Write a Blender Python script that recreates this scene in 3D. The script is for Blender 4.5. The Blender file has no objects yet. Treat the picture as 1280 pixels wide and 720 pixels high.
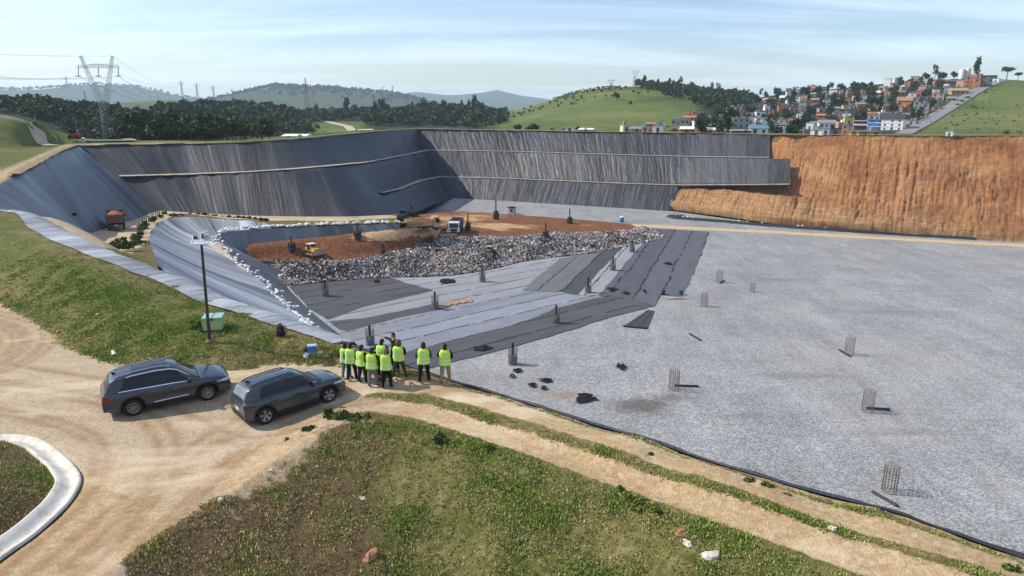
import bpy, bmesh, math, random
import numpy as np
from mathutils import Vector, Matrix
from mathutils.geometry import delaunay_2d_cdt

random.seed(7); RNG = np.random.default_rng(7)
scn = bpy.context.scene
COL = scn.collection
R = math.radians
PI = math.pi

# ------------------------------------------------------------------ camera numbers
CAMZ = 11.8; PITCH = R(14.7); FOC = 860.0
SP, CP = math.sin(PITCH), math.cos(PITCH)

def dep_tan(py):                         # tangent of the angle below the horizontal of an image row
    return math.tan(PITCH + math.atan((py - 360.0) / FOC))
def at(px, py, z):                       # the world point at height z seen at a pixel of the photograph
    y = (CAMZ - z) / dep_tan(py)
    d = y * CP + (CAMZ - z) * SP
    return np.array([(px - 640.0) / FOC * d, y, z])
def proj(P):
    x, y, z = P
    d = y * CP - (z - CAMZ) * SP
    v = (z - CAMZ) * CP + y * SP
    return 640 + FOC * x / d, 360 - FOC * v / d
def ats(l, z=None):
    return np.array([at(p[0], p[1], p[2] if len(p) > 2 else z) for p in l])
def zrow(x, y, line):                    # height of the point over (x, y) whose image falls on a polyline of pixels
    z = -5.0
    xs = [p[0] for p in line]; ys = [p[1] for p in line]
    for _ in range(12):
        px, _py = proj((x, y, z))
        z = CAMZ - y * dep_tan(float(np.interp(px, xs, ys)))
    return z

# ------------------------------------------------------------------ numeric noise
def _hash(ix, iy, s):
    h = (ix.astype(np.int64) * 374761393 + iy.astype(np.int64) * 668265263 + s * 974634777) & 0xffffffff
    h = ((h ^ (h >> 13)) * 1274126177) & 0xffffffff
    h = ((h ^ (h >> 16)) * 2246822519) & 0xffffffff
    return ((h ^ (h >> 15)) & 0xffffff) / float(0xffffff)
def vnoise(x, y, s=0):
    x = np.asarray(x, float); y = np.asarray(y, float)
    ix = np.floor(x); iy = np.floor(y); fx = x - ix; fy = y - iy
    fx = fx * fx * (3 - 2 * fx); fy = fy * fy * (3 - 2 * fy)
    a = _hash(ix, iy, s); b = _hash(ix + 1, iy, s); c = _hash(ix, iy + 1, s); d = _hash(ix + 1, iy + 1, s)
    return (a + (b - a) * fx) * (1 - fy) + (c + (d - c) * fx) * fy
def fbm(x, y, o=4, s=0):
    t = 0.; a = .5; n = 0.
    for i in range(o):
        t = t + a * vnoise(np.asarray(x) * 2 ** i + 17.3 * i, np.asarray(y) * 2 ** i - 9.1 * i, s + i); n += a; a *= .5
    return t / n
def sstep(a, b, x):
    t = np.clip((np.asarray(x, float) - a) / (b - a), 0, 1); return t * t * (3 - 2 * t)

def pdist(x, y, pl):                     # distance to a polyline, running parameter, signed side (+ = left of travel)
    x = np.asarray(x, float).ravel(); y = np.asarray(y, float).ravel()
    best = np.full(x.shape, 1e18); par = np.zeros(x.shape); side = np.zeros(x.shape)
    for i in range(len(pl) - 1):
        ax, ay = pl[i][0], pl[i][1]; bx, by = pl[i + 1][0], pl[i + 1][1]
        dx, dy = bx - ax, by - ay; L2 = dx * dx + dy * dy + 1e-12
        t = ((x - ax) * dx + (y - ay) * dy) / L2
        if i == 0: tc = np.minimum(t, 1)
        elif i == len(pl) - 2: tc = np.maximum(t, 0)
        else: tc = np.clip(t, 0, 1)
        tq = np.clip(t, 0, 1)
        ex = x - (ax + tc * dx); ey = y - (ay + tc * dy)
        d = ex * ex + ey * ey
        m = d < best - 1e-9
        best[m] = d[m]; par[m] = (i + tq)[m]
        side[m] = np.sign(dx * (y - ay) - dy * (x - ax))[m]
    return np.sqrt(best), par, side
def inpoly(x, y, pl):
    x = np.asarray(x, float); y = np.asarray(y, float)
    r = np.zeros(x.shape, bool); n = len(pl)
    for i in range(n):
        ax, ay = pl[i][0], pl[i][1]; bx, by = pl[(i + 1) % n][0], pl[(i + 1) % n][1]
        if ay == by: continue
        c = ((ay > y) != (by > y)) & (x < (bx - ax) * (y - ay) / (by - ay) + ax)
        r ^= c
    return r
def resample(pl, step=None, n=None):
    pl = np.asarray(pl, float)
    s = np.r_[0, np.cumsum(np.linalg.norm(np.diff(pl[:, :2], axis=0), axis=1))]
    if n is None: n = max(2, int(s[-1] / step) + 1)
    t = np.linspace(0, s[-1], n)
    return np.stack([np.interp(t, s, pl[:, k]) for k in range(pl.shape[1])], 1), t
def chaikin(pl, k=2):
    pl = np.asarray(pl, float)
    for _ in range(k):
        q = pl[:-1] * .75 + pl[1:] * .25; r = pl[:-1] * .25 + pl[1:] * .75
        m = np.empty((2 * len(q), pl.shape[1])); m[0::2] = q; m[1::2] = r
        pl = np.vstack([pl[:1], m, pl[-1:]])
    return pl

# ------------------------------------------------------------------ objects
def tag(o, label=None, cat=None, group=None, kind=None):
    if label: o['label'] = label
    if cat: o['category'] = cat
    if group: o['group'] = group
    if kind: o['kind'] = kind
    return o
def thing(name, label, cat, loc=(0, 0, 0), rz=0, group=None, rot=None):
    o = bpy.data.objects.new(name, None); COL.objects.link(o)
    o.empty_display_size = .2
    o.location = [float(v) for v in loc]
    o.rotation_euler = rot if rot else (0, 0, rz)
    return tag(o, label, cat, group)
def link(name, me, parent=None):
    o = bpy.data.objects.new(name, me); COL.objects.link(o)
    if parent is not None: o.parent = parent
    return o
def copy_tree(o, parent=None):
    c = o.copy(); COL.objects.link(c)
    if parent is not None: c.parent = parent
    for ch in list(o.children): copy_tree(ch, c)
    return c
def npmesh(name, V, F, mats, midx=None, smooth=False, uv=None, cols=None):
    """V (n,3); F (m,3|4) or list of such arrays; cols: {attribute: (n,4)}"""
    V = np.asarray(V, np.float32)
    Fs = F if isinstance(F, list) else [F]
    Fs = [np.asarray(f, np.int32) for f in Fs if len(f)]
    loops = np.concatenate([f.ravel() for f in Fs]); tot = np.concatenate([np.full(len(f), f.shape[1], np.int32) for f in Fs])
    st = np.r_[0, np.cumsum(tot)[:-1]].astype(np.int32)
    me = bpy.data.meshes.new(name)
    me.vertices.add(len(V)); me.vertices.foreach_set('co', V.ravel())
    me.loops.add(len(loops)); me.loops.foreach_set('vertex_index', loops)
    me.polygons.add(len(tot)); me.polygons.foreach_set('loop_start', st); me.polygons.foreach_set('loop_total', tot)
    for m in (mats if isinstance(mats, (list, tuple)) else [mats]): me.materials.append(m)
    if midx is not None: me.polygons.foreach_set('material_index', np.asarray(midx, np.int32))
    me.update(calc_edges=True); me.validate()
    if uv is not None:
        l = me.uv_layers.new(name='UVMap'); l.data.foreach_set('uv', np.asarray(uv, np.float32)[loops].ravel())
    for k, c in (cols or {}).items():
        a = me.attributes.new(k, 'FLOAT_COLOR', 'POINT'); a.data.foreach_set('color', np.asarray(c, np.float32).ravel())
    me.polygons.foreach_set('use_smooth', np.full(len(tot), bool(smooth)))
    return me
def gridfaces(nr, nc, flip=False):
    i = np.arange((nr - 1) * (nc - 1)); r = i // (nc - 1); c = i % (nc - 1)
    a = r * nc + c; f = np.stack([a, a + 1, a + nc + 1, a + nc], 1)
    return f[:, ::-1] if flip else f

class MB:
    """collects boxes, bars, tubes, lathes into ONE mesh"""
    def __init__(s): s.v = []; s.f = []; s.m = []; s.cur = 0
    def add(s, vs, fs):
        b = len(s.v); s.v += [tuple(float(t) for t in v) for v in vs]
        for f in fs: s.f.append([b + i for i in f]); s.m.append(s.cur)
        return s
    def box(s, c, d, rz=0, rot=None, taper=1.0, bev=0.0):
        x, y, z = d[0] / 2, d[1] / 2, d[2] / 2
        vs = [Vector((sx * x * (taper if sz > 0 else 1), sy * y * (taper if sz > 0 else 1), sz * z)) for sz in (-1, 1) for sy in (-1, 1) for sx in (-1, 1)]
        fs = [(0, 2, 3, 1), (4, 5, 7, 6), (0, 1, 5, 4), (2, 6, 7, 3), (0, 4, 6, 2), (1, 3, 7, 5)]
        if bev > 0:
            bm = bmesh.new(); bv = [bm.verts.new(v) for v in vs]
            for f in fs: bm.faces.new([bv[i] for i in f])
            bmesh.ops.bevel(bm, geom=bm.edges[:], offset=bev, segments=2, affect='EDGES', profile=.6)
            bm.verts.index_update(); vs = [v.co.copy() for v in bm.verts]; fs = [[v.index for v in f.verts] for f in bm.faces]; bm.free()
        M = Matrix.Rotation(rz, 3, 'Z') if rot is None else rot
        return s.add([M @ v + Vector(c) for v in vs], fs)
    def tube(s, p, q, r0, r1=None, n=8, cap=True):
        p = Vector(p); q = Vector(q); r1 = r0 if r1 is None else r1
        d = (q - p).normalized(); a = d.orthogonal().normalized(); b = d.cross(a)
        vs = [p + (a * math.cos(2 * PI * i / n) + b * math.sin(2 * PI * i / n)) * r0 for i in range(n)] + [q + (a * math.cos(2 * PI * i / n) + b * math.sin(2 * PI * i / n)) * r1 for i in range(n)]
        fs = [(i, (i + 1) % n, n + (i + 1) % n, n + i) for i in range(n)]
        if cap: fs += [tuple(range(n - 1, -1, -1)), tuple(range(n, 2 * n))]
        return s.add(vs, fs)
    def path(s, pts, r, n=6):
        for a, b in zip(pts[:-1], pts[1:]): s.tube(a, b, r, r, n)
        return s
    def lathe(s, prof, c=(0, 0, 0), axis='Z', n=16, a0=0, a1=2 * PI):
        full = abs(a1 - a0 - 2 * PI) < 1e-6; k = n if full else n + 1
        vs = []
        for (r, h) in prof:
            for i in range(k):
                t = a0 + (a1 - a0) * i / n; u = r * math.cos(t); w = r * math.sin(t)
                vs.append((c[0] + u, c[1] + w, c[2] + h) if axis == 'Z' else ((c[0] + u, c[1] + h, c[2] + w) if axis == 'Y' else (c[0] + h, c[1] + u, c[2] + w)))
        fs = []
        for j in range(len(prof) - 1):
            for i in range(n):
                i2 = (i + 1) % k if full else i + 1
                fs.append((j * k + i, j * k + i2, (j + 1) * k + i2, (j + 1) * k + i))
        return s.add(vs, fs)
    def prism(s, poly, h0, h1, axis='Z'):           # polygon extruded
        n = len(poly)
        def P(u, w, h): return (u, w, h) if axis == 'Z' else ((u, h, w) if axis == 'Y' else (h, u, w))
        vs = [P(u, w, h0) for u, w in poly] + [P(u, w, h1) for u, w in poly]
        fs = [tuple(range(n - 1, -1, -1)), tuple(range(n, 2 * n))] + [(i, (i + 1) % n, n + (i + 1) % n, n + i) for i in range(n)]
        return s.add(vs, fs)
    def blob(s, c, r, seed=0, n=8, rough=.25, sq=(1, 1, 1)):
        rr = random.Random(seed); vs = []; fs = []; k = n // 2
        ph = [rr.uniform(0, 6) for _ in range(6)]
        for j in range(k + 1):
            t = PI * j / k
            for i in range(n):
                a = 2 * PI * i / n
                q = r * (1 + rough * (math.sin(2 * a + ph[0] + t) * .5 + math.sin(3 * t + ph[1] + a) * .5 + rr.uniform(-.4, .4)))
                if j in (0, k): q = r * (1 + rough * .2)
                vs.append((c[0] + q * math.sin(t) * math.cos(a) * sq[0], c[1] + q * math.sin(t) * math.sin(a) * sq[1], c[2] + q * math.cos(t) * sq[2]))
        for j in range(k):
            for i in range(n): fs.append((j * n + i, (j + 1) * n + i, (j + 1) * n + (i + 1) % n, j * n + (i + 1) % n))
        return s.add(vs, fs)
    def mesh(s, name, mats, smooth=False):
        me = bpy.data.meshes.new(name); me.from_pydata(s.v, [], s.f)
        ml = mats if isinstance(mats, (list, tuple)) else [mats]
        for m in ml: me.materials.append(m)
        if len(ml) > 1: me.polygons.foreach_set('material_index', s.m)
        bm = bmesh.new(); bm.from_mesh(me); bmesh.ops.recalc_face_normals(bm, faces=bm.faces); bm.to_mesh(me); bm.free()
        if smooth:
            me.polygons.foreach_set('use_smooth', [True] * len(me.polygons))
            try: me.set_sharp_from_angle(angle=R(38))
            except Exception: pass
        return me
    def build(s, name, mats, parent=None, smooth=False):
        return link(name, s.mesh(name, mats, smooth), parent)

# ------------------------------------------------------------------ materials
class NT:
    def __init__(s, name):
        s.m = bpy.data.materials.new(name); s.m.use_nodes = True; s.t = s.m.node_tree; s.n = s.t.nodes
        s.b = s.n['Principled BSDF']; s.o = s.n['Material Output']
    def new(s, ty, **k):
        n = s.n.new(ty)
        for a, v in k.items(): setattr(n, a, v)
        return n
    def lk(s, a, b): s.t.links.new(a, b)
    def setin(s, sock, v):
        if hasattr(v, 'is_linked') or isinstance(v, bpy.types.NodeSocket): s.lk(v, sock)
        else: sock.default_value = (*v, 1) if isinstance(v, tuple) and len(v) == 3 and sock.type == 'RGBA' else v
    def pos(s): return s.new('ShaderNodeNewGeometry').outputs['Position']
    def obj(s): return s.new('ShaderNodeTexCoord').outputs['Object']
    def uv(s): return s.new('ShaderNodeUVMap').outputs['UV']
    def attr(s, name, out='Color'): 
        n = s.new('ShaderNodeAttribute'); n.attribute_name = name; return n.outputs[out]
    def sep(s, c):
        n = s.new('ShaderNodeSeparateColor'); s.lk(c, n.inputs[0]); return n.outputs
    def sxyz(s, c):
        n = s.new('ShaderNodeSeparateXYZ'); s.lk(c, n.inputs[0]); return n.outputs
    def cxyz(s, x=0., y=0., z=0.):
        n = s.new('ShaderNodeCombineXYZ'); s.setin(n.inputs[0], x); s.setin(n.inputs[1], y); s.setin(n.inputs[2], z); return n.outputs[0]
    def scale(s, v, sc, rot=(0, 0, 0)):
        n = s.new('ShaderNodeMapping'); s.lk(v, n.inputs['Vector']); n.inputs['Scale'].default_value = sc; n.inputs['Rotation'].default_value = rot; return n.outputs[0]
    def noise(s, v, sc, det=4, rough=.55, dist=0., out='Fac'):
        n = s.new('ShaderNodeTexNoise'); s.lk(v, n.inputs['Vector']); n.inputs['Scale'].default_value = sc; n.inputs['Detail'].default_value = det
        n.inputs['Roughness'].default_value = rough; n.inputs['Distortion'].default_value = dist; return n.outputs[out]
    def vor(s, v, sc, out='Color', feat='F1', rnd=1.):
        n = s.new('ShaderNodeTexVoronoi'); s.lk(v, n.inputs['Vector']); n.inputs['Scale'].default_value = sc; n.feature = feat; n.inputs['Randomness'].default_value = rnd; return n.outputs[out]
    def white(s, v, dim='3D'):
        n = s.new('ShaderNodeTexWhiteNoise'); n.noise_dimensions = dim
        s.lk(v, n.inputs['W' if dim == '1D' else 'Vector']); return n.outputs['Value']
    def ramp(s, f, stops, interp='LINEAR'):
        n = s.new('ShaderNodeValToRGB'); s.lk(f, n.inputs[0]); cr = n.color_ramp; cr.interpolation = interp
        while len(cr.elements) < len(stops): cr.elements.new(.5)
        for e, (p, c) in zip(cr.elements, stops):
            e.position = p; e.color = (c, c, c, 1) if isinstance(c, (int, float)) else (*c, 1)
        return n.outputs[0]
    def mix(s, f, a, b, mode='MIX'):
        n = s.new('ShaderNodeMix'); n.data_type = 'RGBA'; n.blend_type = mode; n.clamp_factor = True
        s.setin(n.inputs['Factor'], f); s.setin(n.inputs['A'] if False else n.inputs[6], a); s.setin(n.inputs[7], b); return n.outputs[2]
    def math(s, op, a, b=0., c=0., clamp=False):
        n = s.new('ShaderNodeMath'); n.operation = op; n.use_clamp = clamp
        s.setin(n.inputs[0], a); s.setin(n.inputs[1], b); s.setin(n.inputs[2], c); return n.outputs[0]
    def bump(s, h, st=.5, dist=.1, prev=None):
        n = s.new('ShaderNodeBump'); s.lk(h, n.inputs['Height']); n.inputs['Strength'].default_value = st; n.inputs['Distance'].default_value = dist
        if prev is not None: s.lk(prev, n.inputs['Normal'])
        return n.outputs[0]
    def fin(s, col=None, rough=.8, spec=.3, metal=0., nrm=None, coat=0.):
        if col is not None: s.setin(s.b.inputs['Base Color'], col)
        s.setin(s.b.inputs['Roughness'], rough); s.setin(s.b.inputs['Specular IOR Level'], spec); s.setin(s.b.inputs['Metallic'], metal)
        if coat: s.b.inputs['Coat Weight'].default_value = coat; s.b.inputs['Coat Roughness'].default_value = .05
        if nrm is not None: s.lk(nrm, s.b.inputs['Normal'])
        return s.m
def simple(name, col, rough=.75, spec=.3, metal=0., var=.18, sc=3., bump=0., coat=0., bsc=None):
    t = NT(name); o = t.obj(); f = t.noise(o, sc, 5, .6)
    c = t.mix(1., col, t.ramp(f, [(.25, 1 - var), (.75, 1 + var)]), 'MULTIPLY')
    nrm = t.bump(t.noise(o, bsc or sc * 6, 4, .6), bump, .05) if bump else None
    return t.fin(c, rough, spec, metal, nrm, coat)
MATS = {}
def sm(name, *a, **k):
    if name not in MATS: MATS[name] = simple(name, *a, **k)
    return MATS[name]
# ================================================================== PIT LAYOUT
# crest of the berm along the pit (left to right)
Kp = [(-70, 257.5, 2.5), (0, 263.5, 2.5), (33, 267, 2.4), (83, 295, 2.0), (133, 318, 1.7), (200, 343, 1.4), (253, 367, 1.15), (320, 390, .85), (385, 413, .55), (430, 429, .4),
      (480, 447, .32), (530, 466, .3), (574, 479, .3), (671, 509, .25), (754, 536, .2), (824, 559, .15), (909, 589, .1), (1010, 618, .05), (1103, 643, 0), (1187, 670, 0), (1276, 699, 0), (1400, 740, 0)]
K = ats(Kp); K = np.vstack([K, K[-1] + np.array([30, -20, 0])])
# walls of the pit
BASE = [(100, 290), (183, 263), (240, 266.5), (300, 270), (370, 271.5), (430, 271.5), (465, 270.5), (490, 268.5), (510, 267), (530, 262), (548, 254), (565, 247), (838, 264), (964, 281), (1126, 294), (1280, 303), (1420, 311)]
BN1 = [(0, 300), (497, 240), (520, 229), (545, 223), (563, 221), (600, 223), (650, 225), (720, 228), (800, 231.5), (838, 233), (993, 232), (1280, 228), (1500, 226)]
BN2 = [(0, 240), (138, 222), (240, 219.5), (330, 216), (400, 210.5), (460, 204.5), (500, 197), (530, 190), (545, 187), (600, 189), (720, 193), (840, 196.5), (960, 198.5), (1280, 200), (1500, 200)]
TOP = [(-200, 330), (-60, 262), (0, 232), (15, 222), (50, 203), (90, 182), (135, 181), (300, 178.5), (350, 175.5), (400, 171.5), (440, 167.5), (480, 164), (530, 161), (600, 162.7), (700, 165), (838, 167), (965, 168.5), (1100, 170), (1280, 170), (1500, 170)]
Nf = np.array([.417, .909])
cols = [  # base xy, top xy, fractions of the two benches (outer, inner), free base height
    ((-45, 72), (-57, 73), (.3, .3, .6, .6), -4.), ((-53, 86), (-64, 89), (.3, .3, .6, .6), -5.), ((-63, 101), (-77, 115), (.3, .3, .6, .6), -6.5),
    ((-72, 130), (-90, 141), (.25, .25, .52, .52), -9.), ((-80, 155), (-103, 167), (.2, .2, .45, .5), None), ((-70, 155.5), (-82, 173), (.2, .2, .45, .57), None),
    ((-58, 155), (-66, 174), (.2, .2, .45, .57), None), ((-46, 154), (-57, 176), (.2, .2, .46, .57), None), ((-36.5, 154.5), (-53.5, 183), (.22, .22, .5, .6), None),
    ((-32, 163), (-51, 193), (.25, .25, .56, .65), None), ((-29.3, 176), (-49, 206), (.3, .32, .6, .69), None), ((-26.7, 195), (-46, 222), (.31, .4, .64, .73), None),
    ((-24, 222), (-42, 246), (.31, .4, .65, .74), None), ((-21.4, 250), (-37, 277), (.31, .4, .66, .75), None)]
for px, py in ((620, 250.4), (700, 255.4), (780, 260.4), (838, 264), (900, 272.4), (964, 281), (1040, 287.2), (1126, 294), (1280, 303), (1420, 311)):
    b = at(px, py, -20.)[:2]; n = Nf if px < 830 else np.array([.5, .866])
    cols.append((tuple(b), tuple(b + n * 27), (.26, .34, .62, .71), None))
rows = [[], [], [], [], [], []]
for b, t, fr, zf in cols:
    b = np.array(b, float); t = np.array(t, float)
    zb = zf if zf is not None else max(-20., zrow(b[0], b[1], BASE))
    zt = min(max(zrow(t[0], t[1], TOP), 1.5), 5.2)
    P = [b] + [b + (t - b) * f for f in fr] + [t]
    hasb = zf is None
    z = [zb, 0, 0, 0, 0, zt]
    for k, (i, ln) in enumerate(((1, BN1), (3, BN2))):
        f = fr[i - 1]; zl = zb + (zt - zb) * f
        if hasb and (i == 3 or fr[1] > fr[0] + .01):
            q = P[i]; zl = zrow(q[0], q[1], ln)
        z[i] = z[i + 1] = zl
    if fr[1] <= fr[0] + .01:
        g = fr[0] + .03; P[2] = b + (t - b) * g; z[1] = zb + (z[3] - zb) * fr[0] / fr[2]; z[2] = zb + (z[3] - zb) * g / fr[2]
    for k in range(6): rows[k].append((P[k][0], P[k][1], z[k]))
rows = [np.array(r) for r in rows]
WALL_KEYS = len(cols)
WBASE, WTOP = rows[0], rows[5]
I_C1, I_C2, I_FE = 4, 13, 17            # corners: left/back, back/far, far liner/earth
print('WALL z base', np.round(WBASE[:, 2], 1)); print('b1', np.round(rows[1][:, 2], 1)); print('b2', np.round(rows[3][:, 2], 1)); print('top', np.round(WTOP[:, 2], 1))

# basin: top of the outer slope (A), bench with sandbags (B), toe of the lower slope (C)
A_ = ats([(200, 343, 1.3), (193, 318, -3.0), (186, 303, -5.6), (188, 290, -7.4), (196, 279, -9.2), (212, 272.5, -10.6), (235, 270.5, -11.4), (265, 272.5, -11.7), (300, 275.5, -11.9), (335, 279, -12.0)])
B_ = np.vstack([[(-1.5, 42.8, -12.4), (-11, 55, -12)], ats([(385, 410), (366, 386), (342, 363), (318, 345), (294, 324), (277, 308), (270, 299), (272, 293), (284, 289.5), (305, 287.6), (340, 285.5), (400, 282.8), (450, 281), (500, 279.6)], -12.)])
C_ = np.vstack([[(4, 51, -20.3), at(437, 428, -20), at(388, 389, -20), at(374, 375, -20), at(360, 361, -20), at(351, 346, -20)], [(-40.5, 130, -20), (-46, 129.5, -20), (-50, 130, -20), (-52, 130.5, -20), (-52.5, 131, -20), (-51, 132, -20), (-47, 134, -20), (-38.5, 136.5, -20), (-31, 138.5, -20), (-23, 140, -20)]])
assert len(B_) == len(C_), (len(B_), len(C_))
print('A', np.round(A_, 1).tolist()); print('B', np.round(B_, 1).tolist())

# rim polygon (counter-clockwise): near crest, far right, back along the wall tops
RIM = np.vstack([K, [(190, 0, 0), (230, 120, 4)], WTOP[::-1]])

# ================================================================== NEAR GROUND
T_ = ats([(-120, 330), (0, 381), (40, 405), (85, 438), (150, 459), (230, 470), (300, 464), (345, 455), (400, 456), (428, 463), (445, 470)], 0.)     # foot of the grass mound
E_ = np.vstack([[(-13.5, 2, 0), (-12.5, 9, 0)], ats([(128, 716), (200, 667), (283, 613), (345, 572), (388, 540), (420, 524), (460, 523), (500, 533), (547, 545), (610, 560), (670, 580), (755, 608), (845, 643), (951, 681), (1035, 711), (1180, 765)], 0.), [(26, 3, 0)]])
E_ = chaikin(E_, 1)
CH_ = chaikin(np.vstack([[(-15.5, 9, 0)], ats([(-30, 712), (0, 690), (42, 660), (76, 628), (91, 603), (82, 586), (60, 565), (38, 551), (8, 546), (-40, 549), (-120, 560)], 0.)]), 2)
TR1 = ats([(440, 492), (485, 488), (540, 490), (593, 507), (660, 527), (760, 560), (867, 595), (993, 635), (1120, 677), (1246, 711), (1340, 745)], 0.1)
TR2 = ats([(410, 510), (470, 512), (527, 520), (593, 541), (660, 563), (743, 592), (845, 627), (951, 662), (1052, 698), (1160, 735)], 0.05)
RDL = ats([(60, 720), (150, 640), (220, 580), (260, 545), (240, 520)], 0.)

# ridges beyond: distance, front width, back width, silhouette in pixels of the photograph
def sil(y0, pts): return [((p - 640) / FOC * y0 * CP, CAMZ - y0 * dep_tan(q)) for p, q in pts]
RIDGES = [
    (5200, 1500, 1200, sil(5200, [(-400, 122), (-200, 113), (0, 112), (50, 110), (105, 104.5), (140, 105), (175, 108), (212, 118), (240, 123), (300, 132)]), .10),
    (3000, 1000, 900, sil(3000, [(270, 132), (290, 123), (315, 116), (345, 107), (375, 108.5), (420, 110), (455, 113.5), (490, 117), (520, 124), (545, 133)]), .10),
    (6800, 1400, 1200, sil(6800, [(150, 126), (200, 122), (260, 123.5), (330, 126), (480, 121), (520, 113.5), (560, 118), (590, 116), (622, 112), (650, 119), (690, 124), (720, 128), (900, 131), (1100, 134)]), .10),
    (660, 330, 260, sil(660, [(585, 168), (610, 152), (640, 140), (680, 127.5), (720, 115.5), (750, 110), (770, 108), (795, 106.5), (830, 110), (880, 117), (930, 121), (1000, 128), (1080, 150)]), .05),
    (600, 360, 250, sil(600, [(860, 170), (890, 148), (920, 132), (960, 121), (1000, 115), (1060, 108), (1100, 104), (1150, 99.5), (1200, 97), (1250, 99), (1290, 100), (1400, 108), (1600, 125)]), .05),
    (330, 110, 200, sil(330, [(-300, 126), (-100, 128), (0, 134), (60, 139), (110, 148), (170, 158), (240, 168), (300, 175)]), .06),
    (520, 190, 220, sil(520, [(90, 160), (150, 148), (200, 141), (230, 137), (285, 136), (335, 141), (375, 153), (400, 166)]), .06),
    (640, 250, 250, sil(640, [(350, 168), (380, 149), (430, 146), (500, 144), (560, 140), (605, 143), (640, 153), (670, 165)]), .06),
    (1500, 500, 500, sil(1500, [(20, 145), (120, 134), (180, 125), (220, 124), (260, 131), (330, 137), (450, 139), (600, 137), (760, 140)]), .06),
    (158, 36, 60, sil(158, [(-420, 116), (-200, 129), (-60, 139), (0, 147.5), (28, 160), (50, 178), (66, 192)]), .03)]
RIMD = np.vstack([RIM, RIM[:1]])
def Hfar(x, y):
    x = np.asarray(x, float); y = np.asarray(y, float)
    rr = np.hypot(x, y)
    d = pdist(x, y, RIMD)[0].reshape(x.shape)
    ins = inpoly(x, y, RIM)
    z = 2.6 - 9.5 * sstep(14, 120, d) - 8 * sstep(900, 2500, rr)
    z = z + 1.0 * (fbm(x / 60., y / 60., 3, 5) - .5) * sstep(15, 80, d) + 8. * (fbm(x / 400., y / 400., 3, 6) - .5) * sstep(800, 2500, rr)
    out = z
    for (y0, wf, wb, s, rgh) in RIDGES:
        p = np.interp(x, [q[0] for q in s], [q[1] for q in s], left=-30, right=-30)
        base = -12. if y0 > 1000 else -7.
        lo = y0 - wf; t = np.where(y < y0, (y - lo) / wf, 1 - (y - y0) / wb)
        h = base + (p - base) * np.where(y < y0, np.clip(t, -.2, 1) * .55 + .45 * sstep(0, 1, t), sstep(0, 1, t))
        amp = np.clip((p - base), 0, 200) * rgh
        h = h + amp * (fbm(x / (y0 * .08), y / (y0 * .08), 4, int(y0)) - .62) * 2.0 * np.clip(t, 0, 1)
        if y0 == 158: h = base + (h - base) * sstep(1, 12, d) * (~ins)
        # soft maximum
        k = 1.6 if y0 < 1000 else 6.
        m = np.maximum(out, h); out = m + k * np.exp(-np.abs(out - h) / k) * .35
    return out
def Hnear(x, y):
    x = np.asarray(x, float); sh = x.shape; x = x.ravel(); y = np.asarray(y, float).ravel()
    dK, pK, sK = pdist(x, y, K); zK = np.interp(pK, np.arange(len(K)), K[:, 2])
    dT, pT, sT = pdist(x, y, T_)
    dE, pE, sE = pdist(x, y, E_)
    iE = int(np.argmax(E_[:, 1])); d1 = pdist(x, y, E_[:iE + 1])[0]; d2 = pdist(x, y, E_[iE:])[0]
    kE = 1.6; dS = np.minimum(d1, d2) - kE * np.log(1 + np.exp(-np.abs(d1 - d2) / kE)); dS = np.maximum(0, dS + .0)
    dC, pC, sC = pdist(x, y, CH_)
    z = .3 * sstep(-9.6, -6.4, x) * sstep(60, 30, np.hypot(x, y)) * (1 - .9 * sstep(0, 22, x))
    t = dT / (dT + dK + 1e-6)
    mound = (sT > 0)
    zm = np.maximum(zK, z); zz = z + (zm - z) * sstep(0, 1, np.minimum(1, t * 1.45)) + .25 * np.sin(np.minimum(1, t) * PI) 
    z = np.where(mound, zz, z)
    nz = fbm(x / 2.2, y / 2.2, 4, 11) - .5
    z = z + nz * np.where(mound, .34, .07)
    emb = (sE < 0)
    z = np.where(emb, z - np.maximum(0, dS - .2) / 1.75 + .8 * (fbm(x / 2.5, y / 2.5, 5, 21) - .5) * sstep(0, 2.0, dE), z)
    z = np.maximum(z, -9 + .4 * nz)
    # bank left of the concrete gutter: rises away from it
    bank = (sC > 0) & (x < -12) & (y < 34)
    z = np.where(bank, z + np.minimum(2.6, np.maximum(0, dC - .4) * .62) + .25 * nz * sstep(.5, 2, dC), z)
    z = np.where((dC < .5) & (x < -9), z - .14 * sstep(.5, .2, dC), z)
    # ruts of the road
    for tr in (TR1, TR2):
        d = pdist(x, y, tr)[0]; z = z - .06 * np.exp(-(d / .55) ** 2) * np.where(emb, 0, 1)
    z = z + .03 * (fbm(x / .45, y / .45, 3, 31) - .5)
    return z.reshape(sh)
def H(x, y):
    x = np.asarray(x, float); y = np.asarray(y, float)
    w = sstep(66, 95, y + .0 * x)
    w = np.where(x > 40, np.maximum(w, sstep(40, 90, x) * 0), w)
    r = Hnear(x, y) * (1 - w) + Hfar(x, y) * w
    ins = inpoly(x, y, RIM)
    d = pdist(x, y, RIMD)[0].reshape(x.shape)
    return np.where(ins, np.maximum(-22.5, np.minimum(r, 2.9 + .6 * (y > 150)) - .15 - 1.35 * np.maximum(0, d - .1) - 2.6 * sstep(.2, 3.5, d) * sstep(60, 90, y)), r)
def hit(px, py, tmin=40.):
    for k in range(14):
        h = hit1(px, py + k, tmin)
        if h is not None: return h
    return None
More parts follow.
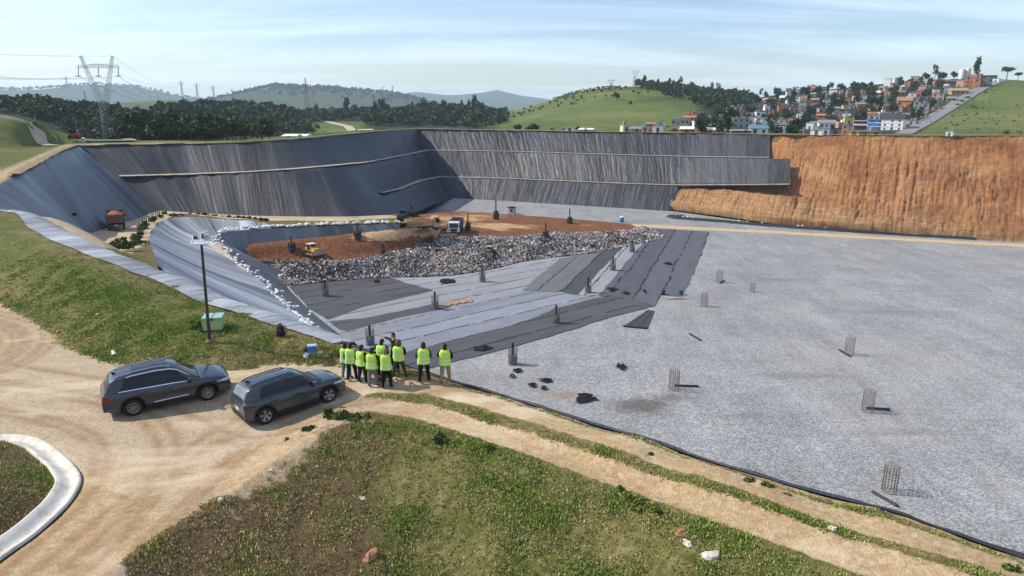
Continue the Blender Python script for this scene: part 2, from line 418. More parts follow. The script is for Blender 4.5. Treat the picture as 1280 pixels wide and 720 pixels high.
def hit1(px, py, tmin=40.):
    u = (px - 640) / FOC; v = (360 - py) / FOC
    dx, dy, dz = u, CP + v * SP, -SP + v * CP
    t = tmin * 1.006 ** np.arange(900); t = t[t < 9500]
    X, Y, Z = t * dx, t * dy, CAMZ + t * dz
    below = Z < np.where(inpoly(X, Y, RIM), -99, Hfar(X, Y))
    i = int(np.argmax(below))
    if not below[i]: return None
    return np.array([X[i], Y[i], float(Hfar(X[i:i+1], Y[i:i+1])[0])])
# ================================================================== GROUND SHEET
def ground_material():
    t = NT('ground_soil_and_grass'); p = t.pos()
    m = t.sep(t.attr('mask')); m2 = t.sep(t.attr('mask2'))
    n1 = t.noise(p, .9, 6, .62); n2 = t.noise(p, 4.5, 6, .65); n3 = t.noise(p, .22, 4, .55); n4 = t.noise(p, 18., 3, .6)
    # sand of the yard and wheel tracks
    sand = t.ramp(n2, [(.3, (.32, .22, .115)), (.5, (.44, .32, .18)), (.68, (.54, .415, .26))])
    sand = t.mix(t.ramp(n1, [(.42, 0.), (.68, .7)]), sand, (.40, .25, .125))
    grit = t.ramp(n4, [(.3, (.30, .25, .195)), (.55, (.46, .385, .29)), (.75, (.56, .48, .38))])
    sand = t.mix(t.math('MULTIPLY', m2[1], t.ramp(n2, [(.35, .15), (.62, .95)])), sand, grit)
    peb = t.vor(p, 5., 'Color'); pb = t.sep(peb)
    sand = t.mix(t.ramp(pb[0], [(.975, 0.), (.98, .5)]), sand, t.ramp(pb[1], [(.3, (.3, .21, .13)), (.6, (.58, .47, .34))]))
    # grass land: green, dry, bare soil that also paints the left embankment's shade
    green = t.ramp(n2, [(.28, (.045, .052, .014)), (.52, (.095, .108, .026)), (.75, (.165, .165, .05))])
    dry = t.ramp(n2, [(.3, (.12, .088, .038)), (.55, (.225, .175, .075)), (.75, (.34, .275, .14))])
    gd = t.math('ADD', m[1], t.math('MULTIPLY', t.math('SUBTRACT', n1, .5), 2.4), clamp=True)
    land = t.mix(gd, green, dry)
    red = t.ramp(n2, [(.3, (.075, .045, .024)), (.6, (.165, .10, .055)), (.8, (.27, .17, .09))])
    rb = t.math('ADD', m2[0], t.math('MULTIPLY', t.math('SUBTRACT', n3, .5), 1.6))
    rb = t.math('MULTIPLY', t.ramp(t.math('ADD', rb, t.math('MULTIPLY', t.math('SUBTRACT', n2, .5), 1.2)), [(.45, 0.), (.75, 1.)]), .9)
    land = t.mix(rb, land, red)
    # far meadows and the floor of the woods
    mead = t.ramp(t.noise(p, .012, 6, .62), [(.3, (.055, .078, .020)), (.5, (.100, .132, .032)), (.7, (.18, .17, .062))])
    mead = t.mix(t.ramp(t.noise(p, .06, 5, .7), [(.52, 0.), (.72, .6)]), mead, (.055, .06, .02))
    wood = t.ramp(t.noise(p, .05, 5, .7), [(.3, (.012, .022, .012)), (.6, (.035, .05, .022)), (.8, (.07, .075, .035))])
    mead = t.mix(1., mead, t.ramp(t.noise(p, .45, 5, .75), [(.3, .62), (.5, 1.), (.7, 1.25)]), 'MULTIPLY')
    land = t.mix(m2[2], land, mead)
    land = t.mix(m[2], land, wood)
    e = t.math('ADD', m[0], t.math('MULTIPLY', t.math('SUBTRACT', t.noise(p, 2.2, 6, .7), .5), 1.1))
    fine = t.noise(p, 11., 5, .75)
    sand = t.mix(1., sand, t.ramp(fine, [(.3, .66), (.5, 1.), (.7, 1.22)]), 'MULTIPLY')
    rut = t.math('MULTIPLY', t.attr('mask3', 'Fac'), t.ramp(t.noise(p, 1.6, 4, .7), [(.3, .35), (.6, 1.)]))
    sand = t.mix(t.math('MULTIPLY', rut, .85), sand, (.27, .165, .085))
    pale = t.ramp(t.noise(t.scale(p, (.16, .35, 1), (0, 0, .7)), 1., 5, .65, .8), [(.5, 0.), (.66, .6)])
    sand = t.mix(pale, sand, (.66, .54, .39))
    col = t.mix(t.ramp(e, [(.42, 0.), (.6, 1.)]), land, sand)
    h = t.math('ADD', t.math('MULTIPLY', n2, .6), t.math('MULTIPLY', n4, .35))
    return t.fin(col, .95, .12, 0, t.bump(h, .55, .16))

MAT_GROUND = ground_material()
GR = {}
def par(pl, offs):
    p, s = resample(chaikin(np.asarray(pl)[:, :2], 2), step=.5); d = np.gradient(p, axis=0); d /= np.linalg.norm(d, axis=1, keepdims=True); n = np.stack([-d[:, 1], d[:, 0]], 1)
    return [p + n * o for o in offs]
RUTS = par(ats([(20, 730), (95, 665), (150, 610), (168, 570), (150, 535), (90, 512), (0, 500), (-80, 495)], 0.), (-1.5, -.9, .7, 1.1)) + par(ats([(95, 735), (190, 650), (260, 580), (330, 535), (420, 505), (500, 498)], 0.), (-.8, -.45, .6, .9, 1.6)) + par(ats([(-40, 455), (40, 470), (120, 482), (250, 500), (330, 545), (400, 515)], 0.), (-.8, .7)) + par(ats([(-60, 395), (10, 405), (30, 425), (10, 450), (-60, 470)], 0.), (-1.6, -1.1, -.9, -.3, .1, .4, 1., 1.5))
def build_ground():
    a = np.r_[np.linspace(-88, -50, 24)[:-1], np.linspace(-50, 50, 345), np.linspace(50, 88, 24)[1:]]
    r = [3.]
    while r[-1] < 9300:
        q = r[-1]; r.append(q * (1.03 if q < 9 else 1.0062 if q < 62 else 1.014 if q < 320 else 1.016 if q < 1000 else 1.028))
    r = np.array(r); A, RR = np.meshgrid(R(1) * a, r)
    X = RR * np.sin(A); Y = RR * np.cos(A)
    Z = H(X, Y)
    x = X.ravel(); y = Y.ravel(); z = Z.ravel()
    dK, pK, sK = pdist(x, y, K); dT, pT, sT = pdist(x, y, T_); dE, pE, sE = pdist(x, y, E_); dC, pC, sC = pdist(x, y, CH_)
    d1 = pdist(x, y, TR1)[0]; d2 = pdist(x, y, TR2)[0]
    near = 1 - sstep(66, 95, y)
    n = fbm(x / 3., y / 3., 4, 41); nb = fbm(x / 9., y / 9., 3, 43)
    mound = sT > 0; emb = sE < 0; bank = (sC > 0) & (x < -12)
    dirt = np.zeros_like(x)
    yard = (~mound) & (~bank) & (x < -4.5)
    ye = np.where(yard, 1., 0.) * sstep(-4.6, -7.2, x)
    ye = np.where(emb, np.maximum(sstep(1.9, .1, dE) * .74 * (x < -6.0) * sstep(.66, .45, n), .62 * sstep(2.8, .2, dE) * sstep(-11, -7.5, x) * (x < -6)), ye)
    ye = np.where(mound, sstep(.9, 0, dT) * .5 * (x < -6), ye)
    tr = np.maximum(np.exp(-(d1 / .66) ** 4), np.exp(-(d2 / .70) ** 4)) * (~emb | (dE < .4))
    tr = tr * (x > -9)
    dirt = np.maximum(ye, tr)
    verge = (~mound) & (~emb) & (x > -6)
    dirt = np.where(verge, np.maximum(dirt, (.30 + .3 * sstep(.45, .6, n)) * sstep(1.3, .1, dK)), dirt)
    dirt = np.where(mound, np.maximum(dirt, .55 * sstep(.9, .1, dK) * (x > -16)), dirt)
    dry = .36 + .9 * (nb - .5)
    dry = np.where(mound, .46 + .9 * (nb - .5) - .75 * sstep(.15, .45, dT / (dT + dK + .01)) * sstep(.75, .5, dT / (dT + dK + .01)) * sstep(-12, -22, x), dry)
    dry = np.where(verge, .62 + .35 * sstep(2.2, .3, dK), dry)
    dry = np.where(emb, .30 + .6 * (n - .5) + .3 * sstep(5, 0, dE) * sstep(-1, -9, x), dry)
    red = np.where(mound, .34 * sstep(.5, .2, dT / (dT + dK + .01)) * sstep(-26, -14, x), .08)
    red = np.where(emb, .14 + .62 * sstep(-3.0, -5.5, x) + .22 * sstep(6, 11, x), red)  # left arm darker and browner: its slope shade put into the colour
    red = np.where(bank, .75, red); dry = np.where(bank, .7, dry)
    gray = np.where(yard, .06 + .8 * sstep(.52, .66, nb) + .85 * sstep(5, 0, dT) * sstep(-12, -17, x), 0.)
    gp = at(238, 622, 0); gray = np.maximum(gray, 1.0 * np.exp(-((x - gp[0]) / .9) ** 2 - ((y - gp[1]) / .8) ** 2) * yard)
    far = 1 - near
    rut = np.zeros_like(x)
    for tr in RUTS:
        rut = np.maximum(rut, np.exp(-(pdist(x, y, tr)[0] / .20) ** 2))
    rut = rut * np.where(yard | (x > -9), 1, .3)
    # which far land is meadow, which is wood
    px = 640 + x / np.maximum(1, y * CP) * FOC
    jn = 90 * (fbm(x / 45, y / 45, 4, 19) - .5)
    win = lambda v, lo, hi, s_: sstep(lo - s_, lo + s_, v) * sstep(hi + s_, hi - s_, v)
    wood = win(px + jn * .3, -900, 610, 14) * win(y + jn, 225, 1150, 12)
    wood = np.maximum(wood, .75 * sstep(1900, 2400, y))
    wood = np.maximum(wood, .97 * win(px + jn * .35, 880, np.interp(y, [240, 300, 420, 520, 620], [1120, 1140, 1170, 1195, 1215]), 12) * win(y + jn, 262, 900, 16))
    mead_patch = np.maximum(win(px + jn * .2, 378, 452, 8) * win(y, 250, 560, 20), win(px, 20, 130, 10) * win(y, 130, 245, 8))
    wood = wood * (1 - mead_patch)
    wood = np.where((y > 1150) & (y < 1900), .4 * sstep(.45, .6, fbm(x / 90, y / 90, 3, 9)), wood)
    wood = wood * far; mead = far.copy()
    inner = (y > 80) & (y < 175) & (x < -40)
    mead = np.where(inner, mead * .75, mead); dry = np.where(inner, .75, dry)
    dRim = pdist(x, y, RIMD)[0]
    dirt = np.where((far > .5) & (dRim < 6) & (x < -45), np.maximum(dirt, .6 * sstep(6, 2, dRim)), dirt)
    eb = (dRim < 9) & (x > 55) & (y > 100); red = np.where(eb, .9, red); dry = np.where(eb, .9, dry); mead = np.where(eb, 0, mead); wood = np.where(eb, 0, wood)
    dirt = dirt * np.where(y > 400, 0, 1)
    GR.update(zmax=float(z.max()), a=R(1) * a, r=r, dirt=dirt.reshape(X.shape), dry=dry.reshape(X.shape), mound=mound.reshape(X.shape), emb=emb.reshape(X.shape))
    o = np.ones_like(x)
    cl = lambda v: np.clip(v, 0, 1)
    mask = np.stack([cl(dirt), cl(dry), cl(wood), o], 1); mask2 = np.stack([cl(red), cl(gray), cl(mead), o], 1)
    me = npmesh('ground', np.stack([x, y, z], 1), gridfaces(len(r), len(a), True), MAT_GROUND, smooth=True, cols={'mask': mask, 'mask2': mask2, 'mask3': np.stack([rut, rut, rut, o], 1)})
    tag(link('ground', me), kind='structure')
build_ground()

# ================================================================== PIT SHEETS
def liner_material(name, base, var=.3, glint=.5, rough=.38, fold=(1.1, .06), crink=0., light=(.16, .17, .185), tone=.5, specl=.5):
    t = NT(name); uv = t.uv(); s = t.sxyz(uv); u, v = s[0], s[1]
    pan = t.white(t.math('FLOOR', t.math('DIVIDE', u, 6.8)), '1D')
    fu = t.scale(uv, (fold[0], fold[1], 1)); f1 = t.noise(fu, 1., 5, .62, .25)
    f2 = t.noise(t.scale(uv, (fold[0] * .28, fold[1] * .6, 1)), 1., 3, .55, .3)
    dirtn = t.noise(t.scale(uv, (.12, .09, 1)), 1., 5, .65)
    c = t.mix(t.ramp(f2, [(.35, 0.), (.7, tone)]), base, light)  # pale streaks on the folds: plastic sheen put into the colour
    c = t.mix(1., c, t.ramp(pan, [(0., 1 - var), (1., 1 + var)]), 'MULTIPLY')
    c = t.mix(t.ramp(dirtn, [(.5, 0.), (.75, .4)]), c, tuple(min(1, q * 1.9 + .03) for q in base))
    # seams between the rolls
    fr = t.math('FRACT', t.math('DIVIDE', u, 6.8)); seam = t.ramp(fr, [(0., 1.), (.018, 0.), (.985, 0.), (1., 1.)])
    c = t.mix(t.math('MULTIPLY', seam, .5), c, tuple(q * .35 for q in base))
    h = t.math('ADD', t.math('MULTIPLY', f1, 1.), t.math('MULTIPLY', f2, 1.2))
    nrm = t.bump(h, glint, .5)
    if crink > 0:
        cr = t.vor(t.scale(t.mix(.35, uv, t.noise(uv, .5, 3, .6, out='Color'), 'ADD'), (.85, .24, 1)), 1., 'Distance', 'F1')
        cr2 = t.noise(t.scale(uv, (2.6, .8, 1)), 1., 4, .7, 1.2)
        nrm = t.bump(t.math('ADD', cr, t.math('MULTIPLY', cr2, .7)), crink, .35, nrm)
    r = t.math('ADD', rough, t.math('MULTIPLY', t.math('SUBTRACT', dirtn, .5), .3))
    return t.fin(c, r, specl, 0, nrm)

LM_FAR = liner_material('liner_far_black_plastic', (.026, .028, .033), glint=.55, rough=.40, fold=(1.15, .05), crink=.38, light=(.06, .063, .07), tone=.5, specl=.28)
LM_BACK = liner_material('liner_back_black_plastic', (.024, .026, .031), glint=.30, rough=.46, fold=(1.0, .04), crink=.08, light=(.05, .053, .06), tone=.4, specl=.26)
LM_LEFT = liner_material('liner_left_black_plastic', (.062, .066, .077), glint=.7, rough=.40, fold=(.9, .03), light=(.20, .21, .235), specl=.4)
LM_OUT = liner_material('liner_basin_sheen_grey', (.105, .112, .13), glint=.8, rough=.42, fold=(.62, .02), light=(.44, .46, .49), tone=1.)  # paler base: dust, plus sun sheen put into the colour
LM_IN = liner_material('liner_inner_grey_plastic', (.10, .108, .122), glint=.45, rough=.45, fold=(.7, .05), light=(.2, .21, .235), tone=.5)
LM_NEAR = liner_material('liner_near_black_plastic', (.035, .037, .043), glint=.5, rough=.5, fold=(1.3, .1), light=(.07, .073, .08), specl=.25)
LM_FLAP = liner_material('liner_flap_dusty_plastic', (.17, .176, .19), glint=.6, rough=.5, fold=(1.6, .25), light=(.42, .435, .45), tone=.8)

def loft(name, rws, step, sub, mat, amp=.15, ffreq=.5, seed=0, kinds=None, key=None, rough_at=None, fine=0., smooth=True):
    """rws: polylines with the same number of vertices; sub: subdivisions between neighbouring rows"""
    rws = [np.asarray(r, float) for r in rws]
    s = np.zeros(len(rws[0]))
    for r in (rws[0], rws[-1]): s = s + .5 * np.r_[0, np.cumsum(np.linalg.norm(np.diff(r, axis=0), axis=1))]
    n = max(2, int(s[-1] / step) + 1); tt = np.linspace(0, s[-1], n)
    R_ = [np.stack([np.interp(tt, s, r[:, k]) for k in range(3)], 1) for r in rws]
    if key != 'sharp':
        for r in R_:
            k = max(1, int(2.0 / step)); ker = np.hanning(2 * k + 3)[1:-1]; ker /= ker.sum()
            for c in range(3):
                r[:, c] = np.convolve(np.r_[[2 * r[0, c] - r[j, c] for j in range(k, 0, -1)], r[:, c], [2 * r[-1, c] - r[-1 - j, c] for j in range(1, k + 1)]], ker, 'valid')
    L = []; V = []
    vcur = np.zeros(n)
    for i in range(len(R_) - 1):
        k = sub[i]
        for j in range(k + (1 if i == len(R_) - 2 else 0)):
            f = j / k
            L.append(R_[i] * (1 - f) + R_[i + 1] * f); V.append(vcur + f * np.linalg.norm(R_[i + 1] - R_[i], axis=1))
        vcur = vcur + np.linalg.norm(R_[i + 1] - R_[i], axis=1)
    G = np.array(L); V = np.array(V); nr = len(G)
    U = np.repeat(tt[None], nr, 0)
    gu = np.gradient(G, axis=1); gv = np.gradient(G, axis=0); N = np.cross(gu, gv); N /= (np.linalg.norm(N, axis=2, keepdims=True) + 1e-9)
    N *= np.where(N[..., 2:3] < 0, -1, 1)
    edge = np.ones((nr, 1)); edge[0] = edge[-1] = .25
    D = amp * 2 * (fbm(U * ffreq, V * .035 + 3, 3, seed) - .5) + fine * 2 * (fbm(U * ffreq * 4, V * .5, 3, seed + 50) - .5)
    if rough_at is not None: D = D + rough_at(U, V, G)
    G = G + N * (D * edge)[..., None]
    me = npmesh(name, G.reshape(-1, 3), gridfaces(nr, n), mat, smooth=smooth, uv=np.stack([U.ravel(), V.ravel()], 1))
    # face the open side
    if np.mean([p.normal.z for p in list(me.polygons)[::97]]) < 0: me.flip_normals()
    return me

def sl(i0, i1, ks): return [rows[k][i0:i1 + 1] for k in ks]
def liner(name, me, label, cat='liner sheet'):
    return tag(link(name, me), label, cat)
# far wall: three tiers with benches; tiers end at different points on the right
fx = I_FE
def cutrows(i0, px_end, ks):
    out = []
    for k in ks:
        r = rows[k]; j = i0; o = []
        while j < len(r):
            o.append(r[j])
            if proj(r[j])[0] >= px_end and j > i0: break
            j += 1
        a, b = o[-2], o[-1]; pa, pb = proj(a)[0], proj(b)[0]; f = (px_end - pa) / (pb - pa)
        o[-1] = a + (b - a) * f
        out.append(np.array(o))
    m = max(len(o) for o in out)
    return [resample(o, n=max(40, m))[0] for o in out]
lift = np.array([0, 0, .02])
liner('wall_liner', loft('wall_liner', sl(I_C2, fx, (0, 1)), .5, (10,), LM_FAR, .16, .45, 1), 'lowest of the three dark crinkled liner tiers on the far pit wall, above the gravel')
t2 = cutrows(I_C2, 988, (1, 2, 3)); liner('wall_liner', loft('wall_liner', t2, .5, (2, 10), LM_FAR, .16, .45, 2), 'middle dark liner tier on the far pit wall, reaching furthest right')
t1 = cutrows(I_C2, 963, (3, 4, 5)); liner('wall_liner', loft('wall_liner', t1, .5, (2, 9), LM_FAR, .16, .45, 3), 'topmost tier of dark crinkled liner on the far pit wall, below the town')
liner('wall_liner', loft('wall_liner', sl(I_C1, I_C2, (0, 1, 2, 3, 4, 5)), .5, (6, 2, 8, 2, 10), LM_BACK, .14, .35, 4), 'long dark liner wall curving behind the dirt ramp, crossed by a pale bench', 'liner wall')
liner('wall_liner', loft('wall_liner', sl(0, I_C1, (0, 3, 5)), .5, (12, 12), LM_LEFT, .22, .28, 5), 'bluish left wall liner with long diagonal folds behind the dump truck on the ramp', 'liner wall')
# pale dust and sand lying along the benches
MAT_SAND = sm('bench_sand', (.42, .35, .26), .95, .1, var=.35, sc=1.2, bump=.4)
def ribbon(name, pl, w, mat, step=.6, dz=0., wob=.3, seed=3, ht=.0):
    p, s = resample(pl, step=step); d = np.gradient(p[:, :2], axis=0); d /= np.linalg.norm(d, axis=1, keepdims=True) + 1e-9
    nn = np.stack([-d[:, 1], d[:, 0]], 1); rws = []
    for k, f in enumerate((-1, -.4, .4, 1)):
        ww = w / 2 * f * (1 + wob * 2 * (fbm(s * .5, s * 0 + k, 3, seed) - .5))
        q = p.copy(); q[:, :2] += nn * ww[:, None]; q[:, 2] += dz + (ht if k in (1, 2) else 0)
        rws.append(q)
    G = np.array(rws); n = len(s)
    uv = np.stack([np.repeat(s[None], 4, 0).ravel(), np.repeat(np.array([0, .3, .7, 1.])[:, None] * w, n, 1).ravel()], 1)
    me = npmesh(name, G.reshape(-1, 3), gridfaces(4, n), mat, smooth=True, uv=uv)
    if me.polygons[0].normal.z < 0: me.flip_normals()
    return me
benches = [((rows[3][I_C1:I_C2 + 1] + rows[4][I_C1:I_C2 + 1]) / 2, 1.5, 'back_bench'), ((t1[0] + t1[1]) / 2, .9, 'far_bench'), ((t2[0] + t2[1]) / 2, .9, 'far_bench')]
for pl, w, nm in benches:
    tag(link('bench_path', ribbon('bench_path', pl, w * 1.3, MAT_SAND, dz=.32, wob=.6, ht=.1)), kind='structure')
tag(link('bench_path', ribbon('bench_path', (rows[1][10:I_C2 + 1] + rows[2][10:I_C2 + 1]) / 2, 1.5, MAT_SAND, dz=.3, wob=.6, ht=.1)), kind='structure')

# earth cut on the right
def earth_material():
    t = NT('orange_earth_cut'); uv = t.uv(); s = t.sxyz(uv); p = t.pos(); z = t.sxyz(p)[2]
    n1 = t.noise(t.scale(uv, (1.1, .07, 1)), 1., 6, .68, .5); n2 = t.noise(t.scale(uv, (.05, .07, 1)), 1., 5, .6); n3 = t.noise(uv, 1.1, 6, .78)
    c = t.ramp(n2, [(.3, (.20, .080, .032)), (.45, (.30, .135, .056)), (.6, (.38, .19, .085)), (.75, (.46, .265, .135))])
    str_ = t.noise(t.scale(uv, (.035, .85, 1)), 1., 5, .6, .3)
    low = t.ramp(t.math('ADD', t.math('MULTIPLY', z, -.04), t.math('MULTIPLY', s[0], -.004)), [(.3, 0.), (.42, 1.)])
    strata = t.ramp(str_, [(.3, (.18, .085, .04)), (.45, (.40, .27, .13)), (.55, (.30, .15, .068)), (.7, (.48, .36, .20))])
    c = t.mix(t.math('MULTIPLY', low, .75), c, strata)
    gm = t.ramp(t.noise(t.scale(uv, (.045, .06, 1)), 1., 4, .6), [(.36, .15), (.6, 1.)])
    c = t.mix(t.math('MULTIPLY', gm, t.ramp(n1, [(.34, .85), (.45, 0.)])), c, (.12, .055, .025))  # dark gully lines: shade of the grooves put into the colour
    c = t.mix(1., c, t.ramp(n3, [(.3, .62), (.5, 1.), (.7, 1.3)]), 'MULTIPLY')
    c = t.mix(t.ramp(n3, [(.55, 0.), (.78, .5)]), c, (.46, .31, .18))
    c = t.mix(t.ramp(t.noise(t.scale(uv, (.09, .12, 1)), 1.3, 5, .7), [(.56, 0.), (.64, .65)]), c, (.19, .10, .055))
    return t.fin(c, .95, .1, 0, t.bump(t.math('ADD', n1, t.math('MULTIPLY', n3, .6)), 1., .5))
def gully(U, V, G):
    w = U + 1.1 * (fbm(V * .12, U * .05, 3, 77) - .5)
    g = np.abs(fbm(w * .8, V * .015, 3, 71) - .5) * 2
    g2 = np.abs(fbm(w * 1.9, V * .03, 2, 72) - .5) * 2
    env = sstep(0, 4, V) * sstep(.5, 3, V.max() - V)
    slump = -1.4 * sstep(7.5, 5.5, V - 2.4 * (fbm(U * .05, V * 0, 2, 73) - .5) * 4) * sstep(5, 10, U)
    dep = .25 + 1.25 * sstep(.38, .62, fbm(U * .05, V * .06, 3, 79))
    return -(.34 * np.exp(-(g / .055) ** 2) + .24 * np.exp(-(g2 / .10) ** 2)) * env * dep + .4 * (fbm(U * .06, V * .12, 4, 74) - .5) + .5 * (fbm(U * .6, V * .5, 4, 76) - .5) + 1.5 * sstep(11.2, 9.6, V + 1.2 * (fbm(U * .15, V * 0, 3, 78) - .5)) * sstep(80, 60, U) + 1.0 * (fbm(U * .22, V * .3, 4, 80) - .5) + .5 * (fbm(U * 1.3, V * 1.1, 3, 81) - .5) + 1.3 * sstep(6.5, 3.5, V) * (fbm(U * .06, V * .0, 3, 75) - .1) * sstep(0, 2, V)
er = [rows[k][fx - 1:].copy() for k in (0, 5)]
s0 = er[0][1] * 1.0; er[0][0] = er[0][0] * .06 + er[0][1] * .94; er[1][0] = er[1][0] * .06 + er[1][1] * .94
for k in (0, 1): er[k][:, :2] += np.array([.5, .866]) * np.array([1.9, 1.9, 1.7, .7] + [0.] * (len(er[k]) - 4))[:, None]
me = loft('earth_cut', er, .3, (56,), earth_material(), .5, .05, 6, rough_at=gully)
tag(link('earth_cut', me), kind='structure')

# ------------------------------------------------------------------ basin
outA, _ = resample(chaikin(np.vstack([[(-8.4, 32.6, .3), (-14, 36.6, .7)], A_]), 2), n=60)
Bm = np.vstack([B_[0:13]]); Bm[:, :2] = Bm[:, :2]
outB, _ = resample(chaikin(Bm, 2), n=60)
def outer_shape(U, V, G):
    vm = V.max(axis=0, keepdims=True); f = V / (vm + 1e-6)
    return -1.1 * np.sin(PI * f) * sstep(8, 30, vm) * (.4 + .6 * (1 - f)) + .35 * (fbm(U * .22, f * 1.2, 3, 88) - .5) * 2 * np.sin(PI * f)
liner('basin_liner', loft('basin_liner', [outA, outB], .4, (40,), LM_OUT, .34, .25, 7, rough_at=outer_shape), 'large pale grey liner sheet sweeping from the dirt ridge down to the sandbag row')
inB, _ = resample(chaikin(B_, 1), n=80); inC, _ = resample(chaikin(C_, 1), n=80)
lip = inB.copy(); ctr = np.array([-20, 110.]); dd = ctr - lip[:, :2]; 
liner('basin_liner', loft('basin_liner', [inB + np.array([0, 0, .03]), inC], .4, (16,), LM_IN, .08, .4, 8), 'grey inner basin liner below the sandbag row, around the red fill')
# near slope: flap on the crest, then down to the floor
Kr = K[9:]; Kr = np.vstack([K[8:9], Kr]); Kr, _ = resample(Kr, n=90)
dK_ = np.gradient(Kr[:, :2], axis=0); dK_ /= np.linalg.norm(dK_, axis=1, keepdims=True); nK = np.stack([-dK_[:, 1], dK_[:, 0]], 1)
def offs(pl, nrm, d, z): 
    q = pl.copy(); q[:, :2] += nrm * d; q[:, 2] = z if np.ndim(z) else z
    return q
flapw = .06 + .16 * fbm(np.arange(90) * .35, np.zeros(90), 3, 4)
r0 = Kr.copy(); r0[:, :2] -= nK * flapw[:, None]; r0[:, 2] = Hnear(r0[:, 0], r0[:, 1]) + .05
r1 = Kr.copy(); r1[:, 2] = Hnear(Kr[:, 0], Kr[:, 1]) + .10
r2 = Kr.copy(); r2[:, :2] += nK * .16; r2[:, 2] = r1[:, 2] - .08
r3 = Kr.copy(); r3[:, :2] += nK * 21; r3[:, 2] = -20.1
liner('slope_liner', loft('slope_liner', [r0, r1, r2, r3], .3, (2, 3, 26), LM_NEAR, .05, 1.2, 9), 'narrow black liner edge running along the near rim beside the two-track road')
# pale anchor strip lying on the crest of the grass mound
Kl, _ = resample(K[1:10], n=120); dL = np.gradient(Kl[:, :2], axis=0); dL /= np.linalg.norm(dL, axis=1, keepdims=True); nL = np.stack([-dL[:, 1], dL[:, 0]], 1)
wl = np.interp(np.arange(120), [0, 14, 25, 60, 100, 119], [.2, .9, 1.5, 1.2, 1.0, .7]) * (.8 + .5 * fbm(np.arange(120) * .3, np.zeros(120), 3, 14))
f0 = Kl.copy(); f0[:, :2] -= nL * wl[:, None]; f0[:, 2] = Hnear(f0[:, 0], f0[:, 1]) + .07
f1 = Kl.copy(); f1[:, 2] = Hnear(Kl[:, 0], Kl[:, 1]) + .16
f2 = Kl.copy(); f2[:, :2] += nL * .7; f2[:, 2] = f1[:, 2] - .22
f3 = Kl.copy(); f3[:, :2] += nL * 2.4; f3[:, 2] = f1[:, 2] - 2.0
liner('anchor_liner', loft('anchor_liner', [f0, f1, f2, f3], .22, (5, 3, 3), LM_FLAP, .07, 1.1, 12, fine=.05), 'pale wrinkled liner strip laid along the top edge of the grassy mound')

# ------------------------------------------------------------------ loose ground inside the pit
def patch(name, bnd, extra, sp, mat, amp=.1, freq=.2, seed=0, cols=None, close_interior=True, smooth=True, zfun=None):
    bnd = np.asarray(bnd, float); b, _ = resample(np.vstack([bnd, bnd[:1]]), step=sp * 1.2); b = b[:-1]
    src = np.vstack([b] + ([np.asarray(extra, float)] if extra is not None and len(extra) else []))
    x0, y0 = b[:, :2].min(0); x1, y1 = b[:, :2].max(0)
    gx, gy = np.meshgrid(np.arange(x0, x1, sp), np.arange(y0, y1, sp)); gx = gx.ravel() + RNG.uniform(-.2, .2, gx.size) * sp; gy = gy.ravel() + RNG.uniform(-.2, .2, gy.size) * sp
    k = inpoly(gx, gy, b); gx, gy = gx[k], gy[k]
    db = pdist(gx, gy, np.vstack([b, b[:1]]))[0]; k = db > sp * .45; gx, gy = gx[k], gy[k]; db = db[k]
    gz = np.empty(len(gx))
    for i in range(0, len(gx), 4000):
        d2 = (gx[i:i + 4000, None] - src[None, :, 0]) ** 2 + (gy[i:i + 4000, None] - src[None, :, 1]) ** 2 + .01
        w = d2 ** -1.5; gz[i:i + 4000] = (w * src[None, :, 2]).sum(1) / w.sum(1)
    gz = gz + amp * 2 * (fbm(gx * freq, gy * freq, 4, seed) - .5) * np.clip(db / 2, 0, 1)
    P = np.vstack([b, np.stack([gx, gy, gz], 1)]); nb = len(b)
    ed = [(i, (i + 1) % nb) for i in range(nb)]
    v2, e2, f2, ov, oe, of = delaunay_2d_cdt([Vector((p[0], p[1])) for p in P], ed, [], 1, 1e-4)
    Z = np.zeros(len(v2)); 
    for i, o in enumerate(ov): Z[i] = P[o[0], 2] if o else P[:, 2].mean()
    V = np.stack([[v.x for v in v2], [v.y for v in v2], Z], 1)
    F = np.array([f for f in f2 if len(f) == 3])
    c3 = V[F].mean(1); F = F[inpoly(c3[:, 0], c3[:, 1], b)]
    me = npmesh(name, V, F, mat, smooth=smooth, cols=cols(V) if cols else None)
    if np.mean([p.normal.z for p in list(me.polygons)[:200]]) < 0: me.flip_normals()
    return me

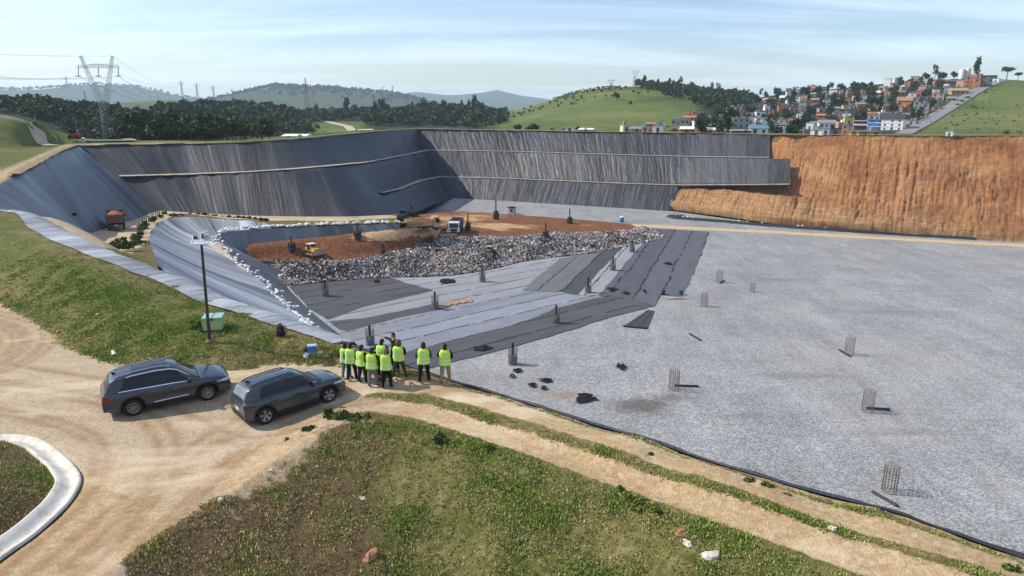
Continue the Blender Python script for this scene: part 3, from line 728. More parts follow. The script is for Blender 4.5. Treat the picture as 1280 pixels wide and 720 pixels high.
# ramp road, ridge and bench between the walls and the basin
ramp_c = np.vstack([ats([(118, 316, -4.3), (135, 303, -5.6), (160, 284, -7.8), (185, 271, -10.2), (206, 266, -11.3)]), ats([(240, 266.8, -11.9), (300, 271.5, -12.1), (370, 273.5, -12.2), (430, 273.5, -12.3), (470, 272.5, -13.0)])])
bb = np.vstack([WBASE[0:4], WBASE[4:11] , [(-24, 172, -15.2), (-20, 160, -13.8), (-19, 147, -12.4)], B_[15:11:-1] + np.array([0, .3, .12]), A_[::-1] + np.array([0, 0, .0]), K[4::-1] + np.array([.6, .7, -.5])])
bb[0:11] += np.array([0, 0, .12])
ridge = ats([(205, 330, .8), (180, 310, -3.6), (176, 300, -5.2), (178, 291, -6.6), (188, 278, -8.6), (205, 270, -10.2)])
def ramp_cols(V):
    x, y = V[:, 0], V[:, 1]
    d = pdist(x, y, ramp_c)[0]; n = fbm(x / 3, y / 3, 4, 91)
    hw = np.interp(y, [80, 110, 150], [4.2, 4.4, 3.6])
    road = sstep(1.5, 0, d - hw)
    dirt = np.clip(np.maximum(road, .35 + .5 * (n - .5)), 0, 1)
    dRo = pdist(x, y, outA)[0]
    green = sstep(4.5, 1.5, np.abs(d - hw - 1.8)) * (d > hw - .5)
    dirt = np.where(green > .3, dirt - .35 * green, dirt)
    o = np.ones_like(x)
    return {'mask': np.stack([np.clip(dirt, 0, 1), np.clip(.55 - .4 * green + .4 * (n - .5), 0, 1), 0 * o, o], 1), 'mask2': np.stack([np.clip(.55 * sstep(3.5, 1, dRo), 0, 1), .25 + .5 * (d < hw), 0 * o, o], 1)}
tag(link('ramp_road', patch('ramp_road', bb, np.vstack([resample(ramp_c, step=1.)[0], ridge]), 1.1, MAT_GROUND, .25, .3, 61, ramp_cols)), kind='structure')

# gravel floor
def gravel_material():
    t = NT('crushed_stone_floor'); p = t.pos()
    v1 = t.sep(t.vor(p, 6.5, 'Color')); v2 = t.sep(t.vor(p, 13., 'Color')); n0 = t.noise(t.scale(p, (.35, .06, 1), (0, 0, .6)), 1., 5, .65, .7); n1 = t.noise(p, .12, 5, .6); n2 = t.noise(p, .03, 5, .65); n3 = t.noise(t.scale(p, (.05, .35, 1)), 1., 4, .6)
    c = t.ramp(t.math('ADD', t.math('MULTIPLY', v1[0], .55), t.math('MULTIPLY', v2[1], .45)), [(.18, (.165, .165, .167)), (.42, (.28, .28, .28)), (.62, (.355, .355, .352)), (.88, (.48, .48, .475))])
    c = t.mix(1., c, t.ramp(n1, [(.3, .84), (.7, 1.1)]), 'MULTIPLY')
    c = t.mix(t.ramp(n3, [(.58, 0.), (.72, .3)]), c, (.2, .195, .19))
    c = t.mix(t.ramp(n2, [(.46, 0.), (.7, .3)]), c, (.40, .385, .355))
    c = t.mix(1., c, t.ramp(n0, [(.3, .88), (.7, 1.12)]), 'MULTIPLY')
    for (sx, sy, rx, ry, cc_, am) in ((800, 507, 4.2, 3.0, (.10, .09, .08), .75), (842, 497, 3.0, 1.6, (.12, .11, .10), .6), (705, 494, 2.2, 1.6, (.30, .21, .14), .8), (1000, 470, 7., 1.6, (.17, .165, .16), .5), (930, 520, 5., 1.2, (.17, .165, .16), .45), (1130, 540, 6., 1.1, (.17, .165, .16), .4), (980, 350, 9., 2.4, (.2, .19, .18), .5), (1120, 390, 12., 2., (.2, .19, .18), .4), (770, 540, 3., 1.2, (.18, .17, .16), .4)):
        q_ = at(sx, sy, -20.); mp_ = t.new('ShaderNodeMapping'); mp_.vector_type = 'TEXTURE'; mp_.inputs['Location'].default_value = tuple(q_); mp_.inputs['Scale'].default_value = (rx, ry, 50); t.lk(p, mp_.inputs['Vector'])
        ln_ = t.new('ShaderNodeVectorMath', operation='LENGTH'); t.lk(mp_.outputs[0], ln_.inputs[0])
        f_ = t.math('ADD', ln_.outputs['Value'], t.math('MULTIPLY', t.math('SUBTRACT', t.noise(p, .7, 5, .7), .5), 1.8))
        c = t.mix(t.math('MULTIPLY', t.ramp(f_, [(.35, 1.), (1., 0.)]), am), c, cc_)
    trk = t.noise(t.scale(p, (.02, .9, 1), (0, 0, -.5)), 1., 3, .6, .3); c = t.mix(t.ramp(trk, [(.56, 0.), (.66, .22)]), c, (.22, .215, .21))
    h = t.math('ADD', v1[1], v2[2])
    return t.fin(c, .92, .15, 0, t.bump(h, .7, .12))
MAT_GRAVEL = gravel_material()
Z0 = -20.0
fl = np.vstack([[(-15, 40), (16, -16), (190, -60), (190, 150)], at(1420, 311, Z0)[None, :2] + .0, at(1280, 303, Z0)[None, :2], at(1126, 294, Z0)[None, :2], at(964, 281, Z0)[None, :2], at(838, 264, Z0)[None, :2] + Nf * .8, at(565, 247, Z0)[None, :2] + np.array([-1, 1.]), [(-26, 222), (-28, 195), (-30, 176), (-45, 150), (-52, 128), (-46, 112), (-40, 90)]])
mb = MB(); mb.add([(p[0], p[1], Z0) for p in fl], [tuple(range(len(fl)))])
o = mb.build('gravel_floor', MAT_GRAVEL); tag(o, kind='structure')
if o.data.polygons[0].normal.z < 0: o.data.flip_normals()

# tan track along the foot of the earth cut, black liner kerb in front of it
MAT_TAN = sm('tan_track', (.50, .36, .20), .95, .1, var=.2, sc=1.5, bump=.3)
tag(link('dirt_track', ribbon('dirt_track', ats([(740, 280.5), (800, 282), (850, 284.5), (964, 290), (1100, 297.5), (1220, 304), (1300, 308), (1420, 314)], Z0 + .012), 4.0, MAT_TAN, 1., 0, .25)), kind='structure')
MAT_BLKPL = sm('black_plastic', (.022, .023, .026), .5, .4, var=.3, sc=2, bump=.2)
kerbl = ats([(838, 270.5), (846, 273), (900, 277), (964, 282.7), (1060, 289.5), (1126, 293.5), (1218, 299)], Z0 + .02)
tag(link('liner_kerb', ribbon('liner_kerb', kerbl, 2.6, MAT_BLKPL, .8, 0., .4, ht=.55)), 'low black liner hump along the foot of the orange earth cut', 'liner edge')

_bw = outB[5:48].copy(); _bw[:, 0] -= 1.1; _bw[:, 1] -= .3
tag(link('bench_path', ribbon('bench_path', _bw, 1.5, MAT_SAND, .5, .16, .7, ht=.08)), kind='structure')
MAT_RIM = sm('rim_soil', (.24, .19, .12), .95, .1, var=.4, sc=1., bump=.4)
tag(link('rim_path', ribbon('rim_path', WTOP[1:I_C2 + 1] + np.array([-.4, .4, 0]), 1.5, MAT_RIM, 1., .30, .4, ht=.08)), kind='structure')
MAT_RIM = sm('rim_soil', (.20, .16, .11), .95, .1, var=.4, sc=1., bump=.4)
tag(link('rim_path', ribbon('rim_path', WTOP[I_C2:] + np.array([.5, .9, 0]), 2.8, MAT_RIM, 1., .28, .4, ht=.08)), kind='structure')
# ================================================================== FILL, RUBBISH, GEOTEXTILE
def red_material():
    t = NT('red_cover_soil'); p = t.pos(); n = t.noise(p, .35, 6, .65); n2 = t.noise(p, 1.6, 5, .7); n3 = t.noise(t.scale(p, (.06, .28, 1), (0, 0, .5)), 1., 5, .65, .6)
    red = t.ramp(n2, [(.3, (.105, .043, .022)), (.5, (.18, .075, .037)), (.7, (.26, .122, .064))])
    tan = t.ramp(n2, [(.3, (.36, .20, .10)), (.6, (.52, .34, .19)), (.8, (.60, .43, .27))])
    m = t.sep(t.attr('mask'))
    f = t.math('ADD', m[0], t.math('MULTIPLY', t.math('SUBTRACT', n3, .5), 1.7))
    c = t.mix(t.ramp(f, [(.38, 0.), (.62, 1.)]), red, tan)
    return t.fin(c, .95, .1, 0, t.bump(t.math('ADD', n, n2), .7, .35))
MAT_RED = red_material()
Fb = np.vstack([ats([(303, 316, -15.4), (312, 305, -14.4), (350, 301, -14.2), (390, 297.5, -14.0), (440, 292, -13.5), (500, 286, -13.0), (524, 281, -12.9), (530, 273, -14.2), (522, 268.5, -15.6), (545, 266, -17), (575, 264, -17.8), (640, 268, -17.5), (720, 274, -18.), (788, 280, -18.5), (800, 286, -18.7),
                (788, 290, -18.6), (740, 291.5, -18), (690, 293, -17.5), (640, 298, -17), (570, 297, -16.6), (535, 304, -16.8), (500, 316, -17.2), (430, 328, -17.5), (370, 328, -17.5), (318, 326, -17.)])])
def fill_cols(V):
    x, y = V[:, 0], V[:, 1]; px = 640 + x / (y * CP + (CAMZ - V[:, 2]) * SP) * FOC
    py = 360 - FOC * ((V[:, 2] - CAMZ) * CP + y * SP) / (y * CP + (CAMZ - V[:, 2]) * SP)
    tan = .12 + .75 * np.exp(-((px - 490) / 75) ** 2 - ((py - 291) / 9) ** 2) + .55 * np.exp(-((px - 570) / 55) ** 2 - ((py - 274) / 7) ** 2) + .55 * np.exp(-((px - 640) / 50) ** 2 - ((py - 284) / 4) ** 2) - .2 * sstep(420, 380, px)
    o = np.ones_like(x); return {'mask': np.stack([np.clip(tan, 0, 1), o, o, o], 1)}
tag(link('red_fill', patch('red_fill', Fb, ats([(450, 304, -15.3), (390, 313, -15.9), (600, 280, -16.9), (560, 285, -16.3)]), .9, MAT_RED, .3, .35, 101, fill_cols)), kind='structure')
# skirt of the fill towards the gravel behind it
sk = Fb[8:15]; sk2 = sk.copy(); sk2[:, 1] += 4.5; sk2[:, 2] = Z0 - .1
tag(link('fill_edge', npmesh('fill_edge', np.vstack([sk, sk2]), gridfaces(2, len(sk)), MAT_RED, cols={'mask': np.tile([.3, 1, 1, 1], (2 * len(sk), 1))})), kind='structure')

TOEp = [(318, 332), (330, 345), (345, 355), (360, 357), (390, 354), (422, 351), (480, 347), (531, 346), (562, 344.5), (590, 341), (626, 334), (652, 327), (698, 321), (740, 316.5), (780, 309), (812, 302), (830, 298), (826, 292), (806, 284)]
toe = ats(TOEp, Z0 + .05)
front = Fb[14:25][::-1]
tb = np.vstack([front + np.array([0, .8, .1]), toe[::-1]])
MAT_UNDER = sm('rubbish_base', (.10, .09, .085), .9, .2, var=.6, sc=2.5, bump=.8)
tmesh = patch('rubbish_heap', tb, ats([(600, 318, -17.9), (660, 306, -17.7), (560, 315, -17.7), (540, 328, -18.6), (740, 302, -18.3), (800, 293, -18.6)]), .8, MAT_UNDER, .7, .45, 111)
tag(link('rubbish_heap', tmesh), 'broad mound of compacted mixed rubbish spilling from the red fill onto grey geotextile', 'rubbish heap')
def rubbish_material():
    t = NT('mixed_rubbish'); c = t.attr('tint'); return t.fin(c, .6, .35)
MAT_RUB = rubbish_material()
def scatter_rubbish(me, n, seed):
    rng = np.random.default_rng(seed)
    V = np.array([v.co for v in me.vertices]); F = np.array([list(p.vertices) for p in me.polygons])
    a, b, c = V[F[:, 0]], V[F[:, 1]], V[F[:, 2]]
    ar = np.linalg.norm(np.cross(b - a, c - a), axis=1); k = rng.choice(len(F), n, p=ar / ar.sum())
    u, v = rng.random(n), rng.random(n); s = u + v > 1; u[s] = 1 - u[s]; v[s] = 1 - v[s]
    P = a[k] + (b[k] - a[k]) * u[:, None] + (c[k] - a[k]) * v[:, None]
    clump = fbm(P[:, 0] * .25, P[:, 1] * .25, 3, seed)
    size = rng.gamma(2.6, .060, n).clip(.06, .6)
    base = np.array([[1, 0, 0], [-1, 0, 0], [0, 1, 0], [0, -1, 0], [0, 0, 1], [0, 0, -1]], float)
    fc = np.array([[0, 2, 4], [2, 1, 4], [1, 3, 4], [3, 0, 4], [2, 0, 5], [1, 2, 5], [3, 1, 5], [0, 3, 5]])
    sc = size[:, None] * rng.uniform(.35, 1.25, (n, 3)); sc[:, 2] *= .7
    B = base[None] * sc[:, None, :] * rng.uniform(.6, 1.2, (n, 6, 1))
    q = rng.normal(size=(n, 4)); q[:, 1:3] *= .6; q /= np.linalg.norm(q, axis=1, keepdims=True)
    w, x, y, z = q.T
    M = np.stack([np.stack([1 - 2 * (y * y + z * z), 2 * (x * y - z * w), 2 * (x * z + y * w)], 1), np.stack([2 * (x * y + z * w), 1 - 2 * (x * x + z * z), 2 * (y * z - x * w)], 1), np.stack([2 * (x * z - y * w), 2 * (y * z + x * w), 1 - 2 * (x * x + y * y)], 1)], 1)
    VV = np.einsum('nij,nkj->nki', M, B) + P[:, None, :] + np.array([0, 0, .12])
    pal = np.array([[.64, .61, .57], [.46, .41, .37], [.36, .28, .24], [.30, .20, .165], [.03, .03, .032], [.015, .016, .018], [.16, .12, .10], [.22, .26, .32], [.48, .40, .36], [.10, .10, .10], [.35, .10, .08], [.62, .55, .50]])
    wts = np.array([.14, .13, .14, .12, .17, .08, .09, .03, .07, .05, .008, .042]); wts /= wts.sum()
    ci = rng.choice(len(pal), n, p=wts)
    dark = clump < .45; ci[dark & (rng.random(n) < .35)] = 4
    C = np.ones((n, 4)); C[:, :3] = pal[ci] * rng.uniform(.7, 1.15, (n, 1))
    return VV.reshape(-1, 3), (fc[None] + 6 * np.arange(n)[:, None, None]).reshape(-1, 3), np.repeat(C, 6, 0)
V, F, C = scatter_rubbish(tmesh, 60000, 5)
from mathutils.bvhtree import BVHTree
_fm = [o.data for o in COL.objects if o.name in ('red_fill', 'rubbish_heap')]
BV = []
for m_ in _fm: BV.append(BVHTree.FromPolygons([v.co.copy() for v in m_.vertices], [tuple(p.vertices) for p in m_.polygons]))
def onfill(px, py):
    u = (px - 640) / FOC; v = (360 - py) / FOC; d = Vector((u, CP + v * SP, -SP + v * CP)).normalized(); best = None
    for b in BV:
        h = b.ray_cast(Vector((0, 0, CAMZ)), d)
        if h[0] is not None and (best is None or h[3] < best[1]): best = (h[0], h[3])
    return np.array(best[0]) if best else at(px, py, -16.5)
tag(link('loose_rubbish', npmesh('loose_rubbish', V, F, MAT_RUB, cols={'tint': C})), kind='stuff')

def geo_material(name, base, seam=.55):
    t = NT(name); uv = t.uv(); s = t.sxyz(uv); u, v = s[0], s[1]
    wv = t.math('ADD', v, t.math('MULTIPLY', t.noise(t.scale(uv, (.12, .3, 1)), 1., 3, .6), 1.6))
    f = t.math('FRACT', t.math('DIVIDE', wv, 4.3)); brk = t.noise(t.scale(uv, (.28, .06, 1)), 1., 4, .7)
    line = t.math('MULTIPLY', t.ramp(f, [(0., 1.), (.06, 1.), (.08, 0.)]), t.ramp(brk, [(.42, 0.), (.47, 1.)]))
    roll = t.white(t.math('FLOOR', t.math('DIVIDE', wv, 4.3)), '1D')
    n = t.noise(t.scale(uv, (.15, .5, 1)), 1., 5, .65); n2 = t.noise(uv, 2.5, 4, .7)
    c = t.mix(1., base, t.ramp(n, [(.3, .84), (.7, 1.14)]), 'MULTIPLY'); c = t.mix(1., c, t.ramp(roll, [(0., .9), (1., 1.1)]), 'MULTIPLY')
    c = t.mix(t.ramp(n2, [(.62, 0.), (.8, .35)]), c, tuple(min(.6, q * 1.5 + .05) for q in base))
    c = t.mix(t.math('MULTIPLY', line, .85), c, tuple(q * .08 for q in base))
    return t.fin(c, .85, .2, 0, t.bump(t.math('ADD', n, t.math('MULTIPLY', line, -.6)), .4, .2))
GEO = {k: geo_material('geotextile_' + k, v) for k, v in dict(dark=(.075, .077, .083), mid=(.125, .127, .134), darker=(.058, .06, .064), light=(.25, .255, .27), blue=(.22, .228, .26), panel=(.092, .095, .108)).items()}
def geotextile(poly, tone, d, label, lv):
    w = ats(poly, Z0 + .02 + .009 * lv); a, b = at(*d[0], Z0), at(*d[1], Z0); t = (b - a)[:2]; t /= np.linalg.norm(t); nn = np.array([-t[1], t[0]])
    w, _ = resample(np.vstack([w, w[:1]]), step=1.5); w = w[:-1]
    w[:, :2] += (np.stack([fbm(w[:, 0] * .4, w[:, 1] * .4, 3, 5 + lv), fbm(w[:, 0] * .4, w[:, 1] * .4, 3, 15 + lv)], 1) - .5) * .8
    mb = MB(); mb.add(w, [tuple(range(len(w)))]); me = mb.mesh('geotextile_sheet', GEO[tone])
    if me.polygons[0].normal.z < 0: me.flip_normals()
    l = me.uv_layers.new(name='UVMap')
    for lp in me.loops:
        c = me.vertices[lp.vertex_index].co; l.data[lp.index].uv = (c.x * t[0] + c.y * t[1], c.x * nn[0] + c.y * nn[1])
    tag(link('geotextile_sheet', me), label, 'geotextile sheet', 'geotextile sheets on the pit floor')
D1 = ((507, 440), (640, 407)); D2 = ((724, 368), (782, 305))
geotextile([(380, 372), (395, 352), (480, 344), (600, 336), (705, 318), (660, 362), (650, 372), (640, 408), (507, 441), (470, 452), (440, 430), (428, 420)], 'light', D1, 'pale grey geotextile spread under the wells, widest of the light sheets', 0)
geotextile([(432, 414), (497, 398), (590, 378), (652, 364), (751, 369), (752, 373), (695, 387), (640, 408), (507, 441), (462, 452), (445, 432)], 'blue', D1, 'bluish pale geotextile band behind the group in yellow vests', 1)
geotextile([(386, 386), (362, 358), (395, 351), (479, 345), (527, 359), (545, 363), (455, 383), (411, 400)], 'dark', D1, 'dark geotextile below the rubbish, left corner of the floor', 2)
geotextile([(411, 402), (470, 396), (543, 380), (566, 383), (497, 398), (434, 414), (424, 412)], 'dark', D1, 'thin dark geotextile strip running to the well beside the pallets', 3)
geotextile([(700, 323), (752, 315), (702, 365.5), (652, 363)], 'mid', D2, 'mid grey geotextile strip just left of the darkest strip', 4)
geotextile([(751, 315), (783, 305), (723, 369), (701, 365)], 'darker', D2, 'darkest geotextile strip, left of the pale strip with three wells', 5)
geotextile([(782, 305), (805, 303), (749, 369), (722, 369)], 'light', D2, 'pale geotextile strip carrying three wells in a line', 6)
geotextile([(803, 304), (812, 285), (887, 289.5), (876, 318), (868, 338), (853, 371), (825, 368), (818, 384), (790, 374), (748, 370)], 'panel', D2, 'broad dark geotextile panel on the right, reaching the tan track', 7)
geotextile([(818, 382), (764, 396), (689, 420), (640, 433), (539, 459), (515, 462), (492, 452), (507, 440), (640, 407), (695, 386), (750, 371), (790, 372)], 'dark', D1, 'long dark geotextile band along the edge of the gravel', 8)

# ------------------------------------------------------------------ sandbags
MAT_BAG = sm('woven_white_bag', (.66, .66, .64), .8, .2, var=.15, sc=6, bump=.3)
def bag_mesh(seed):
    mb = MB(); mb.blob((0, 0, .16), .33, seed, 8, .22, (1.15, .75, .52)); return mb.mesh('sandbag', MAT_BAG, True)
bags = [bag_mesh(i) for i in range(4)]
def put_bag(p, lab, grp, s=1.):
    o = link('sandbag', bags[random.randrange(4)]); o.location = p; o.rotation_euler = (0, 0, random.uniform(0, 6)); o.scale = (s * random.uniform(.8, 1.2),) * 3
    tag(o, lab, 'sandbag', grp)
Bw, _ = resample(outB, n=600)
bpx = np.array([proj(p)[0] for p in Bw])
west = [p for p in Bw if 268 < proj(p)[0] < 392 and p[1] < 131]
for i in range(118):
    f = (i / 117.) ** 1.15; p = west[int(f * (len(west) - 1))].copy()
    p[:2] += np.array([random.uniform(-1.0, .8), random.uniform(-.5, .5)]); p[2] += .1
    put_bag(p, 'white sandbag in the curving row along the basin liner', 'sandbags in the curving row beside the liner', .8)
for i in range(16):
    p = at(random.uniform(368, 392), random.uniform(392, 409), -12.); p[2] += .12
    put_bag(p, 'white sandbag in the curving row along the basin liner', 'sandbags in the curving row beside the liner', .8)
nb_ = resample(B_[9:], n=300)[0]
for i in range(95):
    p = nb_[random.randrange(300)].copy(); p[:2] += np.array([random.uniform(-.8, .8), random.uniform(-.2, 1.6)]); p[2] += .18
    put_bag(p, 'white sandbag along the top of the low grey wall behind the red fill', 'sandbags on the low grey wall behind the fill', random.uniform(.9, 1.7))
for i in range(26):
    k = resample(kerbl, n=60)[0][random.randrange(4, 60)].copy(); k[1] += random.uniform(.5, 1.8); k[0] += .8; k[2] += .3
    put_bag(k, 'white sandbag on the black kerb below the orange earth cut', 'sandbags below the earth cut', random.uniform(.8, 1.3))

# ------------------------------------------------------------------ gas wells and wire cages
MAT_WIRE = sm('galvanised_wire', (.20, .20, .20), .5, .5, .6, var=.2)
MAT_RUSTW = sm('rusty_wire', (.22, .16, .13), .6, .4, .4, var=.3)
MAT_ROCK = sm('grey_rock', (.22, .21, .20), .9, .2, var=.6, sc=4, bump=.8)
MAT_PIPE = sm('black_pipe', (.02, .02, .022), .45, .5, var=.2)
def cage_mesh(name, r, h, mat, w=.03):
    mb = MB()
    for i in range(14):
        a = 2 * PI * i / 14; mb.tube((r * math.cos(a), r * math.sin(a), 0), (r * math.cos(a), r * math.sin(a), h), w * .8, n=4)
    k = max(4, int(h / .26))
    for j in range(k + 1):
        z = .02 + (h - .04) * j / k; pts = [(r * math.cos(2 * PI * i / 14), r * math.sin(2 * PI * i / 14), z) for i in range(15)]
        mb.path(pts, w * .7, 4)
    return mb.mesh(name, mat)
def rock_mesh(r, h, seed):
    mb = MB(); rr = random.Random(seed)
    mb.lathe([(0, 0), (r * .86, 0), (r * .88, h * .8), (r * .4, h), (0, h * 1.02)], n=12)
    for i in range(46):
        a = rr.uniform(0, 2 * PI); q = r * rr.choice([.86, .86, .6, .3]); z = rr.uniform(.05, h) if q > r * .7 else h
        mb.blob((q * math.cos(a), q * math.sin(a), z), rr.uniform(.1, .17), i, 6, .35)
    return mb.mesh('rock_fill', MAT_ROCK)
CAGE = cage_mesh('wire_cage', .55, 2.3, MAT_WIRE); CAGE2 = cage_mesh('wire_cage', .58, 2.45, MAT_RUSTW, .024)
ROCKM = rock_mesh(.55, 1.15, 3)
mb = MB(); mb.tube((0, 0, 0), (0, 0, 2.9), .16, n=10); PIPEM = mb.mesh('vent_pipe', MAT_PIPE, True)
def well(px, py, label, z=Z0 + .03, s=1., top=1.):
    t = thing('gas_well', label, 'gas well', at(px, py, z), random.uniform(0, 3), 'gas wells on the pit floor'); t.scale = (s, s, s)
    link('wire_cage', CAGE, t); link('rock_fill', ROCKM, t); p = link('vent_pipe', PIPEM, t); p.scale = (1, 1, top)
for a in [(407, 370, 'caged gas well standing on the dark sheet nearest the rubbish toe, far left'), (544, 386, 'caged gas well beside the wooden pallets'), (603, 352, 'caged gas well at the rubbish edge near the pallets'),
          (641, 455, 'caged gas well standing on bare gravel, nearest the people in vests'), (695, 404, 'caged gas well on the dark band beside the bluish sheet'), (735, 366, 'front well of the three on the pale strip'),
          (766, 338, 'middle well of the three on the pale strip'), (790, 315, 'rearmost well of the three on the pale strip'), (463, 431, 'caged gas well directly behind the group of people in vests')]: well(*a)
# taller stacks rising out of the fill
MAT_DKROCK = sm('sooty_rock', (.05, .045, .042), .9, .2, var=.5, sc=4, bump=.6)
def stack(px, py, z, hp, wr, label, piles=True):
    P = onfill(px, py); z = P[2]; t = thing('vent_stack', label, 'vent stack', P, 0, 'vent stacks in the red fill')
    d = P[1] * CP + (CAMZ - z) * SP; h = hp * d / FOC
    mb = MB(); mb.tube((0, 0, -.2), (0, 0, h), .17, .15, 8); mb.build('vent_pipe', MAT_PIPE, t)
    if piles:
        mb = MB(); mb.lathe([(wr, -.3), (wr * .95, .5), (wr * .8, h * .42), (wr * .3, h * .48), (0, h * .48)], n=10)
        for i in range(14): mb.blob((wr * .8 * math.cos(i * 2.4), wr * .8 * math.sin(i * 2.4), .2 + i * .09), .3, i, 6, .4)
        mb.build('rock_collar', MAT_DKROCK, t)
for a in [(365, 312.5, -15.4, 17, .7, 'black vent stack in the red fill just left of the yellow bulldozer'), (447, 297, -14.2, 18, .75, 'black vent stack by the low grey wall, right of the bulldozer'),
          (479, 319, -17.1, 16, .3, 'slender black pipe at the lower edge of the red fill'), (585, 288, -16.4, 22, .55, 'tall vent pipe just right of the white truck'), (620, 274.5, -17.3, 25, .8, 'tallest vent pipe with a dark heap at its foot, back of the fill'),
          (712, 279.5, -18, 19, .7, 'thin vent pipe in grey collar on the right half of the red fill'), (682, 297, -17.3, 19, .7, 'vent pipe at the seam of red fill and pale rubbish'), (537, 304, -16.7, 9, .8, 'squat dark stump left of the rubbish pile by the trucks')]: stack(*a)
for px, py, s, lab in [(899, 353, .95, 'empty wire cage standing on gravel right of the dark panel, rearmost'), (880, 383, .95, 'empty wire cage on gravel beside the panel corner with the timber'), (940, 365, .7, 'faint small wire cage far out on the gravel'),
                       (1061, 443, 1., 'empty wire cage in mid gravel with a black pipe leaning at its left'), (842, 487, 1., 'wire cage with a black pipe beside the dark gravel stain'), (1084, 514, 1., 'wire cage with a black pipe across its foot, right of mid gravel'), (1111, 614, 1., 'nearest wire cage on the gravel, close to the rim')]:
    t = thing('wire_cage', lab, 'wire cage', at(px, py, Z0), random.uniform(0, 3), 'empty wire cages on the gravel'); t.scale = (s, s, s)
    link('mesh_tube', CAGE2, t)
for p, q, lab in [((1049, 437), (1063, 445), 'black pipe leaning at the left of a mid gravel cage'), ((843, 481.5), (873, 482.5), 'black pipe lying beside the cage near the gravel stain'), ((1083, 509.5), (1112, 511.5), 'black pipe across the foot of the right hand cage'),
                  ((1090, 614), (1122, 632), 'black pipe lying near the nearest wire cage'), ((862, 417), (876, 425), 'short black pipe alone on gravel right of the net'), ((900, 353.5), (905, 350.5), 'tiny black pipe at the rearmost cage')]:
    a, b = at(*p, Z0 + .16), at(*q, Z0 + .16); mb = MB(); mb.tube(a, b, .13, n=8); tag(mb.build('pipe_length', MAT_PIPE, None, True), lab, 'pipe', 'black pipes lying on the gravel')
# dark scraps of sheet, net, timber and pallets on the floor
MAT_SCRAP = sm('crumpled_black_sheet', (.006, .006, .0065), .7, .2, var=.4, sc=2, bump=.5)
def scrap(px, py, w, h, label, seed, z=Z0 + .06, mat=None, nm='plastic_scrap'):
    a = at(px, py, z); rr = np.random.default_rng(seed); d = a[1] * CP + (CAMZ - z) * SP; lx = w * d / FOC / 2; ly = h / dep_tan(py) * d / FOC / 2 * 1.1
    ng = 25; g = np.linspace(-1, 1, ng); X, Y = np.meshgrid(g, g); rad = .12 + 1.35 * fbm(X * 1.9 + seed, Y * 1.9, 4, seed)
    m = np.hypot(X, Y) < rad * 1.05
    Z = .06 + .45 * fbm(X * 2.2 + seed, Y * 2.2, 3, seed + 3) * np.clip(1.2 - np.hypot(X, Y), 0, 1)
    V = np.stack([a[0] + X * lx, a[1] + Y * ly, a[2] + Z], 2).reshape(-1, 3); F = gridfaces(ng, ng); F = F[m.ravel()[F].all(1)]
    tag(link(nm, npmesh(nm, V, F, mat or MAT_SCRAP, smooth=True)), label, 'plastic scrap', 'black plastic scraps on the floor')
for i, a in enumerate([(605, 436, 26, 9, 'ragged black scrap on the dark band right of the people'), (647, 464, 14, 6, 'small black scrap just below the well on gravel'), (640, 471, 9, 5, 'smallest black scrap below the gravel well'), (682, 476, 24, 5, 'flat black scrap in the middle of the gravel group'), (665, 482, 14, 6, 'left scrap of a torn pair on the gravel'), (680, 485.5, 9, 5, 'right scrap of a torn pair on the gravel'),
                       (730, 497, 42, 14, 'largest black sheet lying on gravel near the rim'), (777, 459, 14, 9, 'black tangled scrap alone in open gravel'), (835, 330, 13, 4, 'black oval scrap on the broad dark panel'), (764, 362.5, 19, 6, 'black scrap at the foot of the pale strip'), (805, 364.5, 7, 5, 'tiny black lump on the dark panel edge'), (782, 367, 13, 4, 'thin black scrap below the dark panel'), (558, 352, 22, 7, 'dark rubbish clump that slid off the toe onto the pale sheet'), (470, 352, 12, 4, 'small dark clump below the rubbish on the left')]): scrap(*a, seed=i * 7 + 2)
MAT_NET = sm('dark_net', (.05, .05, .052), .8, .2, var=.4, sc=3)
q = ats([(779, 408), (809, 411), (818, 388.5), (810, 387)], Z0 + .08)
G = np.array([[(q[0] * (1 - u) + q[1] * u) * (1 - v) + (q[3] * (1 - u) + q[2] * u) * v + np.array([0, 0, .05 * math.sin(u * 14) * (1 - abs(v - .5))]) for u in np.linspace(0, 1, 24)] for v in np.linspace(0, 1, 12)])
t = thing('geonet_sheet', 'dark net sheet spread as a tapering wedge on the gravel', 'net sheet', q[0]); me = npmesh('net', (G - q[0]).reshape(-1, 3), gridfaces(12, 24), MAT_NET, smooth=True); link('net', me, t)
mb = MB(); mb.tube(q[0] - q[0] + [0, 0, .1], q[1] - q[0] + [0, 0, .1], .13, n=8); mb.build('rolled_edge', MAT_PIPE, t)
MAT_WOOD = sm('raw_timber', (.42, .26, .13), .85, .2, var=.35, sc=2.5, bump=.3)
PAL = MB()
for i in range(6): PAL.box((0, -.5 + i * .2, .13), (1.3, .13, .03))
for i in range(3): PAL.box((-.55 + i * .55, 0, .06), (.1, 1.12, .10))
PALM = PAL.mesh('pallet', MAT_WOOD)
for i, (px, py, lab) in enumerate([(557, 381, 'wooden pallet nearest the well, leftmost of the row'), (566, 379.5, 'second wooden pallet in the row from the well'), (575, 378, 'wooden pallet between the middle and the end of the row'), (584, 376.5, 'wooden pallet at the far right end of the row')]):
    o = link('pallet', PALM); o.location = at(px, py, Z0 + .05); o.rotation_euler = (0, 0, -.25 + .1 * i); o.scale = (1.35, 1.5, 1); tag(o, lab, 'pallet', 'wooden pallets on the pale sheet')
mb = MB(); 
for i in range(5): mb.box((.3 * i - .6, .1 * i, .08), (2.6, .18, .1), rz=.25 - .12 * i)
o = mb.build('timber_pile', MAT_WOOD); o.location = at(846, 374.5, Z0); tag(o, 'few loose pale planks lying at the corner of the dark panel', 'timber')
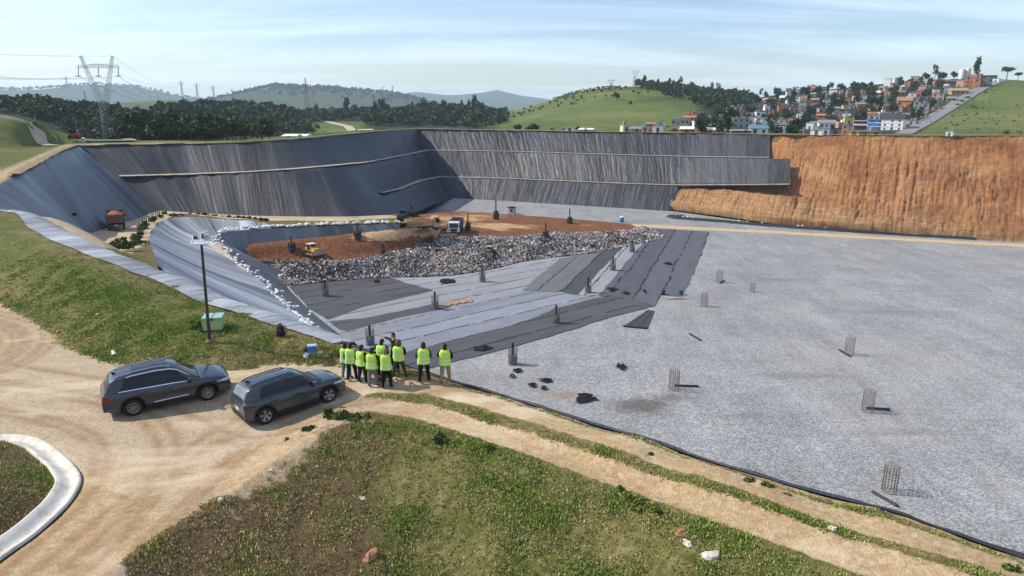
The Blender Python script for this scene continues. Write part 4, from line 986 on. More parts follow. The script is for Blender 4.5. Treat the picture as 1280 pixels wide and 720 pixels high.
for px, c, lab in [(829, (.02, .03, .06), 'left end of the small dark rolls at the panel corner'), (851, (.03, .06, .14), 'right end of the small dark rolls at the panel corner')]:
    mb = MB(); mb.lathe([(0, 0), (.32, 0), (.34, .05), (.34, .75), (.28, .8), (0, .8)], n=12); o = mb.build('sheet_roll', sm('roll_blue_%d' % px, c, .5, .4)); o.location = at(px, 368, Z0 + .1); tag(o, lab, 'roll')
# hut, drum and heap on the gravel behind the fill
MAT_CONC = sm('pale_concrete', (.36, .35, .33), .9, .2, var=.25, sc=2, bump=.3); MAT_DARK = sm('dark_opening', (.012, .012, .013), .7, .2)
t = thing('tank_hut', 'small grey square hut standing on gravel behind the red fill', 'hut', at(640, 267.5, Z0), -.35)
mb = MB(); mb.box((0, 0, 1.0), (1.9, 1.7, 2.0), bev=.05); mb.build('wall', MAT_CONC, t); mb = MB(); mb.box((0, 0, 2.08), (2.15, 1.95, .16)); mb.box((.1, 0, 2.2), (1.3, 1.0, .1)); mb.build('roof', MAT_DARK, t); mb = MB(); mb.box((.1, -.87, 1.15), (.6, .06, .8)); mb.build('opening', MAT_DARK, t)
t = thing('drum', 'blue and white drum on gravel by the right end of the fill', 'drum', at(777, 277.5, Z0)); mb = MB(); mb.lathe([(0, 0), (.62, 0), (.65, .06), (.65, 1.25), (.62, 1.3)], n=16); mb.build('barrel', sm('drum_blue', (.05, .16, .34), .5, .4), t, True); mb = MB(); mb.lathe([(.63, 1.28), (.66, 1.32), (.6, 1.6), (0, 1.62)], n=16); mb.build('lid', sm('drum_white', (.7, .72, .74), .5, .4), t, True)
mb = MB()
for i in range(26): mb.blob((random.gauss(0, .9), random.gauss(0, .6), .25), random.uniform(.3, .6), i, 6, .4)
o = mb.build('rubble_heap', MAT_ROCK); o.location = at(848, 270.5, Z0); tag(o, 'grey rubble heap at the left end of the black kerb', 'rubble')
mb = MB(); mb.lathe([(3.2, -.1), (2.4, .25), (1.2, .5), (0, .6)], n=14)
for i in range(40):
    a = random.uniform(0, 6.28); q = random.uniform(0, 2.9); mb.blob((q * math.cos(a), q * math.sin(a), .5 - q * .14), random.uniform(.25, .5), i, 6, .4)
o = mb.build('rubble_heap', MAT_ROCK); o.location = at(556, 264.5, Z0); tag(o, 'low scattered stone heap on gravel behind the white truck', 'rubble')
# ================================================================== CARS
def paint(name, col):
    t = NT(name); o = t.obj(); n = t.noise(o, 2.2, 4, .6)
    c = t.mix(1., col, t.ramp(n, [(.3, .9), (.7, 1.12)]), 'MULTIPLY')
    zz = t.sxyz(o)[2]; c = t.mix(t.math('MULTIPLY', t.ramp(zz, [(.25, .35), (.6, 0.)]), t.ramp(t.noise(o, 5, 4, .7), [(.35, 0.), (.7, 1.)])), c, (.20, .15, .10))
    return t.fin(c, .34, .45, .12, None, .8)
def glassmat(name, col=(.012, .014, .017)):
    t = NT(name); n = t.noise(t.obj(), 3, 3); return t.fin(t.mix(1., col, t.ramp(n, [(.3, .8), (.7, 1.2)]), 'MULTIPLY'), .07, .38, 0, None, 0.)
GLASS = glassmat('tinted_glass'); BLKTRIM = sm('black_trim', (.018, .018, .02), .55, .4, var=.2)
CHROME = sm('chrome', (.75, .75, .76), .18, .6, .9, var=.05); RUBBER = sm('tyre_rubber', (.022, .021, .02), .9, .2, var=.25, sc=9, bump=.2)
ALLOY = sm('alloy', (.33, .33, .34), .3, .5, .8, var=.08); ALLOYD = sm('dark_alloy', (.03, .03, .032), .35, .5, .5, var=.1)
REDL = sm('red_lamp', (.28, .015, .012), .15, .6, var=.1); LAMPG = sm('lamp_glass', (.62, .64, .66), .1, .6, .2, var=.1); PLATE = sm('number_plate', (.62, .62, .62), .5, .3, var=.05)
def ip(x, pts): return np.interp(x, [p[0] for p in pts], [p[1] for p in pts])
def car(name, label, P):
    L0, L1, W = P['x0'], P['x1'], P['w']; ax = P['axles']; RW = P['rw']
    root = thing(name, label, 'car', P['loc'], 0, None, P['rot'])
    hb = W / 2
    def hw(x):
        f = np.clip((x - (L1 - .95)) / .95, 0, 1); r = np.clip(((L0 + .75) - x) / .75, 0, 1)
        return hb * (1 - .20 * f ** 2.4 - .11 * r ** 2.6)
    def ztop(x): return ip(x, P['top'])
    def zbot(x):
        z = ip(x, [(L0, .42), (L0 + .35, .27), (L1 - .5, .24), (L1, .34)])
        for a in ax:
            d = np.abs(x - a); q = np.sqrt(np.maximum(0, (RW + .075) ** 2 - d ** 2)); z = np.where(d < RW + .075, np.maximum(z, RW + q - .0), z)
        return z
    def side(x, z):                      # half width of the body at height z
        zt = ztop(x); f = np.clip((z - .3) / (zt - .3), 0, 1)
        tum = -.035 * np.clip((.42 - z) / .2, 0, 1) - .10 * np.clip((f - .78) / .22, 0, 1) ** 2 + .018 * np.exp(-((f - .72) / .1) ** 2) - .018 * np.exp(-((f - .38) / .2) ** 2)
        return hw(x) + tum
    xs = np.unique(np.r_[np.linspace(L0, L1, 90), [a + s * (RW + .075) for a in ax for s in (-1, 1)], L0 + .02, L0 + .06, L1 - .03, L1 - .08]); nk = 16
    V = []
    for x in xs:
        zb, zt = float(zbot(x)), float(ztop(x)); row = [(0, zb)]
        for k in range(11):
            z = zb + (zt - .015 - zb) * k / 10; row.append((float(side(x, z)), z))
        ye = row[-1][0]
        for u, dz in ((.93, .012), (.75, .028), (.4, .045), (0, .05)): row.append((ye * u, zt - .015 + dz * (1 if x > P['cowl'] else .3)))
        half = [(x, -y, z) for y, z in row]; other = [(x, y, z) for y, z in row[::-1][1:-1]]
        V.append(half + other)
    n = len(V[0]); mb = MB(); mb.add([p for r in V for p in r], [(i * n + j, i * n + (j + 1) % n, (i + 1) * n + (j + 1) % n, (i + 1) * n + j) for i in range(len(xs) - 1) for j in range(n)] + [tuple(range(n)), tuple(range((len(xs) - 1) * n, len(xs) * n))[::-1]])
    # greenhouse
    def zroof(x): return ip(x, P['roof'])
    def belt(x): return ztop(x) - .03
    def Gp(x, s, sg):
        zb = float(belt(x)); zr = max(zb + .004, float(zroof(x))); h = zr - zb; yb = float(side(x, float(ztop(x)) - .015)) * .985
        rn = min(.06, h * .35)
        if s <= .75:
            f = s / .75; z = zb + (h - rn) * f; y = yb - P['lean'] * (z - zb) - .03 * f ** 3
        else:
            t = (s - .75) / .25; ye = yb - P['lean'] * (h - rn) - .03; y = ye * (1 - t); z = zr - rn + rn * math.sin(min(1, t * 1.0) * PI / 2) ** .7 if t > 0 else zr - rn
        return Vector((x, sg * y, z))
    gx = np.unique(np.r_[np.linspace(P['roof'][0][0], P['roof'][-1][0], 60)]); ss = list(np.linspace(0, .75, 9)) + list(np.linspace(.78, 1, 8))
    m2 = [[Gp(x, s, -1) for s in ss] + [Gp(x, s, 1) for s in ss[::-1][1:]] for x in gx]; n2 = len(m2[0])
    mb.add([p for r in m2 for p in r], [(i * n2 + j, i * n2 + j + 1, (i + 1) * n2 + j + 1, (i + 1) * n2 + j) for i in range(len(gx) - 1) for j in range(n2 - 1)])
    body = mb.build('body', P['paint'], root, True)
    def gpatch(nm, xa, xb, sa, sb, sg, mat, par=root, off=.008, nx=14, ns=6, skew=(0, 0), both=False):
        m = MB(); pts = []
        sv = list(np.linspace(sa, sb, ns))
        for i in range(nx):
            u = i / (nx - 1); row = []
            for s in sv:
                f = (s - sa) / (sb - sa); x = (xa + skew[0] * f) + (xb + skew[1] * f - xa - skew[0] * f) * u
                p = Gp(x, s, sg); e = Gp(x + .01, s, sg) - Gp(x - .01, s, sg); g = Gp(x, min(1, s + .01), sg) - Gp(x, max(0, s - .01), sg)
                nn = e.cross(g); nn = nn.normalized() if nn.length > 1e-9 else Vector((0, sg, 0))
                if nn.z < -.05 or (abs(nn.z) < .2 and nn.y * sg < 0): nn = -nn
                row.append(p + nn * off)
            if both:
                row = row + [Vector((q.x, -q.y, q.z)) for q in row[::-1][1:]]
            pts.append(row)
        k = len(pts[0]); m.add([p for r in pts for p in r], [(i * k + j, i * k + j + 1, (i + 1) * k + j + 1, (i + 1) * k + j) for i in range(nx - 1) for j in range(k - 1)])
        return m.build(nm, mat, par, True)
    def bpatch(nm, xa, xb, za, zb_, sg, mat, par=root, off=.006, nx=12, nz=8, topf=None):
        m = MB(); pts = []
        for i in range(nx):
            x = xa + (xb - xa) * i / (nx - 1); z1 = float(topf(x)) if topf else zb_; z0_ = max(za, float(zbot(x)) + .015)
            pts.append([(x, sg * (float(side(x, z0_ + (z1 - z0_) * j / (nz - 1))) + off), z0_ + (z1 - z0_) * j / (nz - 1)) for j in range(nz)])
        m.add([p for r in pts for p in r], [(i * nz + j, i * nz + j + 1, (i + 1) * nz + j + 1, (i + 1) * nz + j) for i in range(nx - 1) for j in range(nz - 1)])
        return m.build(nm, mat, par, True)
    for sg in (-1, 1):
        for (a, b, sk) in P['side_windows']: gpatch('window', a, b, .07, .66, sg, GLASS, skew=sk)
        gpatch('pillar', P['side_windows'][-1][0] + .1, P['side_windows'][0][1] - .06, .06, .67, sg, BLKTRIM, off=.004, nx=40, skew=(.14, -.54))
        for (a, b) in P['doors']:
            d = bpatch('door', a, b, .36, 1, sg, P['paint'], topf=lambda x: ztop(x) - .03)
            h = MB(); hx = a + .16; hz = float(ztop(hx)) - .17; h.box((hx, sg * (float(side(hx, hz)) + .02), hz), (.2, .035, .035), bev=.012); h.build('handle', P['handle'], d)
            bpatch('door_seam', a - .016, a, .36, 1, sg, BLKTRIM, root, .0065, 2, 8, lambda x: ztop(x) - .02)
        bpatch('sill', ax[1] + RW + .08, ax[0] - RW - .08, .2, .40, sg, BLKTRIM, off=.012, topf=lambda x: .40)
        if P.get('chrome'):
            gpatch('window_trim', P['side_windows'][-1][0] - .03, P['side_windows'][0][1] - .22, .02, .06, sg, CHROME, nx=30, ns=2, off=.014)
            gpatch('window_trim', P['side_windows'][-1][0] + .3, P['side_windows'][0][1] - .1, .69, .73, sg, CHROME, nx=40, ns=2, off=.012, skew=(0, 0))
            m = MB(); xa, xb = ax[1] + .75, ax[0] - .72; m.tube((xa, sg * (hb + .008), .44), (xb, sg * (hb + .008), .47), .03, n=6); m.build('door_strip', CHROME, root)
        # arches
        for a in ax:
            m = MB(); yy = float(side(a + .0, RW + RW)) * sg
            for (r0_, r1_) in ((RW + .062, RW + .125),):
                vs = []; 
                for i in range(25):
                    t = PI * i / 24
                    for rr_, yo in ((r0_, -.03), (r0_, .016), (r1_, .012), (r1_, -.02)):
                        X = a + rr_ * math.cos(t); Zz = RW + rr_ * math.sin(t); vs.append((X, sg * (float(side(X, min(Zz, float(ztop(X)) - .1))) + yo), Zz))
                m.add(vs, [(i * 4 + j, i * 4 + j + 1, i * 4 + 5 + j, i * 4 + 4 + j) for i in range(24) for j in range(3)])
            m.build('wheel_arch', BLKTRIM, root)
        # mirror
        m = MB(); mx_ = P['side_windows'][0][1] - .12; m.box((mx_, sg * (hb + .1), float(ztop(mx_)) + .07), (.13, .22, .16), bev=.045); m.box((mx_, sg * (hb - .03), float(ztop(mx_)) + .0), (.06, .14, .05)); m.build('mirror', P['mirror'], root, True)
        # roof rail
        m = MB(); xr = np.linspace(P['rail'][0], P['rail'][1], 14); pts = []
        for i, x in enumerate(xr):
            g = Gp(x, .80, sg); pts.append((g.x, g.y, g.z + (.05 if 0 < i < 13 else .0)))
        m.path(pts, .024, 6); m.build('roof_rail', P['railmat'], root, True)
        # lamps
        bpatch('headlamp', L1 - .52, L1 - .10, .70, .80, sg, LAMPG, off=.012, nz=3, topf=lambda x: P['hl'][1]) if False else None
        m = MB(); pts = []
        for i in range(10):
            x = L1 - .55 + .52 * i / 9; zl, zh = P['hl'][0] + .05 * (1 - i / 9), P['hl'][1] - .00 * i
            pts += [(x, sg * (float(side(x, zl)) + .014), zl), (x, sg * (float(side(x, zh)) + .014), zh)]
        m.add(pts, [(2 * i, 2 * i + 1, 2 * i + 3, 2 * i + 2) for i in range(9)]); m.build('headlamp', LAMPG, root)
        m = MB(); pts = []
        for i in range(10):
            x = L0 + .015 + .40 * i / 9; zl, zh = P['tl']; zh = zh - .04 * i / 9
            pts += [(x, sg * (float(side(x, zl)) + .016), zl + .05 * i / 9), (x, sg * (float(side(x, zh)) + .016), zh)]
        m.add(pts, [(2 * i, 2 * i + 1, 2 * i + 3, 2 * i + 2) for i in range(9)]); m.build('tail_lamp', P['tlmat'], root)
    gpatch('windshield', P['ws'][0], P['ws'][1], .775, 1., -1, GLASS if not P.get('wsm') else P['wsm'], both=True, nx=16, ns=8)
    gpatch('rear_window', P['rwn'][0], P['rwn'][1], .775, 1., -1, P['rgl'], both=True, nx=12, ns=8)
    if P.get('sunroof'): gpatch('sunroof', *P['sunroof'], .80, 1., -1, P['sunmat'], both=True, nx=16, ns=6, off=.006)
    # nose, grille, bumper, rear band
    def nose(nm, z0_, z1_, wf, mat, xoff, end=1, par=root, d=.03):
        m = MB(); pts = []; X = L1 if end > 0 else L0
        for i in range(13):
            u = -1 + 2 * i / 12; yy = u * wf * float(hw(X)); xx = X + end * (xoff - .05 * abs(u) ** 3)
            pts += [(xx, yy, z0_), (xx, yy, z1_), (xx - end * .12, yy, z1_), (xx - end * .12, yy, z0_)]
        m.add(pts, [(4 * i + j, 4 * i + (j + 1) % 4, 4 * i + 4 + (j + 1) % 4, 4 * i + 4 + j) for i in range(12) for j in range(4)] + [(0, 1, 2, 3), (48, 51, 50, 49)]); return m.build(nm, mat, par)
    nose('grille', .50, .72, .72, BLKTRIM, .015); nose('bumper', .26, .46, 1.0, BLKTRIM, .012); nose('number_plate', .46, .57, .3, PLATE, .024)
    nose('rear_bumper', .36, .54, 1.0, BLKTRIM, .03, -1); nose('light_band', P['tl'][0] + .02, P['tl'][1] - .03, .98, P['tlmat'], .012, -1); nose('number_plate', .62, .74, .3, PLATE, .016, -1)
    # underbody
    m = MB(); m.box(((L0 + L1) / 2, 0, .42), (L1 - L0 - .5, W - .44, .34)); m.build('underbody', BLKTRIM, root)
    m = MB()
    xw = P['ws'][1] + .0; g0 = float(ztop(xw)); m.box((xw + .03, 0, g0 + .03), (.14, W * .74, .05), bev=.02); m.build('cowl', BLKTRIM, root)
    m = MB(); xa = L0 + .45; za = float(zroof(xa)); m.prism([(-.11, 0), (.11, 0), (-.06, .085), (-.1, .085)], -.02, .02, 'Y'); o = m.build('antenna', BLKTRIM, root); o.location = (xa + .12, 0, za + .03)
    # wheels
    rimk = P['rim']
    ty = MB(); ty.lathe([(RW * .64, -.11), (RW * .94, -.115), (RW, -.085), (RW, .085), (RW * .94, .115), (RW * .64, .11), (RW * .64, -.11)], axis='Y', n=32); tym = ty.mesh('tyre', RUBBER, True)
    rm_ = MB(); rm_.cur = 0; rm_.lathe([(RW * .66, -.1), (RW * .66, .10), (RW * .62, .105), (RW * .60, .085), (RW * .57, .02), (0, .015)], axis='Y', n=32); rimb = rm_.mesh('rim', ALLOYD, True)
    sp_ = MB(); ns_ = rimk[0]
    for i in range(ns_):
        a = 2 * PI * i / ns_
        for da, wd in rimk[1]:
            c, s_ = math.cos(a + da), math.sin(a + da); ca, sa_ = math.cos(a), math.sin(a)
            p0 = Vector((ca * RW * .10, .065, sa_ * RW * .10)); p1 = Vector((c * RW * .63, .085, s_ * RW * .63)); d = (p1 - p0).normalized(); nrm = Vector((d.z, 0, -d.x))
            vs = [p0 + nrm * wd * .8, p0 - nrm * wd * .8, p1 - nrm * wd, p1 + nrm * wd]; vs += [v + Vector((0, .022, 0)) for v in vs]
            sp_.add(vs, [(0, 1, 2, 3), (7, 6, 5, 4), (0, 4, 5, 1), (1, 5, 6, 2), (2, 6, 7, 3), (3, 7, 4, 0)])
    sp_.lathe([(0, .1), (RW * .13, .1), (RW * .15, .06)], axis='Y', n=14); spm = sp_.mesh('spokes', ALLOY)
    rg = MB(); rg.lathe([(RW * .60, .085), (RW * .66, .107), (RW * .64, .11), (RW * .59, .095)], axis='Y', n=32); rgm = rg.mesh('rim_edge', ALLOY, True)
    for a in ax:
        for sg in (-1, 1):
            wl = bpy.data.objects.new('wheel', tym); COL.objects.link(wl); wl.parent = root; wl.location = (a, sg * (hb - .135), RW); wl.rotation_euler = (0, .35 * a, 0) if sg > 0 else (0, .2 * a, PI)
            for mm in (rimb, spm, rgm): link(mm.name.split('.')[0], mm, wl)
    return root
def placed(rear_px, front_px, x_rear, x_front, ylat):
    zr = 0.; a = at(*rear_px, 0.); a[2] = float(Hnear(a[0:1], a[1:2])[0]); a = at(*rear_px, a[2])
    b = at(*front_px, 0.)
    for _ in range(4): b = at(*front_px, float(Hnear(b[0:1], b[1:2])[0]))
    d = b - a; yaw = math.atan2(d[1], d[0]); m = (a + b) / 2
    lx, ly = math.cos(yaw), math.sin(yaw); mid = (x_rear + x_front) / 2
    c = np.array([m[0] - lx * mid - ly * ylat, m[1] - ly * mid + lx * ylat])     # wheels seen are on the right hand side
    def z(px, py): return float(Hnear(np.array([c[0] + lx * px - ly * py]), np.array([c[1] + ly * px + lx * py]))[0])
    z1, z0 = (z(x_front, ylat) + z(x_front, -ylat)) / 2, (z(x_rear, ylat) + z(x_rear, -ylat)) / 2
    zl, zr = (z(x_front, ylat) + z(x_rear, ylat)) / 2, (z(x_front, -ylat) + z(x_rear, -ylat)) / 2
    print('car', np.linalg.norm(d), math.degrees(yaw), c, z0, z1)
    return (c[0], c[1], (z0 + z1) / 2 - .015), (math.atan2(zl - zr, 2 * ylat), -math.atan2(z1 - z0, x_front - x_rear), yaw)
loc, rot = placed((168, 518.6), (258.5, 499.6), -1.36, 1.36, .80)
car('parked_car', 'larger dark grey SUV with silver roof rails and chrome window trim, parked on the left', dict(x0=-2.36, x1=2.36, w=1.87, axles=(1.40, -1.33), rw=.365, loc=loc, rot=rot,
    top=[(-2.36, .96), (-2.3, 1.04), (-2.1, 1.10), (-.6, 1.06), (1.0, 1.03), (1.35, 1.02), (1.9, .95), (2.2, .85), (2.33, .74), (2.36, .66)],
    roof=[(-2.30, 1.02), (-2.22, 1.16), (-2.02, 1.50), (-1.85, 1.60), (-1.2, 1.69), (-.4, 1.725), (.15, 1.69), (.42, 1.60), (1.18, 1.04)], cowl=1.2, lean=.36,
    paint=paint('slate_grey_paint', (.020, .025, .038)), handle=BLKTRIM, mirror=BLKTRIM, side_windows=[(-.05, .92, (0, -.52)), (-1.02, -.13, (0, 0)), (-1.72, -1.1, (.22, 0))], doors=[(-.10, .95), (-1.08, -.12)], chrome=True,
    rail=(-1.85, .15), railmat=CHROME, hl=(.72, .82), tl=(.82, .98), tlmat=REDL, ws=(.47, 1.10), rwn=(-2.20, -2.04), rgl=GLASS, sunroof=(-1.2, .1), sunmat=glassmat('roof_glass', (.03, .033, .04)), rim=(10, ((-.07, .012), (.07, .012)))))
loc, rot = placed((330.7, 530.3), (414.7, 500.6), -1.33, 1.32, .77)
BLUEG = glassmat('greenish_glass', (.10, .13, .14))
car('parked_car', 'smaller grey SUV with black roof rails and black light band, parked nearest the people', dict(x0=-2.08, x1=2.12, w=1.77, axles=(1.30, -1.33), rw=.345, loc=loc, rot=rot,
    top=[(-2.08, .92), (-2.0, 1.02), (-1.85, 1.06), (-.6, 1.03), (.9, 1.0), (1.2, .99), (1.7, .94), (2.0, .84), (2.1, .74), (2.12, .66)],
    roof=[(-2.04, 1.0), (-1.98, 1.12), (-1.80, 1.44), (-1.66, 1.52), (-1.1, 1.585), (-.3, 1.60), (.18, 1.57), (.4, 1.49), (1.12, 1.0)], cowl=1.14, lean=.33,
    paint=paint('storm_grey_paint', (.028, .035, .048)), handle=None or BLKTRIM, mirror=sm('mirror_paint', (.06, .066, .077), .35, .5), side_windows=[(-.12, .85, (0, -.48)), (-1.02, -.20, (0, 0)), (-1.42, -1.08, (.14, 0))], doors=[(-.16, .88), (-1.05, -.18)],
    rail=(-1.6, .1), railmat=BLKTRIM, hl=(.70, .80), tl=(.78, .93), tlmat=sm('smoked_lamp', (.05, .012, .012), .15, .6), ws=(.45, 1.05), wsm=BLUEG, rwn=(-1.96, -1.78), rgl=glassmat('rear_glass', (.22, .26, .27)), rim=(5, ((-.2, .026), (.2, .026), (0, .010)))))
# ================================================================== PEOPLE
SKIN = sm('skin', (.42, .24, .16), .6, .3, var=.08); SHOE = sm('dark_shoe', (.02, .018, .016), .6, .3, var=.2)
HIVIS = simple('hi_vis_fabric', (.50, .80, .055), .75, .2, var=.12, sc=9, bump=.3); REFL = sm('reflective_tape', (.66, .70, .66), .4, .5, .1, var=.08)
def cloth(name, c): return sm('cloth_' + name, c, .9, .15, var=.2, sc=7, bump=.3)
def gz(x, y): return float(H(np.array([x]), np.array([y]))[0])
def on_ground(px, py):
    p = at(px, py, .3)
    for _ in range(5): p = at(px, py, gz(p[0], p[1]))
    return p
def person(px, py, face, label, trousers, shirt, hair, hairlen=.0, height=1.72, vest=True, arms=('down', 'down'), stance=.055, short=False, haircol=(.015, .012, .01), loc=None, turn=0., lean=0.):
    P = on_ground(px, py) if loc is None else np.array(loc); root = thing('person', label, 'person', P, face); k = height / 1.72; g_ = random.uniform(1.08, 1.24) if vest else 1.; root.scale = (k * g_, k * g_, k)
    sk = {'pelvis': (0, 0, .93, .135), 'waist': (0, -.005, 1.08, .128), 'chest': (0, lean * .5, 1.30, .150), 'neckb': (0, lean, 1.455, .075), 'neck': (0, lean + .012, 1.52, .056)}
    ed = [('pelvis', 'waist'), ('waist', 'chest'), ('chest', 'neckb'), ('neckb', 'neck')]
    hands = []
    for s, nm, pose in ((-1, 'l', arms[0]), (1, 'r', arms[1])):
        fwd = .06 if s > 0 else -.04
        sk.update({'hip' + nm: (s * .092, 0, .86, .105), 'knee' + nm: (s * (.095 + stance * .4), .02 + fwd * .5, .49, .078), 'ank' + nm: (s * (.09 + stance), fwd - .02, .085, .054), 'toe' + nm: (s * (.11 + stance), fwd + .15, .035, .036)})
        ed += [('pelvis', 'hip' + nm), ('hip' + nm, 'knee' + nm), ('knee' + nm, 'ank' + nm), ('ank' + nm, 'toe' + nm)]
        sh = Vector((s * .195, lean * .9, 1.41)); 
        el, wr = {'down': ((s * .255, -.03, 1.12), (s * .235, .06, .87)), 'front': ((s * .265, -.02, 1.13), (s * .06, .22, 1.03)), 'cross': ((s * .27, .03, 1.14), (s * -.03, .24, 1.17)),
                  'phone': ((s * .26, .10, 1.16), (s * .09, .21, 1.46)), 'hip': ((s * .36, -.08, 1.15), (s * .17, .06, 1.0)), 'point': ((s * .44, .06, 1.47), (s * .70, .10, 1.545))}[pose]
        sk.update({'sh' + nm: (*sh, .068), 'el' + nm: (*el, .047), 'wr' + nm: (*wr, .032)}); ed += [('chest', 'sh' + nm), ('sh' + nm, 'el' + nm), ('el' + nm, 'wr' + nm)]
        hands.append((s, Vector(el), Vector(wr), pose))
    names = list(sk); idx = {n: i for i, n in enumerate(names)}
    me = bpy.data.meshes.new('body'); me.from_pydata([sk[n][:3] for n in names], [(idx[a], idx[b]) for a, b in ed], [])
    tmp = bpy.data.objects.new('tmp', me); COL.objects.link(tmp)
    md = tmp.modifiers.new('s', 'SKIN'); md.use_smooth_shade = True; sb = tmp.modifiers.new('u', 'SUBSURF'); sb.levels = sb.render_levels = 1
    for i, n in enumerate(names):
        v = me.skin_vertices[0].data[i]; r = sk[n][3]; v.radius = (r, r * (.82 if n in ('waist', 'chest', 'pelvis') else 1)); v.use_root = (n == 'pelvis')
    dg = bpy.context.evaluated_depsgraph_get(); ev = bpy.data.meshes.new_from_object(tmp.evaluated_get(dg)); bpy.data.objects.remove(tmp)
    mb = MB(); mats = [SKIN, cloth(*shirt), cloth(*trousers), SHOE]
    segs = [(np.array(sk[a][:3]), np.array(sk[b][:3]), a, b) for a, b in ed]
    vs = [tuple(v.co) for v in ev.vertices]; base = len(mb.v); mb.v += vs
    for p in ev.polygons:
        c = np.array(p.center); best = min(segs, key=lambda q: np.linalg.norm(c - (q[0] + np.clip(np.dot(c - q[0], q[1] - q[0]) / (np.dot(q[1] - q[0], q[1] - q[0])), 0, 1) * (q[1] - q[0]))))
        a, b = best[2], best[3]
        m = 1
        if b[:3] == 'toe' or c[2] < .09: m = 3
        elif b[:3] in ('kne', 'ank', 'hip') or (a == 'pelvis' and c[2] < .97): m = 2
        elif b == 'neck': m = 0
        elif b[:2] == 'wr' and short: m = 0
        mb.f.append(list(p.vertices)); mb.m.append(m)
    # head with a face
    mb.cur = 0; hc = Vector((0, lean + .03, 1.625)); Rz = Matrix.Rotation(turn, 3, 'Z')
    def hp(v): return hc + Rz @ Vector(v)
    nn_, kk = 12, 8; hv = []
    for j in range(kk + 1):
        t = PI * j / kk; z = .118 * math.cos(t)
        for i in range(nn_):
            a = 2 * PI * i / nn_; r = math.sin(t) * (1 - .12 * max(0, -math.cos(t))); hv.append(hp((.076 * r * math.cos(a), .095 * r * math.sin(a) + (.012 if z < -.03 else 0) * math.sin(a), z)))
    mb.add(hv, [(j * nn_ + i, (j + 1) * nn_ + i, (j + 1) * nn_ + (i + 1) % nn_, j * nn_ + (i + 1) % nn_) for j in range(kk) for i in range(nn_)])
    mb.add([hp((-.016, .088, .0)), hp((.016, .088, .0)), hp((0, .09, .035)), hp((0, .122, -.008))], [(0, 1, 3), (1, 2, 3), (2, 0, 3)])
    for s in (-1, 1): mb.box(hp((s * .08, .0, .0)), (.018, .04, .06), rz=turn, bev=.007)
    mb.cur = 3
    for s in (-1, 1): mb.box(hp((s * .03, .088, .018)), (.022, .012, .010), rz=turn)
    mb.box(hp((0, .092, -.052)), (.045, .010, .010), rz=turn); mb.cur = 0
    # hands: palm, four fingers of different length, thumb from the side of the palm
    for s, el, wr, pose in hands:
        d = (wr - el).normalized(); side = d.cross(Vector((0, 0, 1)) if abs(d.z) < .8 else Vector((0, 1, 0))).normalized(); up = side.cross(d)
        mb.tube(wr - d * .02, wr + d * .085, .030, .036, 8)
        for q, ln in enumerate((.062, .074, .078, .066)):
            b = wr + d * .075 + side * (q - 1.5) * .019; m_ = b + d * ln * .55 + up * -.006; mb.tube(b, m_, .0095, .009, 5); mb.tube(m_, m_ + (d * .8 - up * .6).normalized() * ln * .5, .009, .007, 5)
        b = wr + d * .03 + side * .032; m_ = b + (d * .7 + side * .7) * .04; mb.tube(b, m_, .012, .010, 5); mb.tube(m_, m_ + (d * .95 + side * .2) * .03, .010, .008, 5)
    body = mb.build('body', mats, root, True)
    # hair
    if hair:
        hm = sm('hair_%d' % int(1000 * sum(haircol)), haircol, .6, .3, var=.3, sc=30, bump=.4); m = MB(); vs = []; zlow = {'bald': .02}.get(hair, -.03)
        for j in range(7):
            t = PI * .56 * j / 6
            for i in range(14):
                a = 2 * PI * i / 14; back = -math.sin(a); r = math.sin(t); z = .128 * math.cos(t)
                if j >= 4: z -= .035 * (j - 3) * max(0, back) ; z += .03 * (j - 3) * max(0, -back)
                bul = .02 if hair == 'curly' else 0; rp = 1 + (random.uniform(-.09, .12) if hair == 'curly' else 0)
                vs.append(hp(((.083 + bul) * r * math.cos(a) * rp, (.102 + bul) * r * math.sin(a) * rp - .006, z + bul)))
        m.add(vs, [(j * 14 + i, (j + 1) * 14 + i, (j + 1) * 14 + (i + 1) % 14, j * 14 + (i + 1) % 14) for j in range(6) for i in range(14)])
        if hairlen > 0:
            wd = .125 if hair == 'curly' else .085
            rowsH = []
            for j in range(8):
                f = j / 7; z = .06 - (hairlen + .06) * f; w_ = wd * (.8 + .5 * f - .5 * f * f)
                rowsH.append([hp((w_ * math.cos(a) * (1 + (random.uniform(-.1, .1) if hair == 'curly' else 0)), -.02 + (-.085 - .02 * f) * math.sin(a) * (1 if math.sin(a) > 0 else .2), z)) for a in np.linspace(-.3, PI + .3, 12)])
            m.add([p for r in rowsH for p in r], [(j * 12 + i, j * 12 + i + 1, (j + 1) * 12 + i + 1, (j + 1) * 12 + i) for j in range(7) for i in range(11)])
            m.add([p for r in rowsH[-1:] for p in r], [tuple(range(12))])
        m.build('hair', hm, root, True)
    if vest:
        prof = [(.845, .222, .172), (.95, .212, .163), (1.08, .196, .152), (1.2, .196, .152), (1.32, .204, .150), (1.40, .196, .135), (1.455, .150, .108), (1.485, .098, .086)]
        def VP(z, a, off=0.):
            rx = np.interp(z, [p[0] for p in prof], [p[1] for p in prof]) + off; ry = np.interp(z, [p[0] for p in prof], [p[2] for p in prof]) + off
            c, s_ = math.cos(a), math.sin(a); e = .75; wob = 1 + (.05 * math.sin(5 * a + px) * max(0, 1 - (z - .84) / .35))
            return (rx * abs(c) ** e * (1 if c >= 0 else -1) * wob, ry * abs(s_) ** e * (1 if s_ >= 0 else -1) * wob - .005 + lean * max(0, (z - 1.0) / .45), z)
        m = MB(); nz = 16; zs = np.linspace(.845, 1.485, nz)
